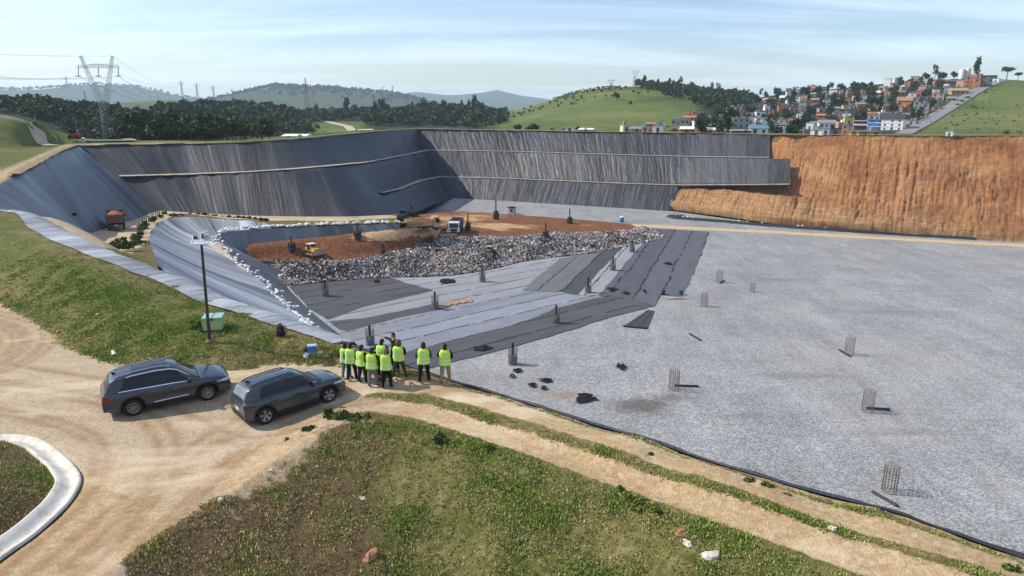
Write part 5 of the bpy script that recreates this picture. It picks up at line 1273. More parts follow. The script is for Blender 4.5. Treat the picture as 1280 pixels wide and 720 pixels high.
        m.add([VP(z, 2 * PI * i / 28) for z in zs for i in range(28)], [(j * 28 + i, j * 28 + (i + 1) % 28, (j + 1) * 28 + (i + 1) % 28, (j + 1) * 28 + i) for j in range(nz - 1) for i in range(28)])
        v = m.build('vest', HIVIS, root, True)
        for z in (.905, 1.03):
            m = MB(); m.add([VP(zz, 2 * PI * i / 28, .007) for zz in (z, z + .045) for i in range(28)], [(i, (i + 1) % 28, 28 + (i + 1) % 28, 28 + i) for i in range(28)]); m.build('reflective_band', REFL, v, True)
        m = MB()
        for s in (-1, 1):
            pts = []
            for q in range(11):
                f = q / 10; a = -PI / 2 + s * (.62 - 1.24 * f); z = 1.09 + .36 * f
                for da in (-.075, .075): pts.append(VP(z, a + da, .010 + (.002 if s > 0 else 0)))
            m.add(pts, [(2 * i, 2 * i + 1, 2 * i + 3, 2 * i + 2) for i in range(10)])
        m.build('reflective_cross', REFL, v, True)
    return root
JEANS = ('light_jeans', (.16, .22, .32)); NAVY = ('navy_trousers', (.018, .022, .035)); BLK = ('black_cloth', (.012, .012, .013)); GREYT = ('grey_trousers', (.17, .16, .16)); KHAKI = ('khaki_trousers', (.27, .20, .13)); DGREY = ('dark_grey_trousers', (.055, .055, .055))
person(433.5, 473.5, -.25, 'woman with long dark hair, yellow vest and light blue jeans, far left of the group', JEANS, BLK, 'long', .26, 1.66)
person(440.5, 476, -.1, 'man in yellow vest and navy trousers beside the woman in light jeans', NAVY, ('blue_shirt', (.12, .18, .28)), 'short', 0, 1.74)
person(453.5, 478.8, -.55, 'man in yellow vest turned right with a dark sleeve down his side', NAVY, BLK, 'short', 0, 1.72, arms=('down', 'down'))
person(466.5, 483.5, -.15, 'person in yellow vest and light grey trousers, in the left half of the group', GREYT, ('brown_shirt', (.05, .03, .025)), 'short', 0, 1.75, arms=('front', 'hip'))
person(484, 485.3, -.05, 'thinning-haired man in yellow vest and black trousers, standing nearest the track', BLK, BLK, 'bald', 0, 1.78, arms=('front', 'front'), haircol=(.16, .13, .12))
person(479.0, 470.5, -.35, 'man in yellow vest half hidden behind the man in black trousers', BLK, BLK, 'short', 0, 1.70, arms=('hip', 'front'))
person(494.0, 463.8, 2.6, 'man in dark green polo without a vest, pointing over the pit with outstretched arm', BLK, ('green_polo', (.012, .032, .026)), 'short', 0, 1.76, vest=False, arms=('down', 'point'), short=True, turn=-.5)
person(499.5, 472.5, -.1, 'woman with curly brown hair, yellow vest and dark grey trousers, legs apart', DGREY, BLK, 'curly', .20, 1.70, arms=('front', 'front'), stance=.15, haircol=(.11, .065, .035))
person(530.5, 477.5, .12, 'man in yellow vest, blue sleeves and black trousers, left of the two standing apart', BLK, ('blue_sleeve', (.055, .075, .13)), 'short', 0, 1.76, arms=('front', 'front'), stance=.07)
person(557.0, 479.0, .05, 'man in yellow vest and khaki trousers, rightmost person, holding a phone up', KHAKI, BLK, 'short', 0, 1.76, arms=('phone', 'front'), stance=.06)

# ------------------------------------------------------------------ things on the grass
t = thing('lamp_post', 'dark solar lamp post with two tilted panels standing beside the green cabinet', 'lamp post', on_ground(262, 427))
POST = sm('dark_post', (.045, .04, .038), .6, .4, .2, var=.3)
mb = MB(); mb.tube((0, 0, -.2), (.16, 0, 4.95), .085, .06, 10); mb.build('pole', POST, t, True)
mb = MB(); mb.lathe([(.0, 0), (.22, .0), (.14, .12), (.0, .14)], n=12); mb.build('foot', sm('soil_cone', (.25, .13, .07), .95, .1), t)
SOLAR = sm('solar_panel', (.42, .46, .5), .15, .6, var=.1)
M1 = Matrix.Rotation(.55, 3, 'X') @ Matrix.Rotation(.1, 3, 'Z')
mb = MB(); mb.box((.16, -.05, 5.05), (.72, .5, .05), rot=M1); p_ = mb.build('solar_panel', SOLAR, t); mb = MB(); mb.box((.16, -.085, 5.0), (.9, .58, .02), rot=M1); p2 = MB(); 
for s in (-1, 1): p2.box(tuple(Vector((.16, -.05, 5.05)) + M1 @ Vector((s * .38, 0, .01))), (.04, .54, .07), rot=M1); p2.box(tuple(Vector((.16, -.05, 5.05)) + M1 @ Vector((0, s * .27, .01))), (.8, .04, .07), rot=M1)
p2.build('panel_frame', sm('pale_frame', (.6, .6, .6), .5, .4), t)
mb = MB(); mb.box((.26, .1, 5.4), (.42, .3, .07), rot=Matrix.Rotation(-.35, 3, 'Y'), bev=.02); mb.build('lamp_head', sm('lamp_white', (.7, .7, .7), .4, .4), t)
mb = MB(); mb.tube((.16, 0, 4.9), (.24, .1, 5.36), .04, n=6); mb.tube((.16, 0, 4.95), (-.08, .05, 5.15), .03, n=6); mb.box((-.12, .05, 5.18), (.15, .14, .14), bev=.03); mb.build('bracket', POST, t)
GREEN = sm('pale_green_paint', (.33, .46, .20), .6, .3, var=.12, bump=.05); GREENL = sm('teal_lid_paint', (.26, .42, .38), .5, .3, var=.12)
c = on_ground(267.5, 411); t = thing('utility_cabinet', 'pale green metal cabinet with teal lid on the grass behind the lamp post', 'cabinet', c, .22)
mb = MB(); mb.box((0, .1, .32), (.92, .8, .62), bev=.02); mb.build('box', GREEN, t); mb = MB(); mb.prism([(-.48, .61), (.48, .61), (.48, .68), (-.48, .68)], -.36, .56, 'Y'); mb.build('lid', GREENL, t)
mb = MB(); mb.box((0, .1, .715), (.012, .92, .02)); mb.box((0, -.37, .6), (.1, .03, .12)); mb.build('hasp', BLKTRIM, t)
BAGB = sm('black_bag', (.014, .013, .014), .7, .3, var=.3, sc=5, bump=.4)
def bag(px, py, s, label, mat=BAGB, pale=None):
    t = thing('backpack', label, 'bag', on_ground(px, py), random.uniform(-.4, .4)); t.scale = (s, s, s)
    mb = MB(); mb.box((0, 0, .25), (.36, .22, .5), bev=.09, taper=.82); mb.build('main_pouch', mat, t, True); mb = MB(); mb.box((0, -.13, .17), (.26, .1, .25), bev=.04); mb.build('front_pocket', mat, t, True)
    mb = MB(); mb.path([(-.07, 0, .48), (-.05, 0, .56), (.05, 0, .56), (.07, 0, .48)], .015); mb.path([(.12, .12, .45), (.2, .16, .3), (.14, .13, .06)], .02); mb.build('strap', mat, t)
    if pale: mb = MB(); mb.box((-.1, .1, .42), (.2, .16, .3), bev=.06); mb.build('side_pouch', pale, t, True)
bag(351.5, 420, 1.15, 'black and grey backpack standing alone on the grass near the liner edge', BAGB, sm('grey_bag', (.25, .25, .26), .7, .2))
bag(384.5, 448, 1.1, 'black bag on the grass between the white jug and the blue cooler')
c = on_ground(390.5, 440); t = thing('cooler', 'small blue cooler box with a white top on the grass behind the black bag', 'cooler', c, .3)
mb = MB(); mb.box((0, 0, .15), (.4, .28, .3), bev=.03); mb.build('box', sm('cooler_blue', (.03, .13, .38), .4, .4), t); mb = MB(); mb.box((0, 0, .33), (.42, .3, .06), bev=.02); mb.build('lid', sm('cooler_lid', (.35, .45, .6), .4, .4), t)
c = on_ground(383, 451); t = thing('water_jug', 'white plastic jug standing in front of the black bag', 'jug', c); mb = MB(); mb.lathe([(0, 0), (.13, 0), (.14, .03), (.14, .27), (.10, .34), (.04, .37), (.04, .41), (0, .41)], n=14); mb.build('bottle', sm('jug_white', (.72, .71, .68), .4, .4), t, True); mb = MB(); mb.path([(.10, 0, .33), (.15, 0, .36), (.05, 0, .40)], .014); mb.build('handle', sm('jug_white', (0, 0, 0)), t)
LITTER = sm('pale_litter', (.62, .60, .57), .8, .2, var=.2); ORANGE = sm('orange_scrap', (.55, .12, .05), .7, .2)
def litter(px, py, s, label, mat=LITTER, seed=1, nm='litter', cat='litter', sq=(1.4, .8, .45), dz=.04):
    mb = MB(); mb.blob((0, 0, 0), s, seed, 8, .5, sq); o = mb.build(nm, mat); p = on_ground(px, py); o.location = (p[0], p[1], p[2] + dz); o.rotation_euler = (0, 0, seed); tag(o, label, cat)
litter(142, 441.5, .16, 'pale plastic scrap at the grass edge behind the left car', seed=2); litter(122, 393.5, .07, 'small pale scrap halfway up the grass slope', seed=3); litter(114, 424, .11, 'orange scrap at the slope foot', ORANGE, 4); litter(73, 415, .12, 'orange red scrap at the road edge', ORANGE, 5); litter(400.5, 441, .1, 'small pale litter right of the blue cooler', seed=6)
REDSTONE = sm('red_clay_clod', (.36, .17, .10), .95, .1, var=.3, sc=4, bump=.5); STONE = sm('pale_stone', (.50, .46, .40), .9, .2, var=.3, sc=5, bump=.4)
for i, a in enumerate([(645, 678, .30, 'large reddish clay clod on the bottom grass slope', REDSTONE), (462, 697, .22, 'reddish clay clod near the bottom edge, left of the large one', REDSTONE), (682, 676, .10, 'small white stone right of the large clay clod', STONE), (453, 624, .08, 'small white stone on the shaded slope', STONE), (471, 568, .08, 'small white stone near the top of the slope', STONE), (656, 648, .10, 'grey stone above the large clay clod', STONE), (693, 618, .1, 'pale stone in the sparse grass by the lower track', STONE), (889, 697, .22, 'pale broken stone on the right of the bottom slope', STONE), (858, 680, .12, 'yellowish stone above the pale broken stone', STONE), (952, 697, .16, 'rounded pale stone near the lower right track', STONE), (847, 700, .20, 'reddish clod left of the pale broken stone', REDSTONE), (793, 712, .18, 'reddish clod at the bottom edge, right half', REDSTONE), (851, 668, .14, 'reddish clod below the lower track', REDSTONE), (340, 590, .12, 'pale stone at the dirt edge below the second car', STONE), (356, 592, .07, 'tiny white stone beside the dirt edge', STONE), (1040, 662, .1, 'pale stone on the far verge by the liner edge', STONE), (276, 626, .1, 'stone at the edge of the yard near the shaded slope', STONE)]):
    litter(a[0], a[1], a[2], a[3], a[4], i + 10, 'stone', 'stone', (1.2, 1., .75), .03)
# concrete gutter at the lower left
gut, gs = resample(CH_[2:], step=.25); dg_ = np.gradient(gut[:, :2], axis=0); dg_ /= np.linalg.norm(dg_, axis=1, keepdims=True); ng = np.stack([-dg_[:, 1], dg_[:, 0]], 1)
prof = [(-.30, -.04), (-.29, .04), (-.19, .04), (-.1, -.04), (0., -.07), (.1, -.03), (.22, .05), (.36, .16), (.41, .16), (.43, .02)]
G = []
for (o_, h_) in prof:
    q = gut.copy(); q[:, :2] += ng * o_; base = Hnear(gut[:, 0] - ng[:, 0] * .75, gut[:, 1] - ng[:, 1] * .75); base = np.convolve(np.r_[[base[0]] * 4, base, [base[-1]] * 4], np.ones(9) / 9, 'valid'); q[:, 2] = base + h_ + .03 * (fbm(gs * 1.5, gs * 0 + o_, 3, 5) - .5); G.append(q)
tg = NT('gutter_concrete'); p = tg.pos(); n_ = tg.noise(p, 1.5, 6, .7); cc = tg.ramp(n_, [(.3, (.42, .38, .31)), (.5, (.60, .57, .50)), (.7, (.68, .66, .60))]); cc = tg.mix(tg.ramp(tg.noise(p, 4, 5, .7), [(.58, 0.), (.72, .7)]), cc, (.28, .22, .15))
GUTM = tg.fin(cc, .9, .2, 0, tg.bump(n_, .3, .1))
me = npmesh('gutter', np.array(G).reshape(-1, 3), gridfaces(len(prof), len(gs)), GUTM, smooth=True)
if np.mean([p.normal.z for p in me.polygons]) < 0: me.flip_normals()
tag(link('gutter', me), 'pale curved concrete gutter between the dirt yard and the weedy bank', 'gutter')

# ------------------------------------------------------------------ trucks and machines
STEELD = sm('dark_steel', (.035, .03, .028), .7, .3, .3, var=.4, bump=.2); SOIL = sm('soil_load', (.26, .11, .055), .95, .1, var=.4, sc=2, bump=.8); WHITEP = sm('white_truck_paint', (.66, .67, .68), .35, .5, var=.08); ORP = sm('tan_truck_paint', (.50, .30, .16), .5, .4, var=.2); YEL = sm('machine_yellow', (.60, .36, .03), .5, .4, var=.2); BRN = sm('rusty_bed', (.15, .09, .06), .8, .3, .1, var=.4, bump=.2); CREAM = sm('cab_cream', (.62, .55, .40), .45, .4, var=.1)
def wheels(root, xs, y, r, w, rim=STEELD):
    m = MB(); m.lathe([(r * .55, -w / 2), (r * .95, -w / 2), (r, -w * .35), (r, w * .35), (r * .95, w / 2), (r * .55, w / 2), (r * .55, -w / 2)], axis='Y', n=20); tm = m.mesh('wheel', RUBBER, True)
    m = MB(); m.lathe([(0, -w * .3), (r * .56, -w * .35), (r * .56, w * .35), (0, w * .3)], axis='Y', n=16); rm = m.mesh('rim', rim)
    for x in xs:
        for s in (-1, 1):
            o = link('wheel', tm, root); o.location = (x, s * y, r); link('rim', rm, o)
def truck(loc, yaw, label, cab, bedm, load=None, box=False, pitch=0.):
    t = thing('dump_truck' if not box else 'lorry', label, 'truck', loc, 0, None, (0, pitch, yaw))
    m = MB()
    for s in (-1, 1): m.box((-.3, s * .42, .78), (7.2, .14, .26))
    m.box((3.3, 0, .62), (.3, 2.3, .4), bev=.05); m.box((-3.85, 0, .62), (.16, 2.2, .2)); m.box((1.2, .98, .7), (1.1, .5, .5), bev=.06); m.build('chassis', STEELD, t)
    m = MB(); m.prism([(1.9, .75), (3.42, .75), (3.46, 1.65), (3.2, 2.85), (3.0, 3.0), (1.95, 3.0)], -1.2, 1.2, 'Y'); cb = m.build('cab', cab, t)
    m = MB(); m.add([(3.475, -1.02, 1.72), (3.475, 1.02, 1.72), (3.26, .98, 2.72), (3.26, -.98, 2.72)], [(0, 1, 2, 3)]); m.build('windscreen', GLASS, t)
    for s in (-1, 1):
        m = MB(); m.add([(2.35, s * 1.212, 1.75), (3.28, s * 1.212, 1.75), (3.1, s * 1.212, 2.65), (2.35, s * 1.212, 2.65)], [(0, 1, 2, 3)]); m.build('side_window', GLASS, t)
        m = MB(); m.box((3.35, s * 1.4, 2.1), (.1, .2, .55), bev=.03); m.tube((3.3, s * 1.2, 2.3), (3.35, s * 1.4, 2.3), .03, n=5); m.build('mirror', BLKTRIM, t)
        m = MB(); m.box((3.48, s * .85, .85), (.05, .36, .2), bev=.02); m.build('headlamp', LAMPG, t)
        m = MB(); m.box((-3.94, s * .8, .7), (.04, .34, .14)); m.build('tail_lamp', REDL, t)
    m = MB(); m.box((3.47, 0, 1.2), (.06, 1.5, .62), bev=.02); m.build('grille', BLKTRIM, t)
    x0, x1 = -4.0, 1.75
    m = MB(); m.box(((x0 + x1) / 2, 0, 1.22), (x1 - x0, 2.3, .12)); hh = 1.35 if not box else 1.9
    for s in (-1, 1):
        m.box(((x0 + x1) / 2, s * 1.2, 1.16 + hh / 2), (x1 - x0, .08, hh))
        for i in range(8): m.box((x0 + .3 + i * .74, s * 1.27, 1.16 + hh / 2), (.1, .08, hh))
    m.box((x1, 0, 1.25 + hh / 2), (.08, 2.4, hh + .25)); m.box((x0, 0, 1.12 + hh / 2), (.08, 2.4, hh - .1))
    for i in range(4): m.box((x0 - .05, -.9 + i * .6, 1.12 + hh / 2), (.07, .09, hh - .1))
    m.box((x0 - .05, 0, 1.2), (.09, 2.42, .16)); m.build('dump_bed', bedm, t)
    if load:
        g = np.linspace(-1, 1, 18); X, Y = np.meshgrid(g, g); Z = 1.25 + hh * .8 + .65 * (1 - X ** 2) * (1 - Y ** 2) + .35 * (fbm(X * 2, Y * 2, 4, 5) - .5)
        link('load', npmesh('load', np.stack([(x0 + x1) / 2 + X * 2.8, Y * 1.14, Z], 2).reshape(-1, 3), gridfaces(18, 18), load), t)
    m = MB(); m.box((-3.99, 0, .74), (.03, .5, .14)); m.build('number_plate', PLATE, t)
    wheels(t, (2.55, -1.7, -2.95), 1.02, .52, .34)
    return t
a, b = at(150, 288.5, -7.0), at(176, 275.5, -9.5); yw = math.atan2(b[1] - a[1], b[0] - a[0])
def rz(px, py, z0=-8.):            # place on the ramp: solve its height from the ramp line
    z = z0
    for _ in range(8):
        p = at(px, py, z); d, par, s = pdist(p[0:1], p[1:2], ramp_c); z = float(np.interp(par[0], np.arange(len(ramp_c)), ramp_c[:, 2]))
    return at(px, py, z)
p = rz(146.5, 287); p[2] += .18
truck(p, yw + .12, 'dusty dark brown dump truck driving down the dirt ramp, seen from behind', sm('dark_cab', (.05, .045, .045), .5, .4), BRN, SOIL, pitch=.09)
truck(onfill(570, 291), -PI / 2 - .06, 'white lorry facing forward at the top of the rubbish', WHITEP, sm('grey_bed', (.12, .12, .125), .7, .3, var=.3), None, True)
truck(onfill(530, 288), .35, 'tan dump truck loaded with red soil, left of the white lorry', ORP, ORP, SOIL)
def dozer(loc, yaw, label, body, s=1., cabm=CREAM):
    t = thing('bulldozer', label, 'bulldozer', loc, yaw); t.scale = (s, s, s)
    for sd in (-1, 1):
        m = MB(); pr = []
        for k in range(9): a = PI / 2 + PI * k / 8; pr.append((-1.35 + .45 * math.cos(a), .47 + .45 * math.sin(a)))
        for k in range(9): a = -PI / 2 + PI * k / 8; pr.append((1.35 + .45 * math.cos(a), .47 + .45 * math.sin(a)))
        m.prism(pr, sd * 1.25 - .28, sd * 1.25 + .28, 'Y')
        for k in range(16): m.box((-1.5 + k * .2, sd * 1.25, .94), (.06, .6, .05)); m.box((-1.5 + k * .2, sd * 1.25, .01), (.06, .6, .05))
        m.build('track', STEELD, t)
    m = MB(); m.box((.0, 0, .75), (3.0, 1.5, .6)); m.prism([(.25, .9), (1.75, .9), (1.8, 1.55), (.25, 1.85)], -.62, .62, 'Y'); m.box((-1.35, 0, 1.2), (.9, 1.7, .7), bev=.06); m.build('hull', body, t)
    m = MB(); m.box((-.45, 0, 1.75), (1.3, 1.4, 1.3)); cbn = m.build('cab_glass', GLASS, t)
    m = MB(); m.box((-.45, 0, 2.5), (1.75, 1.75, .16), bev=.05)
    for sx in (-1.12, .22):
        for sy in (-.7, .7): m.box((sx, sy, 1.75), (.1, .1, 1.4))
    m.build('canopy', cabm, t)
    m = MB(); m.tube((1.0, .3, 1.7), (1.0, .3, 2.4), .07, n=8); m.build('exhaust', STEELD, t)
    m = MB(); pr = [(2.35 + .22 * math.cos(q), .62 + .62 * math.sin(q)) for q in np.linspace(2.0, 4.3, 9)]; pr += [(2.28, .06), (2.32, .62), (2.28, 1.2)]
    m.prism(pr, -1.75, 1.75, 'Y'); bl = m.build('blade', sm('worn_blade', (.30, .27, .23), .5, .5, .3, var=.4), t)
    m = MB()
    for sy in (-1.55, 1.55): m.box((1.1, sy, .45), (2.4, .14, .2)); m.tube((.9, sy * .4, 1.3), (2.2, sy * .5, .9), .07, n=6)
    m.build('push_arm', body, t); m = MB(); m.box((-2.1, 0, .7), (.5, 1.2, .5)); m.build('ripper', STEELD, t)
    return t
dozer(onfill(391, 318), -.75, 'yellow bulldozer with cream canopy working on the red fill slope', YEL, .85)
dozer(onfill(612, 319), -1.9, 'olive dirty bulldozer with broad pale blade on the rubbish', sm('olive_machine', (.12, .10, .05), .6, .3, var=.4), .75, sm('tan_canopy', (.38, .32, .2), .6, .3))
dozer(onfill(555, 295), -1.2, 'dark small bulldozer left of the white lorry', sm('black_machine', (.03, .028, .026), .6, .3, var=.3), .7, sm('dark_canopy', (.05, .045, .04), .6, .3))
t = thing('excavator', 'dark excavator with raised arm at the end of the low grey wall', 'excavator', at(505, 276.5, -12.9), 1.2)
m = MB()
for sd in (-1, 1): m.box((0, sd * .95, .35), (2.8, .45, .7), bev=.15)
m.build('track', STEELD, t); m = MB(); m.box((-.4, 0, 1.2), (2.4, 1.9, .9), bev=.1); m.build('hull', STEELD, t); m = MB(); m.box((.5, .55, 1.9), (1.2, .8, 1.2), bev=.06); m.build('cab', GLASS, t)
m = MB(); m.tube((.8, -.3, 1.4), (2.4, -.3, 3.2), .2, .17, 6); m.tube((2.4, -.3, 3.2), (4.2, -.3, 1.9), .16, .12, 6); m.build('boom', STEELD, t); m = MB(); m.box((4.3, -.3, 1.4), (.6, .8, .7), bev=.1); m.build('bucket', STEELD, t)
# fence posts beside the ramp, floodlight mast in the left basin
TIMB = sm('weathered_post', (.16, .13, .10), .9, .2, var=.3); TIMBL = sm('pale_post', (.45, .42, .36), .9, .2)
m = MB(); m.tube((0, 0, -.3), (0, 0, 1.25), .11, .09, 7); pm1 = m.mesh('fence_post', TIMB)
fl_ = ats([(172, 290.5, -6.6), (180, 283, -7.9), (188, 276.5, -9.2), (200, 269, -10.6), (215, 264.5, -11.5), (236, 262.8, -11.9)])
fp, _ = resample(fl_, n=19)
for i, p in enumerate(fp):
    o = link('fence_post', pm1); d, par, s_ = pdist(p[0:1], p[1:2], ramp_c); o.location = (p[0], p[1], p[2]); o.rotation_euler = (random.uniform(-.1, .1), random.uniform(-.1, .1), 0); tag(o, 'weathered timber post in the row along the dirt ramp', 'post', 'timber posts along the ramp')
p = at(90, 291, -5.6); t = thing('floodlight_mast', 'short grey mast with two floodlights in front of the left liner wall', 'floodlight', p)
m = MB(); m.tube((0, 0, -1), (0, 0, 2.6), .12, n=8); m.build('pole', sm('grey_post', (.2, .2, .2), .6, .3), t); m = MB(); m.box((0, 0, 2.6), (1.9, .1, .1)); m.build('crossbar', STEELD, t)
for s in (-1, 1): m = MB(); m.box((s * .85, -.1, 2.7), (.55, .3, .4), bev=.05); m.build('floodlight', STEELD, t)
# ================================================================== TREES, TOWN, PYLONS
def foliage(name, c0, c1, c2):
    t = NT(name); a = t.sep(t.attr('tint')); p = t.pos(); n = t.noise(p, .35, 4, .6)
    c = t.ramp(t.math('ADD', t.math('MULTIPLY', a[0], .7), t.math('MULTIPLY', n, .3)), [(.15, c0), (.5, c1), (.9, c2)])
    return t.fin(c, .75, .2)
FOL = dict(dark=foliage('leaves_dark', (.015, .027, .010), (.036, .058, .018), (.075, .10, .030)), mid=foliage('leaves_mid', (.022, .038, .010), (.05, .078, .020), (.095, .125, .035)),
           olive=foliage('leaves_olive', (.03, .035, .012), (.065, .075, .024), (.12, .12, .045)), yellow=foliage('leaves_yellow', (.06, .07, .012), (.20, .17, .02), (.42, .32, .03)), grass=foliage('leaves_grass', (.03, .05, .008), (.075, .115, .022), (.14, .17, .045)))
BARK = sm('bark', (.10, .075, .055), .9, .1, var=.4, sc=6, bump=.4)
def crown_arrays(rng, n, rx, rz, zc, leaf, lobes=9, flat=1.):
    lc = rng.normal(size=(lobes, 3)); lc /= np.linalg.norm(lc, axis=1, keepdims=True); lc *= rng.uniform(.35, .75, (lobes, 1)); lc[:, 2] *= .9
    lr = rng.uniform(.28, .52, lobes); k = rng.integers(0, lobes, n)
    d = rng.normal(size=(n, 3)); d /= np.linalg.norm(d, axis=1, keepdims=True)
    P = lc[k] + d * (lr[k] * rng.uniform(.55, 1.08, n))[:, None]
    P = P * np.array([rx, rx, rz * flat]) + np.array([0, 0, zc])
    s = leaf * rng.uniform(.6, 1.4, n)
    a = rng.normal(size=(n, 3)) + d * .0; a /= np.linalg.norm(a, axis=1, keepdims=True); b = np.cross(a, rng.normal(size=(n, 3))); b /= np.linalg.norm(b, axis=1, keepdims=True)
    q = np.stack([P - a * s[:, None] * .5, P + b * s[:, None] * .42, P + a * s[:, None] * .55, P - b * s[:, None] * .42], 1)
    q[:, 2, 2] -= s * .15
    tint = np.clip(rng.random(n) * .55 + rng.random(lobes)[k] * .45, 0, 1)
    return q.reshape(-1, 3), tint
def tree_mesh(seed, n, rx, rz, th, leaf, lobes=9):
    rng = np.random.default_rng(seed); V, t = crown_arrays(rng, n, rx, rz, th + rz * .75, leaf, lobes)
    C = np.ones((len(V), 4)); C[:, 0] = np.repeat(t, 4)
    return V, np.arange(len(V)).reshape(-1, 4), C
TREE_P = {}
def tree_proto(kind, var):
    key = (kind, var)
    if key in TREE_P: return TREE_P[key]
    rr = random.Random(hash(kind) % 97 + var); sz = {'round': (3.6, 3.3, 1.8), 'tall': (2.7, 4.6, 2.6), 'low': (3.0, 2.0, .7), 'umbrella': (4.6, 1.5, 5.0), 'gum': (2.4, 4.6, 4.0)}[kind]
    rx, rz, th = sz; V, F, C = tree_mesh(rr.randrange(9999), {'umbrella': 330, 'gum': 300}.get(kind, 420), rx, rz, th, {'umbrella': .8, 'gum': .8}.get(kind, .95), 11)
    cm = npmesh('crown', V, F, FOL['dark'], cols={'tint': C})
    m = MB(); top = th + rz * .9; m.tube((0, 0, -1.2), (.1, .05, th), .26, .18, 7); m.tube((.1, .05, th), (0, 0, top), .17, .05, 6)
    for i in range(6):
        a = i * 1.05 + rr.uniform(0, .5); z = th * rr.uniform(.75, 1.0) + rz * .12 * i * .5; m.tube((.05, 0, z), (math.cos(a) * rx * .6, math.sin(a) * rx * .6, z + rz * rr.uniform(.4, .8)), .10, .03, 5)
    tm = m.mesh('trunk', BARK, True)
    TREE_P[key] = (cm, tm); return TREE_P[key]
CM = {}
def tree(name, label, group, p, s, kind='round', fol='dark', parts=True, cat='tree', sx=1.):
    var = random.randrange(4); cm, tm = tree_proto(kind, var); key = (kind, var, fol)
    if key not in CM:
        c = cm.copy(); c.materials[0] = FOL[fol]; CM[key] = c
    if parts:
        t = thing(name, label, cat, p, random.uniform(0, 6.28), group); t.scale = (s * sx, s * sx, s); link('crown', CM[key], t); link('trunk', tm, t)
    else:
        t = link(name, CM[key]); t.location = [float(v) for v in p]; t.location.z -= .2; t.rotation_euler = (0, 0, random.uniform(0, 6.28)); t.scale = (s * sx, s * sx, s); tag(t, label, cat, group)
    return t
def wood_mass(name, P, S, n, leaf, fol, seed, flat=.85):
    rng = np.random.default_rng(seed); VV = []; TT = []
    for p, s in zip(P, S):
        V, t = crown_arrays(rng, n, 3.3 * s, 3.2 * s, 3.4 * s, leaf * s, 6, flat); VV.append(V + p); TT.append(np.clip(t * .7 + rng.random() * .35, 0, 1))
    V = np.vstack(VV); C = np.ones((len(V), 4)); C[:, 0] = np.repeat(np.concatenate(TT), 4)
    tag(link(name, npmesh(name, V, np.arange(len(V)).reshape(-1, 4), FOL[fol], cols={'tint': C})), kind='stuff')
def pxof(x, y, z): return proj((x, y, z))
ROADL = np.array([[(px - 640) / FOC * Y * CP, Y] for px, Y in ((134, 178), (118, 198), (100, 222), (72, 258), (42, 283), (14, 300), (-60, 318))])
def area(n, pxr, Yr, cond=None, seed=1):
    rng = np.random.default_rng(seed); out = []
    for _ in range(60):
        m = 4 * n; Y = np.sqrt(rng.uniform(Yr[0] ** 2, Yr[1] ** 2, m)); px = rng.uniform(*pxr, m); x = (px - 640) / FOC * Y * CP; z = Hfar(x, Y)
        for i in range(m):
            q = proj((x[i], Y[i], z[i]))
            if cond is None or cond(q[0], q[1], x[i], Y[i]): out.append(np.array([x[i], Y[i], z[i]]))
            if len(out) >= n: return out
    return out
nroad = lambda x, y: pdist(np.array([x]), np.array([y]), ROADL)[0][0]
# left wood: separate trees in front, the rest as one mass
c1 = lambda a, b, x, y: nroad(x, y) > 10 and not (a < 62 and y < 236)
for p in area(95, (-30, 262), (196, 262), lambda a, b, x, y: nroad(x, y) > 8 and not (a < 118 and y < 232 + (118 - a) * .9), 11): tree('broadleaf_tree', 'dark green tree in the wood behind the left road and the liner wall', 'trees at the edge of the left wood', p, random.uniform(.75, 1.25), random.choice(('round', 'round', 'low')), random.choice(('dark', 'mid', 'dark')))
P = area(560, (-60, 250), (262, 420), c1, 12); wood_mass('left_wood', P, RNG.uniform(.75, 1.25, len(P)), 75, 1.3, 'dark', 3)
P = area(170, (-60, 250), (240, 400), lambda a, b, x, y: c1(a, b, x, y) and y > 245, 31); wood_mass('left_wood_light', P, RNG.uniform(.7, 1.35, len(P)), 70, 1.2, 'mid', 33)
P = area(110, (200, 400), (380, 600), None, 32); wood_mass('middle_wood_light', P, RNG.uniform(.8, 1.5, len(P)), 60, 1.5, 'mid', 34)
P = area(640, (190, 405), (370, 640), lambda a, b, x, y: not (372 < a and y < 560), 13); wood_mass('middle_wood', P, RNG.uniform(.8, 1.4, len(P)), 60, 1.6, 'dark', 4)
P = area(240, (200, 380), (330, 560), None, 14); wood_mass('middle_wood_scrub', P, RNG.uniform(.5, .95, len(P)), 45, 1.5, 'olive', 5)
P = area(900, (384, 632), (500, 800), lambda a, b, x, y: not (a < 455 and y < 570), 15); wood_mass('valley_wood', P, RNG.uniform(.8, 1.6, len(P)), 50, 1.8, 'dark', 6)
P = area(160, (384, 632), (480, 700), lambda a, b, x, y: not (a < 455 and y < 570), 16); wood_mass('valley_wood_light', P, RNG.uniform(.7, 1.3, len(P)), 50, 1.7, 'mid', 7)
for p in area(34, (395, 625), (620, 680), None, 17): tree('tall_tree', 'tall dark tree standing out of the valley wood', 'tall trees in the valley wood', p, random.uniform(1.0, 1.7), random.choice(('tall', 'round')), 'dark', False)
for p in area(75, (128, 335), (184, 250), lambda a, b, x, y: nroad(x, y) > 8 and pdist(np.array([x]), np.array([y]), RIMD)[0][0] > 7, 18): tree('young_tree', 'bushy green tree just beyond the liner wall', 'bushy trees beyond the back wall', p, random.uniform(.6, 1.0), 'round', random.choice(('mid', 'dark')))
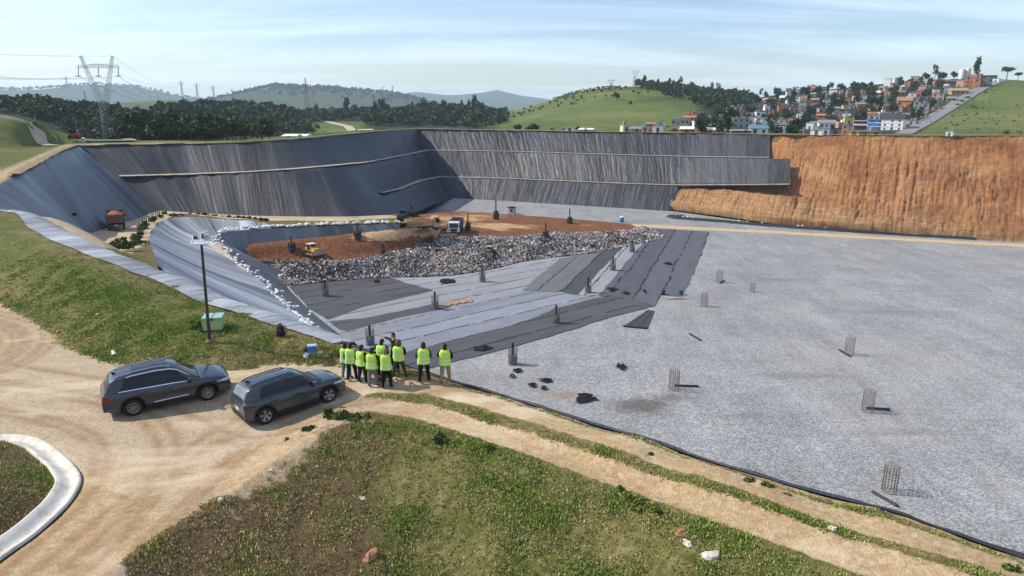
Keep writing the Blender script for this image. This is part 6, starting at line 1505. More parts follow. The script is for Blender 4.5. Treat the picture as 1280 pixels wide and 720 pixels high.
# ridge wood on the right shoulder of the green hill
ln = lambda a: np.interp(a, [780, 800, 830, 890, 935], [104, 111, 121, 137, 139])
P = area(620, (786, 940), (480, 800), lambda a, b, x, y: b < ln(a), 19); wood_mass('ridge_wood', P, RNG.uniform(.7, 1.25, len(P)), 50, 1.6, 'dark', 8)
for p in area(26, (800, 970), (640, 690), None, 20): tree('crest_tree', 'small tree on the skyline right of the green hill', 'trees on the hill crest', p, random.uniform(.7, 1.15), random.choice(('tall', 'round', 'gum')), 'dark', False)
P = area(70, (640, 880), (560, 640), lambda a, b, x, y: b > ln(min(a, 935)) or a < 785, 21); wood_mass('hill_scrub', P, RNG.uniform(.16, .5, len(P)), 40, 2.2, 'olive', 9)
P = area(120, (690, 775), (620, 680), None, 22); wood_mass('hilltop_scrub', P, RNG.uniform(.15, .4, len(P)), 30, 2.2, 'olive', 10)
for q in ((771, 125, .8), (788, 132, .5), (752, 116, .4)): 
    p = hit(q[0], q[1]); tree('lone_tree', 'lone small tree on the open green hill, %s' % {771: 'tallest of three', 788: 'lowest on the slope', 752: 'nearest the top'}[q[0]], None, p, q[2], 'round', 'dark')
for i, p in enumerate(area(58, (640, 930), (285, 380), lambda a, b, x, y: b > 150, 23)): tree('hedge_bush', 'dark bush behind the rim of the far liner wall', 'bushes behind the far wall rim', p, random.uniform(.35, .8), 'low', random.choice(('dark', 'dark', 'olive')), False, 'bush')
# far ridges: trees along the crests
for nm, ri, n in (('mountain_wood', 0, 700), ('far_hill_wood', 1, 800)):
    y0 = RIDGES[ri][0]; s = RIDGES[ri][3]; rng = np.random.default_rng(ri); xs = rng.uniform(s[0][0], s[-1][0], n); ys = y0 + rng.uniform(-500, 60, n) * (rng.random(n) ** 1.5)
    z = Hfar(xs, ys); wood_mass(nm, np.stack([xs, ys, z], 1), rng.uniform(1.6, 4.2, n) * (1 if ri == 0 else .75), 16, 2.6, 'dark', 20 + ri)

# ------------------------------------------------------------------ roads
ASPH = sm('asphalt', (.13, .125, .12), .9, .2, var=.2, sc=.4, bump=.1); PALE = sm('pale_dirt_road', (.45, .37, .28), .95, .1, var=.25, sc=.3)
def road(name, pl, w, mat, dz=.35, step=3.):
    p, s = resample(chaikin(np.asarray(pl, float)[:, :2], 2), step=step); d = np.gradient(p, axis=0); d /= np.linalg.norm(d, axis=1, keepdims=True); n = np.stack([-d[:, 1], d[:, 0]], 1)
    zc = Hfar(p[:, 0], p[:, 1]); R4 = []
    for f in (-.5, -.2, .2, .5):
        q = p + n * w * f; R4.append(np.column_stack([q, np.maximum(Hfar(q[:, 0], q[:, 1]), zc - .3) + dz]))
    me = npmesh(name, np.array(R4).reshape(-1, 3), gridfaces(4, len(s)), mat, smooth=True)
    if me.polygons[len(me.polygons) // 2].normal.z < 0: me.flip_normals()
    tag(link(name, me), kind='structure'); return R4
RL = road('road', ROADL, 11., ASPH)
for k, o_ in ((0, -1), (3, 1)):
    q = RL[k].copy(); q[:, 2] += .0; m = MB()
    for a, b in zip(q[:-1], q[1:]):
        d = b - a; m.box(tuple((a + b) / 2 + np.array([0, 0, .1])), (float(np.linalg.norm(d[:2])) * 1.0, .3, .25), rz=math.atan2(d[1], d[0]))
    tag(m.build('road_barrier', sm('barrier_concrete', (.36, .35, .33), .9, .2, var=.2)), 'pale concrete barrier on the %s side of the left road' % ('near' if o_ < 0 else 'wood'), 'barrier')
hr = [hit(*q) for q in ((1128, 168.3), (1145, 160), (1160, 151.5), (1175, 142.5), (1190, 133), (1203, 125), (1215, 117.5), (1226, 111), (1238, 105.5), (1252, 101))]
HR = np.array([h for h in hr if h is not None]); road('hill_road', HR, 8., sm('worn_asphalt', (.21, .205, .20), .9, .2, var=.15, sc=.3), .4)
mr = [hit(*q) for q in ((388, 147), (398, 150), (410, 153), (425, 156.5), (440, 160), (458, 164))]
road('farm_road', np.array([h for h in mr if h is not None]), 6., PALE, .35)
sp = [hit(*q) for q in ((38, 160), (46, 164), (52, 169), (47, 174), (50, 179), (64, 183))]
sp = [h for h in sp if h is not None and h[1] < 230]
if len(sp) > 3: road('hill_path', np.array(sp), 3.2, PALE, .25, 1.5)

# ------------------------------------------------------------------ houses of the town
WINM = None
def hmat(c): return sm('plaster_%02x%02x%02x' % tuple(int(255 * v) for v in c), c, .9, .2, var=.22, sc=.7, bump=.1)
m = MB(); m.box((0, 0, 0), (1.15, .12, 1.15)); HWIN = m.mesh('window', sm('house_glass', (.03, .034, .04), .2, .5))
m = MB(); m.box((0, -.02, 0), (1.35, .1, .1)); HSILL = m.mesh('sill', sm('sill', (.5, .48, .45), .9, .2))
m = MB(); m.box((0, 0, 0), (1.0, .12, 2.1)); HDOOR = m.mesh('door', sm('house_door', (.10, .06, .04), .7, .3))
CC = dict(white=(.72, .71, .69), cream=(.62, .53, .36), grey=(.30, .29, .28), dgrey=(.16, .16, .165), brick=(.36, .15, .085), orange=(.50, .20, .09), pink=(.50, .30, .24), salmon=(.52, .27, .19), yellow=(.68, .52, .07), blue=(.05, .22, .55), lblue=(.30, .45, .60), red=(.30, .06, .06), mint=(.38, .60, .42), tan=(.38, .28, .17), olive=(.33, .27, .12), brown=(.17, .10, .075), teal=(.10, .22, .28), terr=(.38, .17, .10), bgrey=(.20, .24, .30), roof=(.24, .23, .22), drk=(.05, .05, .055))
def house(px, py, wp, hp, col, lab, roof='flat', rc='roof', st=None, yawj=None, extra=None):
    p = hit(px, py + 1.0)
    if p is None: return
    d = p[1] * CP + (CAMZ - p[2]) * SP; w = wp * d / FOC; h = hp * d / FOC + .4
    rr = random.Random(int(px * 7 + py * 13)); yaw = math.atan2(p[1], p[0]) - PI / 2 + (rr.uniform(-.35, .35) if yawj is None else yawj)
    w = w / (math.cos(yaw - math.atan2(p[1], p[0]) + PI / 2) + .0) * .92; dep = max(4., min(w * .8, 9.))
    t = thing('house', lab, 'house', (p[0], p[1] , p[2] - .4), yaw, 'houses of the hillside town'); m = MB()
    hb = h if roof == 'flat' else h * .68
    m.box((0, dep / 2, hb / 2 - 1.5), (w, dep, hb + 3)); m.build('wall', hmat(CC[col]), t)
    m = MB()
    if roof == 'flat':
        m.box((0, dep / 2, hb + .1), (w + .35, dep + .35, .22))
        if rr.random() < .6: m.box((rr.uniform(-.25, .25) * w, dep * .6, hb + .75), (min(2.2, w * .35), 1.6, 1.1))
    elif roof == 'gable': m.prism([(-w / 2 - .4, hb), (w / 2 + .4, hb), (0, h)], -.4, dep + .4, 'Y')
    elif roof == 'slope': m.add([(-w / 2 - .4, -.5, hb), (w / 2 + .4, -.5, hb), (w / 2 + .3, dep * .55, h), (-w / 2 - .3, dep * .55, h), (w / 2 + .4, dep + .5, hb), (-w / 2 - .4, dep + .5, hb)], [(0, 1, 2, 3), (3, 2, 4, 5), (0, 3, 5), (1, 4, 2), (0, 5, 4, 1)])
    ro = m.build('roof', hmat(CC[rc]), t)
    if roof == 'flat' and rr.random() < .5:
        m = MB(); m.lathe([(0, 0), (.5, 0), (.55, .8), (.3, .95), (0, .95)], (rr.uniform(-.3, .3) * w, dep * .3, hb + .2), n=10); m.build('water_tank', sm('tank_blue', (.12, .25, .42), .6, .3), ro)
    st = st or max(1, int(round(hb / 3.0))); nx = max(1, int(w / 2.6)); fh = hb / st; dr = rr.randrange(nx)
    for k in range(st):
        for i in range(nx):
            x = -w / 2 + w * (i + .5) / nx
            if k == 0 and i == dr:
                o = link('door', HDOOR, t); o.location = (x, -.02, min(1.05, fh * .42)); continue
            if rr.random() < .12: continue
            o = link('window', HWIN, t); s = min(1.25, fh / 2.6, w / nx / 1.5); o.location = (x, -.02, fh * (k + .55)); o.scale = (s, 1, s); s2 = link('sill', HSILL, o); s2.location = (0, -.03, -.63)
    if extra == 'balcony':
        m = MB()
        for k in range(1, st + 1): m.box((0, -.6, fh * k - .1), (w, 1.1, .16)); m.box((0, -1.12, fh * k + .32 if k < st else fh * k - .02), (w, .07, .75 if k < st else .1))
        for s in (-1, 1): m.box((s * (w / 2 - .12), -1.05, hb / 2), (.2, .2, hb))
        m.build('balcony', hmat(CC['white']), t)
    if extra == 'bands':
        m = MB()
        for k in range(st): m.box((0, -.05, fh * (k + .12)), (w + .1, .12, .35))
        m.build('painted_band', hmat(CC['white']), t)
    return t
HOUSES = [(783, 164, 9, 8, 'cream', 'small cream house at the far left end of the town'), (796, 165, 16, 7, 'grey', 'low long grey house beside the cream one at the left end', 'slope', 'roof'), (813, 158, 12, 6, 'brick', 'low brick house with rusty roof behind the two white ones', 'slope', 'terr'), (806, 166, 9, 6, 'tan', 'tan hut left of the white house with dark windows'), (822, 166, 14, 8, 'white', 'white house with dark windows near the left end of town'), (828, 158, 6, 6, 'white', 'narrow white house behind the white one with dark windows'),
 (850, 156, 24, 7, 'grey', 'long raw concrete house in front of the brick stack'), (862, 150, 22, 6, 'brick', 'wide brick house below the orange one', 'slope', 'terr'), (865, 144.5, 11, 6, 'orange', 'orange brick house topmost at the left of the town'), (872, 158, 10, 7, 'white', 'white cube house above the long brick building'), (858, 166, 17, 8, 'brick', 'left half of the long brick building at the rim', 'slope', 'white'), (888, 166, 18, 7, 'orange', 'right half of the long brick building at the rim', 'slope', 'white'), (884, 150, 13, 6, 'grey', 'grey roofed house among the trees above the brick building', 'slope', 'roof'), (900, 160, 12, 7, 'grey', 'raw concrete house right of the long brick building'),
 (912, 146, 10, 12, 'white', 'tall narrow white house among trees, left part of town'), (912, 157, 11, 7, 'orange', 'orange brick house below the tall narrow white one'), (926, 159, 22, 11, 'grey', 'big grey block house with bare side wall'), (926, 166, 24, 5, 'dgrey', 'low dark sheds at the rim below the big grey block', 'slope', 'roof'), (951, 144, 12, 5, 'white', 'low white house above the double storey white one'), (952, 155, 16, 8, 'white', 'two storey white house with strip windows', 'flat', 'roof', 2), (949, 166, 22, 10, 'white', 'white house with teal roof at the rim, left of the earth cut', 'slope', 'teal'), (957, 127, 8, 4, 'pink', 'small pink house at the upper left of the town', 'slope', 'white'), (935, 137, 9, 5, 'white', 'small white house among the dark trees, upper left'),
 (977, 112.5, 11, 4, 'grey', 'grey flat house leftmost on the skyline'), (985.5, 112, 7, 6, 'dgrey', 'dark grey house second on the skyline'), (995, 115, 10, 6, 'white', 'white house on the skyline beside grey ones'), (1015.5, 111, 7, 6, 'salmon', 'salmon brick house on the skyline'), (1026, 108, 14, 4, 'dgrey', 'long dark flat building on the skyline right of the salmon one'), (988, 119, 10, 5, 'white', 'white house just below the skyline group'), (997.5, 121, 6, 6, 'salmon', 'narrow salmon house below the skyline group'), (987.5, 131.5, 9, 7, 'white', 'white stepped house on the slope, left of two'), (996, 128.5, 7, 8, 'white', 'white stepped house with dark openings, right of two'), (1004.5, 126, 8, 7, 'salmon', 'salmon cube house right of the white stepped pair'),
 (961, 127, 13, 5, 'pink', 'long pinkish roofed house at upper left among trees', 'slope', 'pink'), (970.5, 132, 8, 7, 'brick', 'dark brick house below the long pinkish one'), (976.5, 140, 8, 8, 'orange', 'orange brick tower house at left among trees'), (1018.5, 136, 15, 8, 'cream', 'gabled house with terracotta roof in the middle of the slope', 'gable', 'terr'), (1034, 131, 10, 6, 'white', 'white house right of the terracotta gable'), (1029, 141, 11, 6, 'pink', 'pink walled house below the terracotta gable'), (1041, 139, 17, 6, 'grey', 'house with long grey roof in the middle of the slope', 'slope', 'roof'), (1051, 117, 5, 4, 'cream', 'tiny cream house alone among trees'), (1079, 118, 9, 5, 'pink', 'pink brick house above the white cubes'), (1092, 113, 13, 6, 'grey', 'grey white house near the skyline right of centre'), (1080, 126, 12, 6, 'white', 'left white cube house with dark window'), (1095, 126, 8, 6, 'white', 'right white cube house with dark window'), (1061, 135, 15, 4, 'cream', 'long low cream wall house above the bare red bank'),
 (962, 155, 9, 5, 'mint', 'mint green house among grey roofs'), (976, 160, 17, 7, 'grey', 'house with wide grey rounded roof beside the mint one', 'slope', 'dgrey'), (990, 159, 9, 8, 'brown', 'brown house right of the wide grey roof'), (999.5, 159, 10, 6, 'grey', 'pale grey cube house left of centre at the bottom'), (1011.5, 161, 9, 8, 'white', 'white house with dark door at the bottom centre'), (1034, 160, 21, 10, 'white', 'house with large grey hipped roof and white front', 'slope', 'roof'), (1018, 156, 13, 5, 'grey', 'grey roof house behind the white one at bottom centre', 'slope', 'roof'), (1020, 168, 15, 6, 'white', 'low white house with dark doors at the rim'), (1031.5, 169, 9, 9, 'lblue', 'light blue end house joined to the dark metal shed'), (1043.5, 169, 15, 8.5, 'bgrey', 'blue grey metal shed at the rim', 'flat', 'drk', 1), (1055.5, 167, 9, 11, 'orange', 'bright orange narrow house at the rim'), (1061, 154, 11, 7, 'yellow', 'bright yellow house above the red one'), (1074.5, 161, 18, 10, 'red', 'dark red house with white balconies', 'flat', 'roof', 2, .0, 'balcony'), (1093.5, 161.5, 19, 12, 'blue', 'bright blue house with white bands', 'flat', 'blue', 3, .0, 'bands'), (1089, 149.5, 20, 6, 'cream', 'long cream building above the blue house'), (1067, 170, 13, 6, 'yellow', 'low yellow building at the rim'), (1088, 170, 27, 6, 'olive', 'long olive tan building at the rim below the blue house'), (1114, 162, 26, 20, 'white', 'largest white and blue three storey house with dark roof', 'slope', 'drk', 3, -.2, 'bands'),
 (1108, 109, 8, 11, 'white', 'tall white house on the skyline'), (1123, 101.5, 9, 6, 'bgrey', 'blue grey house on the skyline right of the tall white one'), (1143, 101, 10, 6, 'pink', 'pinkish house on the skyline in front of the tree clump'), (1135, 108, 10, 7, 'orange', 'orange brick house below the skyline, above yellow bushes'), (1172, 107.5, 10, 8, 'orange', 'orange brick house near the top, left of the long brown roof'), (1187, 104, 17, 5, 'brown', 'long brown roofed house near the top', 'slope', 'brown'), (1201.5, 108, 13, 8, 'pink', 'pink brick house near the top under the tanks'), (1211.5, 109, 10, 13, 'brick', 'tall dark brick house near the top'), (1220, 109.5, 8, 12, 'orange', 'bright orange brick house next to the hill road top'), (1231, 108, 15, 10, 'dgrey', 'grey block beside the top of the hill road'), (1219, 95.5, 12, 5, 'salmon', 'salmon house highest on the hill'), (1237, 94.5, 17, 4, 'dgrey', 'long dark low building highest on the hill'), (1244, 101.5, 8, 4, 'white', 'small white house right of the hill road top'), (1184, 116, 9, 7, 'grey', 'grey house in the upper right cluster'), (1170, 116, 8, 5, 'white', 'white house in the upper right cluster'), (1200, 118, 20, 8, 'tan', 'wide tan roofed house along the hill road', 'slope', 'tan'), (1171.5, 125, 14, 8, 'pink', 'pink brick upper house of the hillside pair'), (1172, 131, 12, 6, 'grey', 'grey lower house of the hillside pair'), (1152, 114, 9, 6, 'pink', 'small pink house left in the upper right cluster'), (1140, 121, 9, 5, 'white', 'white flat house above the orange roof'), (1130, 133, 17, 11, 'orange', 'large orange house with dark balcony openings', 'slope', 'terr'), (1145, 136, 9, 9, 'grey', 'left raw concrete house on the slope'), (1155, 141, 10, 12, 'grey', 'right raw concrete house on the slope, taller'), (1189, 126, 11, 6, 'grey', 'grey roofed house beside the middle of the hill road', 'slope', 'roof'), (1186, 169.5, 8, 6, 'white', 'small white hut at the rim of the orange earth cut'), (1158, 126, 10, 6, 'dgrey', 'dark shed between the pink pair and the orange house', 'slope', 'drk'), (1110, 126, 9, 5, 'grey', 'grey house half hidden by yellow bushes'), (1058, 146, 10, 5, 'white', 'white house on the bare red bank'), (1001, 147, 12, 5, 'white', 'low white house in the middle trees'), (1012, 147, 9, 4, 'grey', 'low grey house in the middle trees')]
for h in HOUSES: house(*h[:6], *h[6:])
FILL = []; frng = random.Random(77); skyl = lambda a: np.interp(a, [870, 890, 920, 960, 1000, 1060, 1100, 1150, 1200], [150, 148, 133, 122, 116, 109.5, 105.5, 101, 99])
while len(FILL) < 84:
    a = frng.uniform(880, 1200); b = frng.uniform(float(skyl(a)) + 5, 166); w_ = frng.uniform(6, 11.5)
    if a > 1120 and b > 168 - (a - 1128) * .62 - 5: continue
    if 1052 < a < 1080 and 134 < b < 150: continue
    if any(abs(a - o[0]) < (w_ + o[2]) / 2 - 1 and abs(b - o[1]) < 5 for o in HOUSES + FILL): continue
    c_ = frng.choice(('brick', 'orange', 'grey', 'white', 'brick', 'grey', 'orange', 'salmon', 'tan')); rf = frng.choice(('flat', 'slope', 'flat')); rcol = frng.choice(('roof', 'terr', 'dgrey', 'roof', 'white'))
    nm_ = {'brick': 'dull brick', 'orange': 'orange brick', 'grey': 'raw grey concrete', 'white': 'whitewashed', 'pink': 'pinkish', 'cream': 'cream', 'salmon': 'salmon', 'tan': 'tan'}[c_]
    FILL.append((a, b, w_, frng.uniform(4.5, 7.5), c_, 'small %s house with %s, packed on the town slope' % (nm_, 'a flat roof' if rf == 'flat' else 'a pitched %s roof' % {'roof': 'grey', 'terr': 'terracotta', 'dgrey': 'dark', 'white': 'white'}[rcol]), rf, rcol))
for h in FILL: house(*h[:6], *h[6:])
OUTL = [(368, 172, 30, 5, 'white', 'long white roofed shed behind the back liner wall', 'slope', 'white'), (712, 163.2, 12, 4, 'white', 'pale low shed left behind the far wall rim'), (732, 163.5, 18, 4, 'grey', 'pale grey shed behind the far wall rim, right of the other', 'slope', 'white'), (544, 133, 9, 6, 'orange', 'orange roofed house among trees of the far valley', 'gable', 'terr'), (556, 131, 7, 4, 'white', 'white house among trees of the far valley', 'gable', 'terr'), (500, 140, 14, 3, 'white', 'long white roof in the valley wood', 'slope', 'white'), (45, 159, 5, 5, 'grey', 'little grey kiosk by the left road')]
for h in OUTL: house(*h[:6], *h[6:])
# water tanks
for px, lab in ((1201.5, 'left white cylindrical water tank on the hilltop'), (1208.5, 'right white cylindrical water tank on the hilltop')):
    p = hit(px, 96); d = p[1]; k = d / FOC; t = thing('water_tank', lab, 'water tank', p); m = MB(); m.lathe([(3.1 * k, -1), (3.1 * k, 11 * k), (2.9 * k, 11.4 * k), (0, 11.8 * k)], n=20); m.build('tank', sm('tank_white', (.68, .68, .67), .6, .3, var=.1), t, True); m = MB(); m.path([(0, -3.15 * k, 0), (0, -3.15 * k, 11 * k)], .15); m.build('ladder', sm('grey_post', (0, 0, 0)), t)
# town trees
occ = [(h[0], h[1], h[2], h[3]) for h in HOUSES + FILL]; k = 0; rng = random.Random(5)
skyl = lambda a: np.interp(a, [870, 890, 920, 960, 1000, 1060, 1100, 1150, 1200], [150, 148, 133, 122, 116, 109.5, 105.5, 101, 99])
while k < 230:
    a = rng.uniform(872, 1186); b = rng.uniform(skyl(a) + .6, 168 if a < 1000 else 160)
    if a > 1128 and b > 168 - (a - 1128) * .62 - 3: continue
    if any(abs(a - o[0]) < o[2] / 2 + .5 and o[1] - o[3] * .6 < b < o[1] + 4.0 for o in occ): continue
    if 1050 < a < 1082 and 136 < b < 150: continue
    p = hit(a, b)
    if p is None: continue
    tree('town_tree', 'dark green tree between the houses of the hillside town', 'trees between the town houses', p, rng.uniform(.5, .95), rng.choice(('round', 'round', 'low', 'tall')), rng.choice(('dark', 'dark', 'mid')), b > 150); k += 1
for i, (a, b, s) in enumerate([(1110, 120, .8), (1116, 116, .9), (1124, 113, .9), (1118, 122, .8), (1128, 119, .7), (1104, 123, .6), (1055, 127, .8), (1062, 125, .6), (1202, 128, .5), (1209, 124, .5), (1196, 133, .45), (1216, 135, .5), (1258, 168, .6), (1274, 168, .5), (1231, 116, .5), (1050, 129, .5)]):
    p = hit(a, b)
    if p is not None: tree('flowering_bush', 'yellow flowering bush on the town hillside', 'yellow flowering bushes', p, s, 'low', 'yellow', False, 'bush')
for i in range(110):
    a = rng.uniform(1140, 1278); b = rng.uniform(108, 167)
    if b < 168 - (a - 1128) * .60 + 4: continue
    p = hit(a, b)
    if p is not None: tree('hill_shrub', 'low green shrub on the grassy right hill', 'shrubs on the right hill', p, rng.uniform(.08, .24), 'low', rng.choice(('mid', 'olive', 'mid')), False, 'shrub')
for a, b, s, kd, lab, sx in [(1220.5, 96, 1.62, 'tall', 'tallest dark tree on the hilltop, right of the white tanks', .92), (1258, 94, 1.35, 'umbrella', 'flat topped open tree on the right skyline', 1.), (1272, 94, .85, 'umbrella', 'smaller flat topped tree at the right edge skyline', 1.), (1168, 99, 1.15, 'gum', 'slender dark tree rising from the skyline clump', 1.), (1157, 100, .95, 'round', 'left rounded tree of the skyline clump', 1.15), (1177, 100, .95, 'round', 'right rounded tree of the skyline clump', 1.2), (1192, 99, .9, 'round', 'rounded tree left of the white tanks', 1.1), (1204.5, 97, .6, 'gum', 'small tree in front of the white tanks', 1.), (212, 164, 1.25, 'round', 'large dark tree standing alone above the scrub at left', 1.05)]:
    p = hit(a, b)
    if p is not None: tree('big_tree', lab, None, p, s, kd, 'dark', True, 'tree', sx)

# ------------------------------------------------------------------ pylons and lines
GALV = sm('galvanised_lattice', (.24, .25, .26), .6, .4, .5, var=.1); GALVD = sm('dark_lattice', (.11, .115, .12), .7, .3, .3)
def mast(m, a, b, w0, w1, r, n):
    a, b = Vector(a), Vector(b); d = (b - a).normalized(); s = d.cross(Vector((0, 1, 0))).normalized(); u = d.cross(s)
    prev = None
    for i in range(n + 1):
        f = i / n; c = a + (b - a) * f; w = (w0 + (w1 - w0) * f) / 2; q = [c + s * w + u * w, c + s * w - u * w, c - s * w - u * w, c - s * w + u * w]
        if prev:
            for k in range(4): m.tube(prev[k], q[k], r, r, 4, False); m.tube(prev[k], q[(k + 1) % 4], r * .7, r * .7, 4, False)
        for k in range(4): m.tube(q[k], q[(k + 1) % 4], r * .6, r * .6, 4, False)
        prev = q
def pyl_pt(px, py, Y): 
    z = CAMZ - Y * dep_tan(py); d = Y * CP + (CAMZ - z) * SP; return Vector(((px - 640) / FOC * d, Y, z))
Yp = 250.; B0 = pyl_pt(131, 176, Yp); t = thing('pylon', 'tall V shaped lattice pylon rising from the left wood', 'pylon', B0)
L = lambda px, py, dy=0.: pyl_pt(px, py, Yp + dy) - B0
m = MB(); mast(m, L(131, 178), L(130, 132), .7, 1.9, .055, 9); m.build('mast', GALV, t)
m = MB(); mast(m, L(129, 134), L(100.5, 70), 1.7, .6, .05, 9); m.build('arm', GALV, t)
m = MB(); mast(m, L(131.5, 134), L(140.5, 70), 1.7, .6, .05, 9); m.build('arm', GALV, t)
m = MB(); mast(m, L(97, 83), L(148, 83), .8, .8, .05, 10); m.tube(L(110, 80.3), L(135, 80.3), .1, n=4); m.build('crossbeam', GALV, t)
ends = []
for px in (98, 123, 148):
    m = MB(); m.tube(L(px, 83.5), L(px, 94.5), .12, n=5); m.box(L(px, 95), (1.8, .2, .25)); m.build('insulator', GALVD, t); ends.append(pyl_pt(px, 95.5, Yp))
CAB = sm('cable', (.10, .10, .11), .6, .4, .5)
def cable(a, b, sag, lab, r=.045):
    pts = [tuple(Vector(a).lerp(Vector(b), i / 24) - Vector((0, 0, sag * 4 * (i / 24) * (1 - i / 24)))) for i in range(25)]
    m = MB(); m.path(pts, r, 4); tag(m.build('power_cable', CAB), lab, 'cable', 'power cables of the left pylon')
for i, e in enumerate(ends):
    nm = ('left', 'middle', 'right')[i]
    cable(e, pyl_pt(-140 + i * 25, 86, 170 + 5 * i), 1.6, 'power cable from the %s insulator running out of the picture leftwards' % nm)
    cable(e, pyl_pt(222 + i * 6, 112, 1150), 14, 'power cable from the %s insulator running to the small far pylons' % nm, .06)
for px, nm in ((100.5, 'left'), (140.5, 'right')):
    cable(pyl_pt(px, 70, Yp), pyl_pt(-140, 58, 190), .8, 'thin top wire from the %s arm tip running leftwards' % nm, .032); cable(pyl_pt(px, 70, Yp), pyl_pt(230, 102, 1150), 10, 'thin top wire from the %s arm tip running to the far pylons' % nm, .04)
def small_pylon(px, pyb, pyt, Y, lab, mat=GALVD, head=True):
    b, tp = pyl_pt(px, pyb, Y), pyl_pt(px, pyt, Y); h = tp.z - b.z; t = thing('pylon', lab, 'pylon', b, 0, 'small far pylons' if head else None); m = MB(); k = h / 30
    mast(m, (0, 0, -3), (0, 0, h * .72), 4.5 * k, 1.6 * k, .13 * max(1, Y / 900), 5); mast(m, (0, 0, h * .72), (0, 0, h), 1.6 * k, .5 * k, .13 * max(1, Y / 900), 3); m.build('mast', mat, t)
    if head: m = MB(); [m.tube((-w * k, 0, h * f), (w * k, 0, h * f), .16 * max(1, Y / 900), n=4) for w, f in ((7, .72), (8, .84), (5, .95))]; m.build('crossarm', mat, t)
for a in [(228, 119, 101, 1150, 'first of the four small pylons left of the middle hills'), (247, 121, 104, 1350, 'second of the four small pylons left of the middle hills'), (267.5, 122, 107, 1600, 'third of the four small pylons left of the middle hills'), (291, 123, 111, 1900, 'rightmost of the four small pylons left of the middle hills'), (107, 126, 113, 1300, 'faint small pylon seen left of the big pylon base'), (84, 108, 96, 4900, 'tiny pylon on the left blue mountain top'), (479, 117, 108, 2900, 'tiny mast on the right end of the middle hill'), (491, 118, 107, 2900, 'second tiny mast on the right end of the middle hill')]: small_pylon(*a)
small_pylon(384, 133, 97, 800, 'tall slim red and white mast above the valley wood', sm('mast_red', (.34, .16, .14), .7, .3), False)
for px, pyb, pyt, w_, lab in ((793.5, 106, 88, 6.5, 'wide headed pylon on top of the green hill'), (764, 108, 100, 5, 'lower wide headed pylon left on top of the green hill')):
    Y = 660.; b = pyl_pt(px, pyb, Y); t = thing('pylon', lab, 'pylon', b); k = Y / FOC; h = (pyb - pyt) * k; m = MB()
    mast(m, (0, 0, -1), (0, 0, h * .5), 4.2 * k, 2.0 * k, .11, 4); m.build('mast', GALVD, t); m = MB()
    for s in (-1, 1): m.tube((s * k, 0, h * .5), (s * 3.2 * k, 0, h * .9), .14, n=4); m.tube((s * 3.2 * k, 0, h * .9), (s * 3.4 * k, 0, h), .12, n=4); m.tube((s * .9 * k, 0, h * .5), (s * 1.6 * k, 0, h * .82), .1, n=4)
    m.tube((-w_ * k, 0, h * .82), (w_ * k, 0, h * .82), .16, n=4); m.tube((-3.2 * k, 0, h * .9), (3.2 * k, 0, h * .9), .1, n=4); m.build('crossarm', GALVD, t)
# red tractor-like roller and lamp by the left road
p = hit(97, 174.5); p = p if p is not None else at(97, 174.5, 3)
t = thing('utility_pole', 'thin pole beside the red box at the end of the left road', 'pole', (p[0], p[1], p[2])); m = MB(); m.tube((0, 0, -1), (0, 0, 6.), .12, n=6); m.build('pole', GALVD, t); m = MB(); m.box((0, 0, 6), (1.4, .15, .15)); m.build('crossarm', GALVD, t)
t = thing('site_machine', 'small red machine parked at the end of the left road', 'machine', (p[0] + .6, p[1] - 2, p[2] + .1)); RED = sm('machine_red', (.42, .03, .03), .5, .4)
m = MB(); m.box((0, 0, .9), (2.4, 1.2, .9), bev=.1); m.build('hull', RED, t); m = MB(); m.box((-.5, 0, 1.8), (1.0, 1.0, 1.0), bev=.06); m.build('cab', GLASS, t); wheels(t, (-.8, .8), .65, .45, .3)

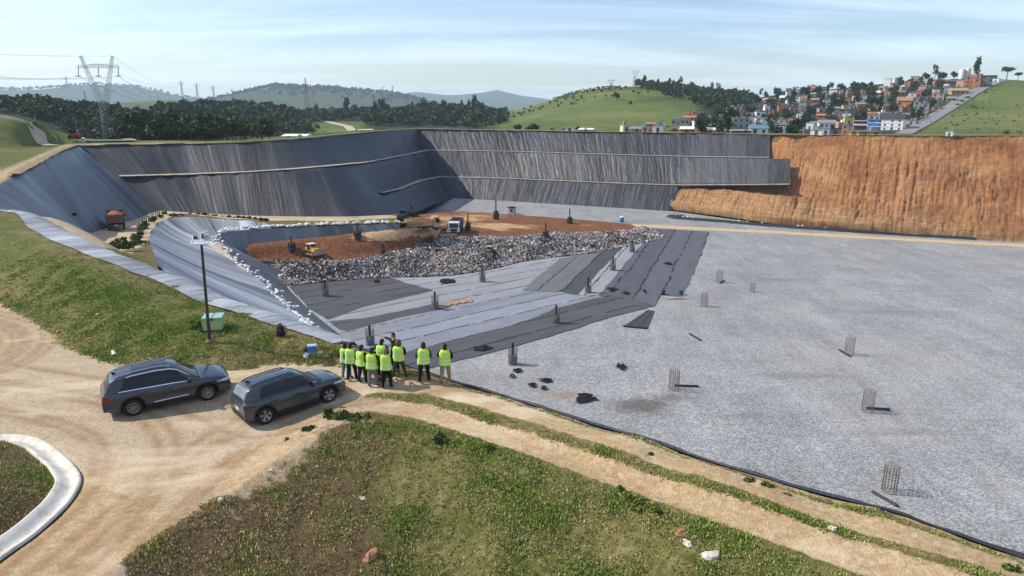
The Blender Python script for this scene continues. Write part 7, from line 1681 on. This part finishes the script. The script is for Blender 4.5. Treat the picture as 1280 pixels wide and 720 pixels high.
# ------------------------------------------------------------------ grass and bushes close by
def look(x, y, k):
    a = np.arctan2(x, y); r = np.hypot(x, y); i = np.clip(np.searchsorted(GR['r'], r), 0, len(GR['r']) - 1); j = np.clip(np.searchsorted(GR['a'], a), 0, len(GR['a']) - 1); return GR[k][i, j]
def tufts(n, seed):
    rng = np.random.default_rng(seed); r = np.sqrt(rng.uniform(8 ** 2, 60 ** 2, n * 6)) ; r = 8 + (r - 8) * rng.random(n * 6) ** .35; a = rng.uniform(R(-42), R(40), n * 6); x = r * np.sin(a); y = r * np.cos(a)
    dirt = look(x, y, 'dirt'); dry = look(x, y, 'dry'); dK, pK, sK = pdist(x, y, K); cl_ = fbm(x * .9, y * .9, 4, 61)
    keep = (sK < 0) & (dirt < .38 + .3 * (rng.random(len(x)) - .5)) & (rng.random(len(x)) < np.clip((cl_ - .30) * 3, .15, 1))
    x, y, dry = x[keep][:n], y[keep][:n], dry[keep][:n]; n = len(x); z = H(x, y); cl = fbm(x * .9, y * .9, 4, 61)
    nb = 6; h = rng.uniform(.018, .05, n) * np.where(rng.random(n) < .025, 2.2, 1) * (1 + .9 * np.clip((cl - .54) * 5, 0, 1)); w = rng.uniform(.07, .18, n)
    ba = rng.uniform(0, 2 * PI, (n, nb)); br = rng.uniform(0, 1, (n, nb)) * w[:, None]
    bx = x[:, None] + np.cos(ba) * br; by = y[:, None] + np.sin(ba) * br; la = rng.uniform(0, 2 * PI, (n, nb)); hh = h[:, None] * rng.uniform(.5, 1.3, (n, nb)); bw = .010 + .016 * rng.random((n, nb)) + .0006 * np.hypot(bx, by)
    lx, ly = np.cos(la), np.sin(la); ln_ = rng.uniform(.2, .8, (n, nb)) * hh
    A = np.stack([bx - ly * bw, by + lx * bw, z[:, None] - .02 + 0 * bx], 2); B = np.stack([bx + ly * bw, by - lx * bw, z[:, None] - .02 + 0 * bx], 2); Cc = np.stack([bx + lx * ln_, by + ly * ln_, z[:, None] + hh], 2)
    V = np.stack([A, B, Cc], 2).reshape(-1, 3); g = np.array([.15, .215, .035]); g2 = np.array([.32, .39, .09]); d = np.array([.55, .46, .22]); d2 = np.array([.38, .28, .13])
    f = rng.random((n, 1)); em = look(x, y, 'emb'); dm = np.clip(dry + .02 + .5 * em * sstep(-3, -5.5, x) + .5 * (rng.random(n) - .5) - .9 * np.clip((cl - .55) * 5, 0, 1) * .7, 0, 1)[:, None]
    c = (g + (g2 - g) * f) * (1 - dm) + (d2 + (d - d2) * f) * dm
    C = np.ones((n * nb * 3, 4)); C[:, :3] = np.repeat(c, nb * 3, 0) * np.repeat(rng.uniform(.75, 1.2, (n * nb, 1)), 3, 0)
    return V, np.arange(len(V)).reshape(-1, 3), C
t_ = NT('grass_blades'); GRM = t_.fin(t_.attr('tint'), .8, .15)
V, F, C = tufts(85000, 3)
tag(link('grass', npmesh('grass', V, F, GRM, cols={'tint': C})), kind='stuff')
def low_bush(px, py, z, s, fol='mid'):
    p = on_ground(px, py) if z is None else at(px, py, z); tree('weed_bush', *((('green weed clump on the ridge between ramp and basin', 'weed clumps on the ridge')) if z is not None else ('leafy green clump at the edge of the two-track road', 'green clumps along the near road')), p, s, 'low', fol, False, 'bush')
for i in range(26):
    f = i / 25; px = 212 + 120 * f; low_bush(px + random.uniform(-2, 2), np.interp(px, [212, 240, 300, 332], [270.5, 268.5, 272.5, 276.3]), np.interp(px, [212, 240, 332], [-10.8, -11.7, -12.1]), random.uniform(.10, .24), random.choice(('mid', 'olive', 'grass')))
for q in ((146, 311, -3.2), (152, 309, -3.4), (158, 311, -3.3), (164, 308, -3.8), (170, 300, -5.), (175, 294, -6), (178, 288, -6.8), (182, 283, -7.6), (192, 276.5, -9.), (200, 271.5, -10.1), (206, 268.5, -10.8), (140, 313, -3.), (176, 305, -4.8)): low_bush(q[0], q[1], q[2], random.uniform(.2, .36), random.choice(('mid', 'grass')))
for q in ((413, 519, .22), (420, 522, .2), (432, 521, .22), (445, 524, .2), (458, 522, .16), (470, 531, .16), (482, 534, .14), (548, 549, .2), (556, 551, .17), (600, 566, .17), (612, 562, .16), (624, 568, .14), (655, 582, .16), (668, 583, .14), (775, 616, .18), (790, 622, .16), (802, 634, .18), (820, 641, .17), (840, 650, .15), (386, 537, .16), (377, 536, .12), (812, 568, .13), (935, 601, .15), (958, 606, .14), (985, 618, .12), (1262, 711, .16), (360, 550, .12), (735, 628, .13), (760, 640, .16), (700, 610, .12), (247, 408, .2), (256, 412, .16), (284, 412, .18), (238, 404, .15)): low_bush(q[0], q[1], None, q[2] * .55, 'grass')
# ================================================================== SKY, SUN, CAMERA
w = bpy.data.worlds.new('World'); scn.world = w; w.use_nodes = True
nt = w.node_tree; bg = nt.nodes['Background']
SUN_EL, SUN_AZ = R(41), R(-80)           # azimuth from +Y towards +X
sky = nt.nodes.new('ShaderNodeTexSky'); sky.sky_type = 'NISHITA'; sky.sun_disc = False
sky.sun_elevation = SUN_EL; sky.sun_rotation = SUN_AZ; sky.air_density = 1.0; sky.dust_density = .5; sky.ozone_density = 3.0
tc = nt.nodes.new('ShaderNodeTexCoord'); sep = nt.nodes.new('ShaderNodeSeparateXYZ'); nt.links.new(tc.outputs['Generated'], sep.inputs[0])
def wm(op, a, b=0., clamp=False):
    n = nt.nodes.new('ShaderNodeMath'); n.operation = op; n.use_clamp = clamp
    for i, v in enumerate((a, b)):
        if isinstance(v, bpy.types.NodeSocket): nt.links.new(v, n.inputs[i])
        else: n.inputs[i].default_value = v
    return n.outputs[0]
zc = wm('MAXIMUM', wm('ADD', sep.outputs[2], .09), .03)
cb = nt.nodes.new('ShaderNodeCombineXYZ'); nt.links.new(wm('DIVIDE', sep.outputs[0], zc), cb.inputs[0]); nt.links.new(wm('DIVIDE', sep.outputs[1], zc), cb.inputs[1])
mp = nt.nodes.new('ShaderNodeMapping'); mp.inputs['Rotation'].default_value = (0, 0, R(14)); mp.inputs['Scale'].default_value = (.22, .75, 1); mp.inputs['Location'].default_value = (1.3, .4, 0); nt.links.new(cb.outputs[0], mp.inputs[0])
no = nt.nodes.new('ShaderNodeTexNoise'); no.inputs['Scale'].default_value = .95; no.inputs['Detail'].default_value = 8; no.inputs['Roughness'].default_value = .6; no.inputs['Distortion'].default_value = .5; nt.links.new(mp.outputs[0], no.inputs['Vector'])
rp = nt.nodes.new('ShaderNodeValToRGB'); rp.color_ramp.elements[0].position = .42; rp.color_ramp.elements[1].position = .66; nt.links.new(no.outputs['Fac'], rp.inputs[0])
mx = nt.nodes.new('ShaderNodeMix'); mx.data_type = 'RGBA'
nt.links.new(wm('MULTIPLY', rp.outputs[0], .52), mx.inputs['Factor']); nt.links.new(sky.outputs[0], mx.inputs[6]); mx.inputs[7].default_value = (7.9, 8.9, 10.2, 1)
ti = nt.nodes.new('ShaderNodeMix'); ti.data_type = 'RGBA'; ti.blend_type = 'MULTIPLY'; ti.inputs['Factor'].default_value = 1; nt.links.new(mx.outputs[2], ti.inputs[6]); ti.inputs[7].default_value = (.97, .965, 1.0, 1)
nt.links.new(ti.outputs[2], bg.inputs['Color']); bg.inputs['Strength'].default_value = .128

sl_ = bpy.data.lights.new('sun', 'SUN'); sl_.energy = 4.4; sl_.angle = R(.53); sl_.color = (1, .94, .84)
so = bpy.data.objects.new('sun', sl_); COL.objects.link(so)
sd = Vector((math.sin(SUN_AZ) * math.cos(SUN_EL), math.cos(SUN_AZ) * math.cos(SUN_EL), math.sin(SUN_EL)))
so.rotation_euler = sd.to_track_quat('Z', 'Y').to_euler(); so.location = (-60, 40, 80)

# the air between here and the hills
if True:
    t = NT('haze_air'); t.n.remove(t.b); v = t.n.new('ShaderNodeVolumePrincipled')
    v.inputs['Color'].default_value = (.68, .84, 1.0, 1); v.inputs['Density'].default_value = 1.15e-4; v.inputs['Anisotropy'].default_value = .1
    t.lk(v.outputs[0], t.o.inputs['Volume'])
    zt_ = GR['zmax'] + 22; print('zmax', GR['zmax']); mb = MB(); mb.box((0, 4450, (zt_ - 28) / 2), (19400, 9900, zt_ + 28))
    hz = mb.build('haze', t.m); tag(hz, kind='stuff')

cam = bpy.data.cameras.new('camera'); cam.sensor_width = 36.; cam.lens = 36. * FOC / 1280.; cam.clip_start = .1; cam.clip_end = 30000
co = bpy.data.objects.new('camera', cam); COL.objects.link(co); co.location = (0, 0, CAMZ); co.rotation_euler = (PI / 2 - PITCH, 0, 0)
scn.camera = co
scn.view_settings.view_transform = 'Standard'; scn.view_settings.look = 'None'; scn.view_settings.gamma = 1; scn.view_settings.use_curve_mapping = False
scn.view_settings.exposure = 0.31
scn.render.resolution_x = 1024; scn.render.resolution_y = 576
scn.cycles.max_bounces = 6; scn.cycles.diffuse_bounces = 3; scn.cycles.glossy_bounces = 3; scn.cycles.volume_bounces = 1; scn.cycles.transparent_max_bounces = 8
scn.cycles.sample_clamp_indirect = 6
